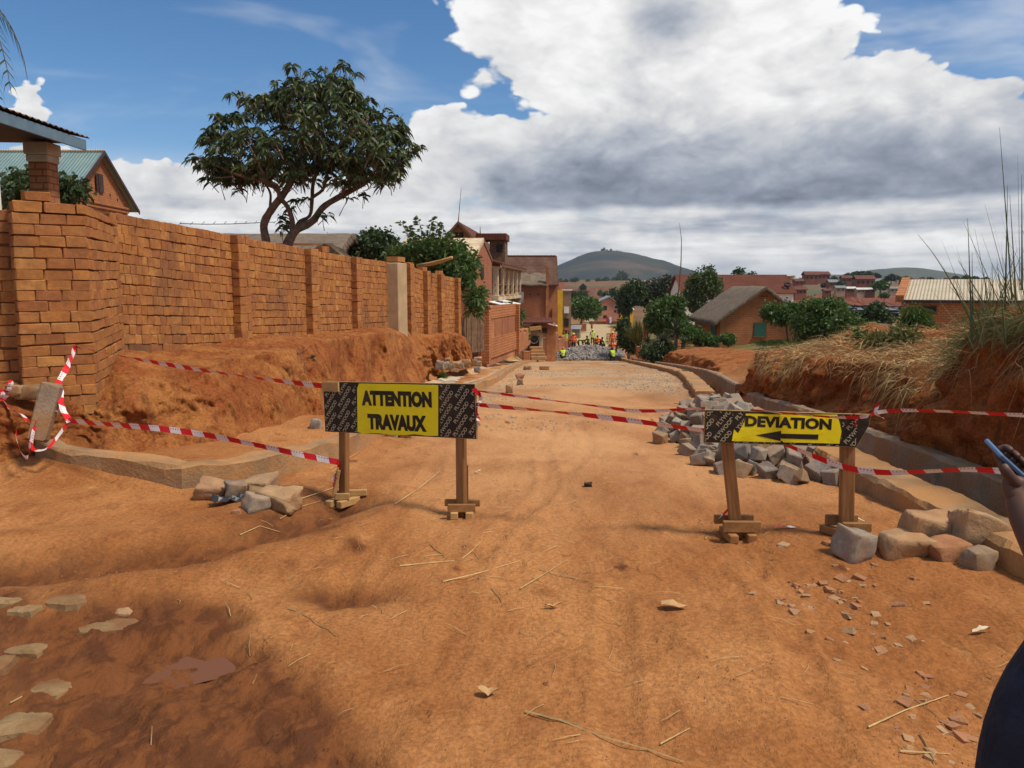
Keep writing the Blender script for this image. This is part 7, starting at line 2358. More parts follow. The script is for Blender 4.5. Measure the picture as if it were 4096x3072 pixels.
rosette('grass_clump', 'big yellowish clump of tall grass beside the far right drain', 637, 345, 61, 2.0, 420, 'leaf_grass', (.75, 1.5), .045, 7, 0, 'grass')
# palm at the upper left, mostly outside the frame
proot = empty('palm_tree', (-8.6, 10.6, .9), 0, 'palm whose hanging frond tips show at the upper left edge', 'palm')
mb = MB(); mb.tube([(-8.6, 10.6, .6), (-8.5, 10.6, 3), (-8.55, 10.6, 5.6)], [.2, .16, .14], 10); mb.build('trunk', M['bark'], proot, True, True)
for k in range(9):
    th = [.05, -.25, .5, 1.2, 2.0, 2.8, 3.6, 4.5, 5.4][k]
    V, F = [], []; top = Vector((-8.55, 10.6, 5.6))
    L = [2.55, 2.35, 2.5][k % 3]; pts = []
    for i in range(16):
        t = i / 15; pts.append(top + Vector((math.cos(th) * L * math.sin(t * 1.5) * .82, math.sin(th) * L * math.sin(t * 1.5) * .82, .55 * math.sin(t * 2.2) - ([1.9, 1.0, 1.5][k % 3]) * t * t)))
    for i in range(1, 15):
        d = (pts[i + 1] - pts[i - 1]).normalized(); sd = d.cross(Vector((0, 0, 1))).normalized()
        for s_ in (-1, 1):
            for h_ in (0, .5):
                b0 = pts[i].lerp(pts[i + 1], h_); l = .52 * math.sin(.35 + 2.6 * i / 16); b_ = len(V)
                q = b0 + sd * s_ * l * .75 + d * l * .4 - Vector((0, 0, l * .45)); m = b0 + sd * s_ * l * .45 + d * l * .2 - Vector((0, 0, l * .08))
                wv_ = d * .013
                V += [b0 - wv_, b0 + wv_, m + wv_, m - wv_, q]; F += [(b_, b_ + 1, b_ + 2, b_ + 3), (b_ + 3, b_ + 2, b_ + 4)]
    inv = proot.matrix_basis.inverted()
    fr_ = link('frond', mesh_from('frond', [inv @ v_ for v_ in V], F, M['leaf_dark']), proot)
    mb = MB(); mb.tube(pts, [.022 - .0012 * i for i in range(16)], 5); mb.v = [inv @ v_ for v_ in mb.v]; mb.build('rib', M['bark'], fr_)

# --- straw thatching the right bank, tall grass above it
rg = np.random.default_rng(4)
V, F = [], []
def blade(p, d, l, w, droop, nseg=3):
    b_ = len(V); d = d.normalized(); sd = d.cross(Vector((rg.normal(), rg.normal(), .3))).normalized()
    for i in range(nseg + 1):
        t = i / nseg
        q = p + d * l * t - Vector((0, 0, droop * l * t * t)); ww = w * (1 - t * .85)
        V.append(q - sd * ww / 2); V.append(q + sd * ww / 2)
        if i: F.append((b_ + 2 * i - 2, b_ + 2 * i, b_ + 2 * i + 1, b_ + 2 * i - 1))
ns, nt = RBV.shape[:2]
for k in range(11000):
    i = int(rg.uniform(.42, .93) * ns); t = rg.beta(2.2, 2.4) * .62
    if RBV[min(i, ns - 1), 0, 1] < 8.3: continue
    j = int(t * nt); p = Vector(RBV[min(i, ns - 1), min(j, nt - 1)])
    p += Vector((rg.normal() * .08, rg.normal() * .1, .01 + abs(rg.normal()) * .03))
    if t > .36:
        if rg.random() < .82: continue
        d = Vector((-.5 + rg.normal() * .5, rg.normal() * .9, -.45 + rg.normal() * .35)); blade(p, d, rg.uniform(.08, .4), .008, rg.uniform(.1, .8))
    else:
        d = Vector((rg.normal() - .2, rg.normal(), rg.normal() * .3 + .1)); blade(p, d, rg.uniform(.08, .36), .009, rg.uniform(0, .6))
o = link('cut_straw', mesh_from('cut_straw', V, F, M['straw'])); tag(o, 'cut dry straw lying over the top of the right bank', None, None, 'stuff')
V, F = [], []
for k in range(480):          # dry tufts and hanging grass on the bank face
    i = int(rg.uniform(.3, .95) * ns); j = int(rg.uniform(.33, .6) * nt)
    p = Vector(RBV[min(i, ns - 1), j]); cl_ = vnoise(np.array([p.y * 1.7]), np.array([.3]), 0, 8)[0]
    if cl_ < 0: continue
    for q in range(4):
        blade(p + Vector((rg.normal() * .05, rg.normal() * .06, 0)), Vector((-.6 + rg.normal() * .5, rg.normal() * .8, .1 + rg.normal() * .5)), rg.uniform(.12, .42), .007, .9)
o = link('hanging_grass', mesh_from('hanging_grass', V, F, M['straw'])); tag(o, 'dry grass hanging down the face of the right bank', None, None, 'stuff')
V, F = [], []
for k in range(3800):          # mat of fine grass over the high part of the bank
    y = rg.uniform(4.4, 8.3); i = int(np.argmin(np.abs(RBV[:, int(.3 * nt), 1] - y))); j = int(rg.uniform(.05, .46) * nt)
    p = Vector(RBV[i, j]) + Vector((rg.normal() * .06, rg.normal() * .06, 0))
    lean = -1.0 if j > .25 * nt else -.4
    blade(p, Vector((lean + rg.normal() * .4, rg.normal() * .5 - .1, .7 + rg.normal() * .3)), rg.uniform(.2, .55), .007, rg.uniform(.5, 1.1), 4)
o = link('fine_grass', mesh_from('fine_grass', V, F, M['leaf_grass'])); tag(o, 'mat of fine olive grass over the high right bank', None, None, 'stuff')
V, F = [], []
for k in range(170):           # tall reeds
    y = rg.uniform(6.5, 8.7); x = y * rg.uniform(.575, .68)
    p = Vector((x, y, 1.15)); 
    blade(p, Vector((-.12 + rg.normal() * .2, rg.normal() * .2, 1.0)), rg.uniform(.3, .9) if rg.random() < .8 else rg.uniform(.9, 1.5), rg.uniform(.008, .022), rg.uniform(.0, .25), 5)
for (u, v, u1, v1, Y) in [(1012, 300, 1000, 120, 6.4), (1000, 305, 963, 217, 6.6), (985, 310, 950, 240, 7.0), (1010, 300, 985, 200, 6.5), (1020, 290, 1018, 150, 6.3), (1022, 290, 1022, 170, 6.3), (975, 320, 940, 262, 7.2), (960, 330, 930, 285, 7.4), (1005, 310, 1008, 180, 6.5), (990, 310, 975, 225, 6.8), (1016, 300, 1010, 190, 6.4)]:
    a, b_ = P(u, v, Y), P(u1, v1, Y); blade(a, b_ - a, (b_ - a).length, .016, .04, 6)
o = link('tall_grass', mesh_from('tall_grass', V, F, M['leaf_reed'])); tag(o, 'tall reedy grass standing against the sky at the right edge', None, None, 'stuff')
# ------------------------------------------------------------------ far land: hills, village, water
def hill(name, label, pts_px, Y, depth, mat, seed):
    """ridge line given in the picture, swept back and forward to a rounded hill"""
    n, m = 160, 26
    us = np.linspace(pts_px[0][0], pts_px[-1][0], n)
    px = np.array(pts_px, float)
    vs_ = np.interp(us, px[:, 0], px[:, 1])
    k = np.ones(9) / 9; vs_ = np.convolve(np.pad(vs_, 4, 'edge'), k, 'valid') + fbm(us * .07, us * 0, 0, 4, seed) * .75
    V = []
    for i in range(n):
        c = P(us[i], vs_[i], Y)
        for j in range(m):
            t = j / (m - 1) * 2 - 1
            y = Y + t * depth
            z = -10 + (c.z + 10) * math.cos(t * math.pi / 2) ** 1.1
            V.append((c.x * (1 + .15 * t * 0), y, z))
    V = np.array(V)
    V[:, 2] += fbm(V[:, 0] / 260, V[:, 1] / 260, 0, 5, seed) * 7 * np.clip((V[:, 2] + 8) / 60, 0, 1) * (np.abs(np.tile(np.linspace(-1, 1, m), n)) * 1.0)
    i = np.arange(n - 1)[:, None] * m; j = np.arange(m - 1)[None, :]
    f = np.stack([i + j, i + m + j, i + m + j + 1, i + j + 1], -1).reshape(-1, 4)
    o = link(name, mesh_from(name, V.tolist(), f.tolist(), mat, True)); return tag(o, label, None, None, 'structure')


def mat_hill(name, a, b_, c_):
    mt, g, b, out = new_mat(name)
    v = world_pos(g)
    c = g.mix(g.ramp(g.noise(g.scalevec(v, (.006, .006, .012)), 1.0, 6, .65, .4), .4, .62), a, b_)
    c = g.mix(g.m('MULTIPLY', g.ramp(g.noise(g.scalevec(v, (.002, .002, .008)), 1.0, 5, .6, .5), .52, .66), .8), c, c_)
    g.link(c, b.inputs['Base Color']); b.inputs['Roughness'].default_value = 1.0
    b.inputs['Specular IOR Level'].default_value = 0.0
    return mt
hill('hill', 'big dark hill on the horizon above the road', [(440, 284), (500, 282), (540, 276), (562, 263), (580, 255), (596, 251.5), (612, 251), (628, 253), (645, 258), (662, 263), (680, 270), (700, 278), (730, 284), (780, 286)], 3200, 900, mat_hill('hill_scrub', (.022, .032, .030), (.042, .046, .034), (.13, .085, .06)), 3)
hill('hill', 'pale green rounded hill on the right horizon', [(740, 285), (800, 281), (820, 276), (850, 273.5), (868, 272), (880, 269), (893, 267.5), (905, 268.5), (920, 273), (940, 278), (965, 281), (1010, 284), (1060, 286)], 3600, 800, mat_hill('hill_grass', (.05, .068, .042), (.075, .088, .055), (.085, .08, .055)), 7)
hill('hill', 'low far ridge behind the left houses', [(-200, 284), (0, 282), (200, 279), (330, 281), (450, 283), (560, 284)], 3900, 800, M['thatch'] if False else mat_hill('hill_far', (.06, .07, .05), (.09, .09, .06), (.15, .1, .07)), 11)

# red cutting beyond the water
mb = MB()
mt_c = mat_earth('red_cutting', (.25, .085, .045), (.20, .06, .03), (.12, .045, .03), .18, False, .3)
def strip(name, label, top, bot, Y0, Y1, mat, seed):
    n = 120; V, F = [], []
    us = np.linspace(top[0][0], top[-1][0], n); vt = np.interp(us, [p[0] for p in top], [p[1] for p in top]); vb = np.interp(us, [p[0] for p in bot], [p[1] for p in bot])
    m = 8
    for i in range(n):
        for j in range(m):
            t = j / (m - 1); Y = Y0 + (Y1 - Y0) * t
            p = P(us[i], vb[i] + (vt[i] - vb[i]) * t + float(fbm(np.array([us[i] * .21]), np.array([t * 2.]), 0, 4, seed)[0]) * 1.1, Y); p.y += float(vnoise(np.array([us[i] * .15]), np.array([t * 3.]), 0, seed)[0]) * 8
            V.append(p)
    F = [(i * m + j, (i + 1) * m + j, (i + 1) * m + j + 1, i * m + j + 1) for i in range(n - 1) for j in range(m - 1)]
    o = link(name, mesh_from(name, V, F, mat, True)); return tag(o, label, None, None, 'structure')
strip('cutting', 'long bare red earth cutting beyond the water on the right', [(755, 293), (800, 294), (830, 294), (850, 294.5), (880, 296), (900, 297.5), (960, 299)], [(755, 304), (800, 302), (850, 304), (900, 306), (960, 308)], 470, 540, mt_c, 5)
strip('terrace', 'red terraced slope below the big hill', [(540, 287), (590, 287.5), (640, 288), (720, 290)], [(540, 297), (590, 298), (640, 299), (720, 300)], 520, 640, mat_earth('terrace_earth', (.17, .085, .045), (.20, .075, .04), (.07, .06, .03), .05, False, .3), 6)
# water in the paddies
wmt, g, b, out = new_mat('pond_water')
b.inputs['Base Color'].default_value = (.07, .09, .09, 1); b.inputs['Roughness'].default_value = 0.2; b.inputs['Specular IOR Level'].default_value = .4
bump(g, b, g.noise(g.scalevec(world_pos(g), (.3, .6, 1)), 1.0, 3), .04, .05)
def pond(name, u0, v0, u1, v1, z, seed, label):
    rs = random.Random(seed); n = 30; V = [Vector((0, 0, 0))]
    a, b2, c, d = PZ(u0, v1, z), PZ(u1, v1, z), PZ(u1, v0, z), PZ(u0, v0, z)
    V = []
    for k in range(n):
        t = k / (n - 1); V.append(a.lerp(b2, t) + Vector((0, rs.uniform(-9, 9), 0)))
    for k in range(n):
        t = k / (n - 1); V.append(d.lerp(c, t) + Vector((0, rs.uniform(-9, 9), 0)))
    F = [(k, k + 1, n + k + 1, n + k) for k in range(n - 1)]
    o = link(name, mesh_from(name, V, F, wmt)); return tag(o, label, None, None, 'structure')
for k, (u0, v0, u1, v1) in enumerate([(838, 307.6, 905, 309.8), (843, 311.2, 884, 313.0), (856, 312.9, 905, 316.8)]):
    pond('water', u0, v0, u1, v1, -9.4, k, ['far strip of flooded paddy', 'middle strip of flooded paddy', 'near pool of flooded paddy'][k] + ' left of the pale roofed house')

# the village across the valley
rs = random.Random(17)
FARM = {'wall': mat_plain('far_brick_wall', (.20, .072, .042), .95, .25, .4), 'wall2': mat_plain('far_pale_wall', (.40, .24, .16), .95, .2, .4), 'roof': mat_plain('far_rusty_roof', (.13, .048, .032), .9, .25, .5), 'roofg': mat_plain('far_grey_roof', (.20, .20, .21), .8, .2, .5), 'roofw': mat_plain('far_pale_roof', (.55, .53, .48), .8, .1, .5)}
def far_house(u, v, Y, w, h, wm, rm, label, group=None, flat=False):
    c = P(u, v, Y); k = Y / FPX
    root = empty('village_house', c, rs.uniform(-.12, .12), label, 'house', group)
    W, Hh = w * k, h * k
    mb = MB(); mb.prism([(0, -2), (W, -2), (W, Hh * .68), (0, Hh * .68)], 0, W * .7, 'y'); mb.build('wall', FARM[wm], root)
    mb = MB(); D = W * .7
    mb.prism([(-.4, Hh * .64), (D / 2, Hh), (D + .4, Hh * .64), (D + .4, Hh * .70), (D / 2, Hh * 1.07), (-.4, Hh * .70)], -.4, W + .4, 'x'); mb.build('roof', FARM[rm], root)
    for q in range(max(1, int(w / 4))):
        mb = MB(); mb.box((W * (q + .5) / max(1, int(w / 4)), -.03, Hh * .36), (W * .09 + .25, .12, Hh * .26)); mb.build('window', M['dark'], root)
spec = [(805, 281, 430, 13, 9, 'wall', 'roof'), (818, 280, 440, 12, 8, 'wall', 'roof'), (829, 287, 380, 9, 7, 'wall', 'roofg'), (836, 292, 340, 9, 6, 'wall2', 'roofg'), (846, 292, 340, 10, 5, 'wall', 'roofw'), (857, 293, 335, 8, 5, 'wall2', 'roofw'), (865, 293, 335, 10, 5, 'wall', 'roofw'), (856, 286, 420, 18, 10, 'wall', 'roof'), (873, 286, 430, 8, 7, 'wall2', 'roofg'), (842, 283, 450, 10, 7, 'wall', 'roof'), (915, 286, 430, 13, 7, 'wall', 'roof'), (890, 292, 380, 9, 5, 'wall2', 'roofg'), (902, 282, 480, 10, 5, 'wall', 'roof'), (932, 284, 470, 8, 5, 'wall', 'roof'), (948, 283, 500, 10, 5, 'wall2', 'roof'), (795, 286, 400, 9, 7, 'wall', 'roof'), (824, 294, 330, 7, 5, 'wall', 'roof'), (795, 295, 300, 12, 8, 'wall', 'roof'), (970, 283, 520, 9, 4, 'wall', 'roof')]
places = ['far brick house at the left end of the village across the valley, upper one', 'second far brick house from the left on the village skyline', 'small grey roofed house below the village skyline', 'grey roofed house in the lower village row, leftmost', 'pale roofed house in the lower village row, second from left', 'pale roofed house in the lower village row, third from left', 'pale roofed house in the lower village row, rightmost', 'largest brick house of the far village', 'pale walled house right of the largest village house', 'brick house left of the largest village house', 'wide brick house alone on the right of the far village', 'grey roofed hut just left of the pale roof gable', 'small far house on the skyline between the trees', 'small far house right of the wide brick one', 'pale far house low on the skyline at right', 'brick house peeping out right of the rusty red roof', 'tiny brick hut at the foot of the village', 'brick house beside the red cutting above the bushes', 'last tiny house on the right skyline']
for s_, lab in zip(spec, places): far_house(*s_, lab)
for k, (u, v, w) in enumerate([(577, 282.2, 3), (583, 282.6, 7), (592, 282.6, 3), (634, 281.8, 2.5), (642, 282.2, 4), (650, 282.4, 3)]):
    far_house(u, v, 1250, w, 1.6, 'wall2', 'roofw', 'tiny white house in a row at the foot of the big hill', 'tiny houses below the big hill')

# far trees: three crowns shared by many
def far_crown(seed, mat):
    rg = np.random.default_rng(seed)
    ells = [(0, 0, .62, .38, .38, .30), (.2, .1, .5, .3, .3, .22), (-.22, -.05, .52, .28, .3, .24), (.05, 0, .8, .2, .2, .16)]
    p, v = crown_points(ells, 420, rg, .4)
    b_ = np.repeat(p, 2, 0); d = rg.normal(size=b_.shape) + np.repeat(v, 2, 0)
    return leaf_mesh('crown', b_, d, .16, .13, .1, mat, seed)
FC = [far_crown(k, M[m]) for k, m in enumerate(['leaf_dark', 'leaf_dark', 'leaf_green', 'leaf_brown'])]
mbt = MB(); mbt.tube([(0, 0, -.2), (.02, 0, .25), (0, 0, .5)], [.06, .045, .03], 6); FT = mbt.build('trunk', M['bark'], None).data
bpy.data.objects.remove(bpy.data.objects['trunk'] if 'trunk' in bpy.data.objects and bpy.data.objects['trunk'].parent is None else [o for o in bpy.data.objects if o.data == FT][0])
def far_tree(u, v, Y, hpx, label, group, wide=1.0, k=0):
    c = P(u, v, Y); s_ = hpx * Y / FPX
    root = empty('far_tree', c, 0, label, 'tree', group)
    o = link('crown', FC[k % 4], root); o.scale = (s_ * wide, s_ * wide, s_); o.rotation_euler = (0, 0, rs.uniform(0, 6.28))
    o = link('trunk', FT, root); o.scale = (s_, s_, s_)
vt = [(841, 290, 9), (848, 281, 8), (856, 279, 8), (862, 280, 9), (834, 282, 6), (868, 279, 8), (880, 293, 13), (876, 281, 8), (886, 283, 6), (896, 282, 7), (905, 283, 7), (891, 283, 9), (922, 283, 6), (930, 283, 6), (940, 285, 6), (955, 283, 7), (966, 283, 8), (975, 283, 7), (985, 285, 8), (812, 281, 7), (800, 284, 6), (870, 292, 6), (905, 294, 7), (824, 289, 6), (884, 300, 8)]
for k, (u, v, h) in enumerate(vt):
    far_tree(u, v, 360 + (290 - v) * 12 + k % 5 * 8, h, 'dark tree scattered among the far village houses', 'trees of the far village', 1.25, k)
ht_ = [(572, 283, 5), (576, 283, 6), (588, 284, 5), (598, 284, 6), (603, 284, 5), (606, 284, 7), (614, 284, 7), (619, 284, 8), (622, 283, 12), (626, 284, 6), (560, 284, 6), (566, 284, 5), (640, 284, 4), (655, 284, 5), (668, 284, 5)]
for k, (u, v, h) in enumerate(ht_):
    far_tree(u, v, 1150, h, 'small distant tree along the foot of the big hill', 'distant trees below the big hill', 1.1, k)
for k, (u, v, h, Y) in enumerate([(614, 304, 16, 330), (606, 300, 9, 380), (600, 297, 7, 420), (583, 292, 8, 480), (640, 296, 7, 460)]):
    far_tree(u, v, Y, h, ['tall dark tree on the slope right of the pink house', 'dark bush above the pink house roof', 'small bush on the terraces above the pink house', 'bush on the terraces above the round tree', 'bush on the terraces behind the right hand clump'][k], None, .9, k)
for k, u in enumerate([602, 604, 607, 611, 613.5, 617, 619.5, 621]):
    far_tree(u, 252.3 if u < 612 else 253.2, 3195, [3.5, 4.5, 3, 3.5, 2.5, 3, 2.5, 2][k], 'tiny tree silhouette on the summit of the big hill', 'trees on the summit of the big hill', .8, k)

# the far heap of cobbles where the men work (too many small stones to count)
rs = random.Random(77)
vs, fs = [], []
base = [([v.co.copy() for v in me.vertices], [list(p.vertices) for p in me.polygons]) for me in COB]
def heap2(u): return np.interp(u, [556, 562, 572, 582, 590, 600, 608, 615, 624], [.14, .30, .52, .72, .80, .70, .52, .3, .08])
cnt = 0
for k in range(2600):
    u = rs.uniform(556, 624); y = rs.uniform(66, 71.5)
    x = (u - 512) / FPX * y
    hmax = float(heap2(u)) * math.sin(math.pi * min(1, (y - 65.6) / 6.2)) ** 1.25
    z = gz(x, y) + hmax * (1 - rs.random() ** 3 * .5) + rs.uniform(-.08, .05)
    bv, bf = rs.choice(base); s_ = rs.uniform(.16, .27)
    Mx = Matrix.LocRotScale(Vector((x, y, z)), Euler((rs.uniform(0, 6), rs.uniform(0, 6), rs.uniform(0, 6))), Vector((s_, s_ * .9, s_ * .8)))
    b_ = len(vs); vs += [Mx @ v for v in bv]; fs += [[i + b_ for i in f] for f in bf]
heap = link('stone_heap', mesh_from('stone_heap', vs, fs, mat_pieces('grey_cobble_far', [(.20, .18, .165), (.30, .27, .25), (.25, .225, .205), (.34, .305, .275)], scale=12, bumps=.2))); tag(heap, 'big heap of grey cobbles across the far road', None, None, 'stuff')
# ------------------------------------------------------------------ people
def cloth(name, col, var=.18): return mat_plain(name, col, .9, var, 7.0, bumps=.2)
SKIN = mat_plain('skin', (.105, .050, .032), .55, .12, 6.0, spec=.4)
HAIR = mat_plain('black_hair', (.012, .010, .010), .8, .2)
SHOE = mat_plain('shoe_leather', (.05, .035, .03), .7, .2)
HV_Y = mat_plain('hi_vis_yellow', (.50, .72, .03), .7, .08)
HV_O = mat_plain('hi_vis_orange', (.82, .12, .02), .7, .08)
HELM_Y = mat_plain('yellow_helmet', (.72, .45, .03), .4, .05)
HELM_R = mat_plain('red_helmet', (.62, .10, .03), .4, .05)
TAPEW = mat_plain('reflective_strip', (.62, .62, .58), .4, .05)

def skin_mesh(verts, radii, edges, root, sub=1):
    me = bpy.data.meshes.new('body_tmp')
    me.from_pydata(verts, edges, [])
    o = bpy.data.objects.new('body_tmp', me); COL.objects.link(o)
    o.modifiers.new('skin', 'SKIN').use_smooth_shade = True
    sv = me.skin_vertices[0].data
    for i, r in enumerate(radii):
        sv[i].radius = r if isinstance(r, tuple) else (r, r)
        sv[i].use_root = (i == root)
    sm = o.modifiers.new('sub', 'SUBSURF'); sm.levels = sub; sm.render_levels = sub
    dg = bpy.context.evaluated_depsgraph_get()
    ev = o.evaluated_get(dg).to_mesh()
    V = [v.co.copy() for v in ev.vertices]; F = [list(p.vertices) for p in ev.polygons]
    o.evaluated_get(dg).to_mesh_clear()
    bpy.data.objects.remove(o); bpy.data.meshes.remove(me)
    return V, F

POSES = {
    'stand': dict(pel=(0, 0, .93), spi=(0, 0, 1.14), che=(0, 0, 1.36), nec=(0, -.01, 1.50), hea=(0, -.02, 1.60), top=(0, -.01, 1.70),
                  sh=(.18, 0, 1.42), el=(.25, .03, 1.14), ha=(.25, -.08, .92), fi=(.25, -.11, .83), hip=(.10, 0, .86), kn=(.11, -.02, .48), an=(.11, .03, .09), to=(.12, -.13, .04)),
    'carry': dict(pel=(0, 0, .93), spi=(0, 0, 1.14), che=(0, 0, 1.36), nec=(0, -.01, 1.50), hea=(0, -.02, 1.60), top=(0, -.01, 1.70),
                  sh=(.18, 0, 1.42), el=(.33, -.02, 1.55), ha=(.19, -.04, 1.76), fi=(.14, -.05, 1.82), hip=(.10, 0, .86), kn=(.12, -.05, .48), an=(.12, .05, .09), to=(.13, -.11, .04)),
    'bend': dict(pel=(0, .12, .90), spi=(0, -.06, 1.02), che=(0, -.27, 1.02), nec=(0, -.40, .98), hea=(0, -.50, .94), top=(0, -.60, .92),
                 sh=(.18, -.30, 1.0), el=(.22, -.34, .70), ha=(.17, -.42, .45), fi=(.16, -.45, .36), hip=(.10, .10, .84), kn=(.12, .0, .47), an=(.12, .06, .09), to=(.13, -.10, .04)),
    'squat': dict(pel=(0, .16, .34), spi=(0, .08, .55), che=(0, -.02, .75), nec=(0, -.08, .88), hea=(0, -.11, .97), top=(0, -.11, 1.07),
                  sh=(.18, -.02, .80), el=(.26, -.2, .58), ha=(.17, -.42, .40), fi=(.14, -.48, .34), hip=(.10, .12, .30), kn=(.20, -.22, .50), an=(.16, .02, .09), to=(.17, -.14, .04)),
}
def body(J, fat=1.0, sub=1):
    """one continuous skinned body; returns verts, faces and a material index per face"""
    V, Rr, E, lab = [], [], [], []
    def v(p, r): V.append(tuple(p)); Rr.append(r); return len(V) - 1
    def m(p, s): return (p[0] * s, p[1], p[2])
    J = dict(J)
    pel = v(J['pel'], (.13 * fat, .10 * fat)); spi = v(J['spi'], (.125 * fat, .095 * fat)); che = v(J['che'], (.15 * fat, .11 * fat)); nec = v(J['nec'], .055); hea = v(J['hea'], (.078, .09)); top = v(J['top'], (.06, .07))
    E += [(pel, spi), (spi, che), (che, nec), (nec, hea), (hea, top)]
    seg = [(J['pel'], J['spi'], 0), (J['spi'], J['che'], 0), (J['che'], J['nec'], 0), (J['nec'], J['hea'], 2), (J['hea'], J['top'], 2)]
    for s in (-1, 1):
        g_ = lambda k: J.get(k + ('L' if s < 0 else 'R')) or m(J[k], s)
        sh, el, ha, fi = v(g_('sh'), .062 * fat), v(g_('el'), .045 * fat), v(g_('ha'), .034), v(g_('fi'), .026)
        E += [(che, sh), (sh, el), (el, ha), (ha, fi)]
        hip, kn, an, to = v(g_('hip'), .085 * fat), v(g_('kn'), .060 * fat), v(g_('an'), .042), v(g_('to'), .036)
        E += [(pel, hip), (hip, kn), (kn, an), (an, to)]
        seg += [(J['che'], g_('sh'), 0), (g_('sh'), g_('el'), 0), (g_('el'), g_('ha'), 3), (g_('ha'), g_('fi'), 2), (J['pel'], g_('hip'), 1), (g_('hip'), g_('kn'), 1), (g_('kn'), g_('an'), 1), (g_('an'), g_('to'), 4)]
    W, F = skin_mesh(V, Rr, E, 0, sub)
    A = np.array([s[0] for s in seg], float); B = np.array([s[1] for s in seg], float); kd = np.array([s[2] for s in seg])
    C = np.array([np.mean([W[i] for i in f], 0) for f in F])
    d = B - A; t = np.clip(((C[:, None] - A[None]) * d[None]).sum(2) / (d ** 2).sum(1)[None], 0, 1)
    near = np.argmin(np.linalg.norm(C[:, None] - (A[None] + t[:, :, None] * d[None]), axis=2), 1)
    return W, F, kd[near], near
_cache = {}
def person(label, loc, yaw, pose, shirt, trousers, vest=None, helmet=None, sleeves=None, skirt=False, carry=None, scale=1.0):
    if pose not in _cache: _cache[pose] = body(POSES[pose])
    W, F, mi, near = _cache[pose]
    root = empty('person', loc, yaw, label, 'person')
    root.scale = (scale,) * 3
    J = POSES[pose]
    link('body', mesh_from('body', W, F, [shirt, trousers, SKIN, sleeves or shirt, SHOE], True, [int(k) for k in mi]), root)
    if vest is not None:
        keep = [i for i in range(len(F)) if near[i] in (0, 1, 5, 13)]
        N_ = [Vector((0, 0, 0)) for _ in W]
        for f in F:
            n = (W[f[1]] - W[f[0]]).cross(W[f[-1]] - W[f[0]])
            for i in f: N_[i] += n
        ids = sorted({i for k in keep for i in F[k]}); mp = {a: b for b, a in enumerate(ids)}
        vv = [W[i] + (N_[i].normalized() if N_[i].length > 0 else Vector()) * .022 for i in ids]
        vo = link('vest', mesh_from('vest', vv, [[mp[i] for i in F[k]] for k in keep], vest, True), root)
        # reflective band round the waist
        a, b_ = Vector(J['spi']), Vector(J['che']); c = a.lerp(b_, .25); ax = (b_ - a).normalized()
        x = Vector((1, 0, 0)); y = ax.cross(x)
        ring = []
        for q in (-.025, .025):
            ring += [c + ax * q + x * math.cos(2 * math.pi * k / 16) * .168 + y * math.sin(2 * math.pi * k / 16) * .137 for k in range(16)]
        link('reflective_band', mesh_from('reflective_band', ring, [(k, (k + 1) % 16, 16 + (k + 1) % 16, 16 + k) for k in range(16)], TAPEW, True), vo)
    h, t = Vector(J['hea']), Vector(J['top']); ax = (t - h).normalized()
    if helmet is not None:
        c = h + ax * .045; x = ax.orthogonal().normalized(); y = ax.cross(x); vs, fs = [], []
        for j in range(6):
            el = j / 5 * math.pi / 2
            for k in range(14):
                th = 2 * math.pi * k / 14; r = .125 * math.cos(el) * (1.22 if j == 0 else 1)
                vs.append(c + (x * math.cos(th) + y * math.sin(th)) * r + ax * (.115 * math.sin(el)))
        fs = [(j * 14 + k, j * 14 + (k + 1) % 14, (j + 1) * 14 + (k + 1) % 14, (j + 1) * 14 + k) for j in range(5) for k in range(14)]
        link('helmet', mesh_from('helmet', vs, fs, helmet, True), root)
    else:
        c = h + ax * .03; x = ax.orthogonal().normalized(); y = ax.cross(x); vs = []
        for j in range(5):
            el = j / 4 * math.pi / 2 - .1
            for k in range(12):
                th = 2 * math.pi * k / 12; vs.append(c + (x * math.cos(th) + y * math.sin(th)) * .108 * math.cos(el) + ax * (.105 * math.sin(el)))
        link('hair', mesh_from('hair', vs, [(j * 12 + k, j * 12 + (k + 1) % 12, (j + 1) * 12 + (k + 1) % 12, (j + 1) * 12 + k) for j in range(4) for k in range(12)], HAIR, True), root)
    if skirt:
        vs = []
        for j, (z, r) in enumerate(((1.02, .15), (.85, .19), (.6, .21), (.35, .23))):
            vs += [(math.cos(2 * math.pi * k / 14) * r, math.sin(2 * math.pi * k / 14) * r * .8, z) for k in range(14)]
        link('skirt', mesh_from('skirt', vs, [(j * 14 + k, j * 14 + (k + 1) % 14, (j + 1) * 14 + (k + 1) % 14, (j + 1) * 14 + k) for j in range(3) for k in range(14)], trousers, True), root)
    return root
T_DK = cloth('dark_trousers', (.035, .035, .045)); T_BR = cloth('brown_trousers', (.10, .07, .045)); S_WH = cloth('pale_shirt', (.45, .40, .34)); S_DK = cloth('dark_shirt', (.05, .045, .05)); S_RD = cloth('maroon_cloth', (.22, .045, .04)); S_GR = cloth('grey_shirt', (.18, .15, .16)); S_OR = HV_O
def at(u, vfoot, Y):
    x = (u - 512) / FPX * (Y * .993 + .5); return Vector((x, Y, gz(x, Y) - .01))
def on_heap(u, Y, lift): 
    p = at(u, 0, Y); p.z += lift; return p
person('worker in a yellow vest and pale shirt carrying a red load on the head', at(555.5, 0, 69.5), R(20), 'carry', S_WH, T_BR, HV_Y, None)
person('worker in a yellow vest with red helmet squatting at the left end of the heap', at(563, 0, 66.2), R(180), 'squat', S_DK, T_DK, HV_Y, HELM_R)
person('worker in a yellow vest holding up a red load behind the squatting one', at(566, 0, 74), R(-10), 'carry', S_DK, T_BR, HV_Y, None)
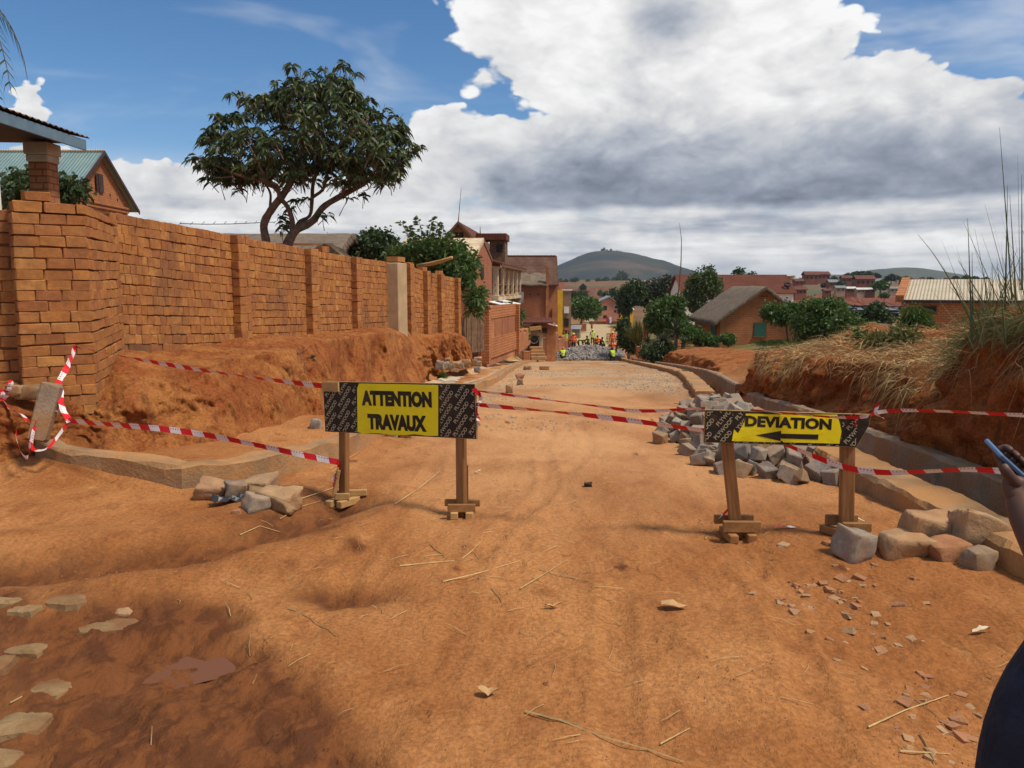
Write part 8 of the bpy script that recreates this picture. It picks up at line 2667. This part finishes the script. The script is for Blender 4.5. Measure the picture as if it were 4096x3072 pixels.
person('person in dark red clothes sitting low behind the left end of the heap', at(569, 0, 71), R(150), 'squat', S_RD, T_DK, None, None)
person('worker seen from behind in an orange vest and yellow helmet, left of the heap', at(573.5, 0, 70.5), R(178), 'stand', HV_O, T_DK, HV_O, HELM_Y)
person('worker in dark clothes and a yellow vest bending over the stones', at(579, 0, 72.3), R(75), 'bend', S_DK, T_DK, HV_Y, None)
person('worker in a yellow vest crouching on the heap, left of the standing one', on_heap(588, 72.8, .25), R(-60), 'squat', S_DK, T_DK, HV_Y, None)
person('worker in a yellow vest and tan helmet standing behind the heap', at(592.5, 0, 76), R(10), 'stand', S_WH, T_DK, HV_Y, HELM_Y)
person('worker in a yellow vest crouching right of the standing one', on_heap(596.3, 72.5, .3), R(90), 'squat', S_DK, T_DK, HV_Y, None)
person('worker in orange with a red helmet stooping behind the middle of the heap', on_heap(600.5, 72.2, .1), R(-70), 'bend', HV_O, T_DK, HV_O, HELM_R)
person('worker in a yellow vest half hidden behind the stooping orange one', on_heap(603.5, 73, .1), R(-100), 'squat', S_DK, T_DK, HV_Y, None)
person('worker standing upright in orange overalls and yellow helmet, right of the heap', at(612.5, 0, 72.5), R(175), 'stand', HV_O, HV_O, HV_O, HELM_Y)
person('worker in orange bending to the left at the right end of the heap', at(616, 0, 68.5), R(-85), 'bend', HV_O, T_BR, HV_O, HELM_R)
person('worker in a yellow vest squatting in front of the bending orange one', at(613, 0, 65.6), R(200), 'squat', S_DK, T_DK, HV_Y, None)
person('bystander in a grey shirt and dark trousers at the right side of the road', at(619, 0, 74), R(30), 'stand', S_GR, T_DK, None, None)
person('pedestrian in a long dark red wrap walking on the far road', at(592, 0, 169), R(0), 'stand', S_RD, S_RD, None, None, skirt=True)
person('person sitting beside the cargo bicycle at the stall', at(529.5, 0, 56), R(-30), 'squat', cloth('brown_shirt', (.09, .045, .03)), T_BR, None, None)
for (p_, lab, col, sz) in [(at(555.5, 0, 69.5) + Vector((0, 0, 1.80)), 'red bundle carried on the head of the far left worker', (.38, .07, .03), (.42, .3, .18)), (at(566, 0, 74) + Vector((0, 0, 1.80)), 'red and white bundle held up by the worker behind', (.42, .10, .05), (.5, .3, .2))]:
    o = link('bundle', stone_mesh('bundle', mat_plain('red_bundle_cloth', col, .9, .3, 9), 5, 2, .1, smooth=True)); o.location = p_ + Vector((0, 0, .02)); o.scale = sz; tag(o, lab, 'bundle')

# --- bystander at the right edge holding up a phone
JN = dict(pel=(1.06, 1.36, .97), spi=(1.18, 1.34, 1.14), che=(1.25, 1.32, 1.33), nec=(1.27, 1.33, 1.49), hea=(1.27, 1.36, 1.58), top=(1.27, 1.37, 1.68),
          shL=(1.09, 1.33, 1.40), shR=(1.42, 1.31, 1.40), hipL=(.945, 1.37, .90), hipR=(1.12, 1.35, .90), knL=(.93, 1.40, .50), knR=(1.18, 1.38, .50), anL=(.99, 1.34, .09), anR=(1.20, 1.33, .09), toL=(.98, 1.50, .045), toR=(1.21, 1.49, .045),
          elR=(1.51, 1.30, 1.14), haR=(1.47, 1.50, 1.02), fiR=(1.46, 1.56, .99))
wr = P(1021, 508, 1.66)
JN['elL'] = tuple(P(1068, 600, 1.52)); JN['haL'] = tuple(wr); JN['fiL'] = tuple(P(1018, 492, 1.685))
W, F, mi, near = body(JN, 1.06, 2)
root = empty('person', (1.09, 1.37, 0), 0, 'bystander at the right edge in dark jeans holding up a blue phone', 'person')
rootinv = root.matrix_basis.inverted()
JEAN = mat_plain('dark_denim', (.016, .021, .036), .9, .35, 14.0, bumps=.9, bscale=9)
# hand: palm and five fingers, each its own bent chain rooted in the palm
ctr = P(1016, 484, 1.69)
ph_c = P(1013.5, 466, 1.715)
e1 = (P(1032, 486, 1.72) - P(994, 452, 1.70)).normalized()      # along the phone
e2 = Vector((0.18, .95, .22)); e2 = (e2 - e1 * e2.dot(e1)).normalized()   # across the phone, away from the viewer
e3 = e1.cross(e2).normalized()
if e3.z < 0: e3 = -e3
HVs, HF = [], []
def chain(pts, rad):
    V_, F_ = skin_mesh([tuple(p) for p in pts], rad, [(i, i + 1) for i in range(len(pts) - 1)], 0, 2)
    b_ = len(HVs); HVs.extend(V_); HF.extend([[i + b_ for i in f] for f in F_])
chain([wr, ctr - e3 * .006, ctr + e3 * .022 - e1 * .008], [.026, (.034, .024), (.032, .02)])
tip_th = P(1001, 462.5, 1.69)
chain([ctr - e1 * .002 - Vector((0, .012, .004)), P(1009, 476, 1.672), P(1004, 468, 1.672), tip_th], [.014, .0125, .0115, .009])
for k, (o1, ln) in enumerate(((-.020, .95), (.002, 1.05), (.024, 1.0), (.044, .82))):
    b0 = ctr + e1 * o1 + e2 * .012 + e3 * .008
    k1 = ph_c + e1 * (o1 + .0) + e2 * (.043) - e3 * .006
    k2 = ph_c + e1 * (o1 + .002) + e2 * (.040) + e3 * .018 * ln
    t_ = ph_c + e1 * (o1 + .004) + e2 * (.018 / ln) + e3 * .019
    chain([b0, k1, k2, t_], [.011, .0105, .0095, .0078])
mi = [1 if (k == 0 and np.mean([W[i].z for i in f]) < 1.04) else k for k, f in zip(mi, F)]
b_ = len(W)
W = W + HVs; F = F + [[i + b_ for i in f] for f in HF]; mi = list(mi) + [2] * len(HF)
# bare forearm
mats = [mat_plain('white_shirt', (.62, .60, .62), .9, .1, 8), JEAN, SKIN, SKIN, SHOE]
link('body', mesh_from('body', [rootinv @ v for v in W], F, mats, True, [int(k) for k in mi]), root)
# head details
hc = Vector((1.27, 1.37, 1.62)); hv, hf = [], []
for j in range(13):
    el = -math.pi / 2 + math.pi * j / 12
    for k in range(20):
        th = 2 * math.pi * k / 20
        p = Vector((math.cos(th) * math.cos(el) * .078, math.sin(th) * math.cos(el) * .098, math.sin(el) * .118))
        f_ = max(0, math.sin(th)) * math.cos(el)
        if f_ > .93: p.y += .018 * max(0, 1 - abs(p.z + .012) / .03) * max(0, 1 - abs(p.x) / .022)          # nose
        if f_ > .6: p.y -= .006 * max(0, 1 - abs(p.z - .02) / .015)                                             # eye line
        if p.z < -.05: p.x *= .86
        hv.append(hc + p)
hf = [(j * 20 + k, j * 20 + (k + 1) % 20, (j + 1) * 20 + (k + 1) % 20, (j + 1) * 20 + k) for j in range(12) for k in range(20)]
ho = link('head', mesh_from('head', [rootinv @ v for v in hv], hf, SKIN, True), root)
hr = [hc + (v - hc) * 1.07 for v in hv]
kf = [f for f in hf if np.mean([(hv[i] - hc).z for i in f]) > .03 - .9 * min(0, -np.mean([(hv[i] - hc).y for i in f])) * .6]
link('hair', mesh_from('hair', [rootinv @ v for v in hr], kf, HAIR, True), ho)
for s in (-1, 1):
    mb = MB(); mb.bevbox(hc + Vector((s * .032, .088, .02)), (.026, .012, .012), .004); mb.v = [rootinv @ v for v in mb.v]; mb.build('eye', mat_plain('eye_white', (.6, .58, .55), .3, .05) if s < 0 else bpy.data.materials['eye_white'], ho)
    mb = MB(); mb.bevbox(hc + Vector((s * .081, .0, .0)), (.014, .03, .055), .006); mb.v = [rootinv @ v for v in mb.v]; mb.build('ear', SKIN, ho)
mb = MB(); mb.bevbox(hc + Vector((0, .087, -.052)), (.045, .012, .014), .005); mb.v = [rootinv @ v for v in mb.v]; mb.build('mouth', mat_plain('lips', (.14, .05, .04), .5, .1), ho)
Mx = Matrix((e1, e2, e3)).transposed()
mb = MB(); mb.bevbox((0, 0, 0), (.145, .072, .010), .003)
ph = mb.build('phone', mat_plain('blue_phone_case', (.10, .19, .33), .4, .08), None); ph.location = ph_c; ph.rotation_euler = Mx.to_euler(); tag(ph, 'blue mobile phone held up at the right edge of the picture', 'phone')
mb = MB(); mb.box((0, 0, .0056), (.125, .064, .0014)); mb.build('screen', mat_plain('dark_glass', (.01, .01, .012), .1, .05), ph)
# ------------------------------------------------------------------ haze
mt = bpy.data.materials.new('haze'); mt.use_nodes = True
mt.node_tree.nodes.clear(); g = NT(mt.node_tree)
out = g.n('ShaderNodeOutputMaterial'); pv = g.n('ShaderNodeVolumePrincipled')
pv.inputs['Color'].default_value = (.78, .88, 1.0, 1); pv.inputs['Density'].default_value = .000085
pv.inputs['Anisotropy'].default_value = .2
g.link(pv.outputs[0], out.inputs['Volume'])
mb = MB(); mb.box((0, 0, 68), (21000, 21000, 180))
hz = mb.build('haze', mt, None); tag(hz, 'thin bluish haze over the far land', None, None, 'stuff')
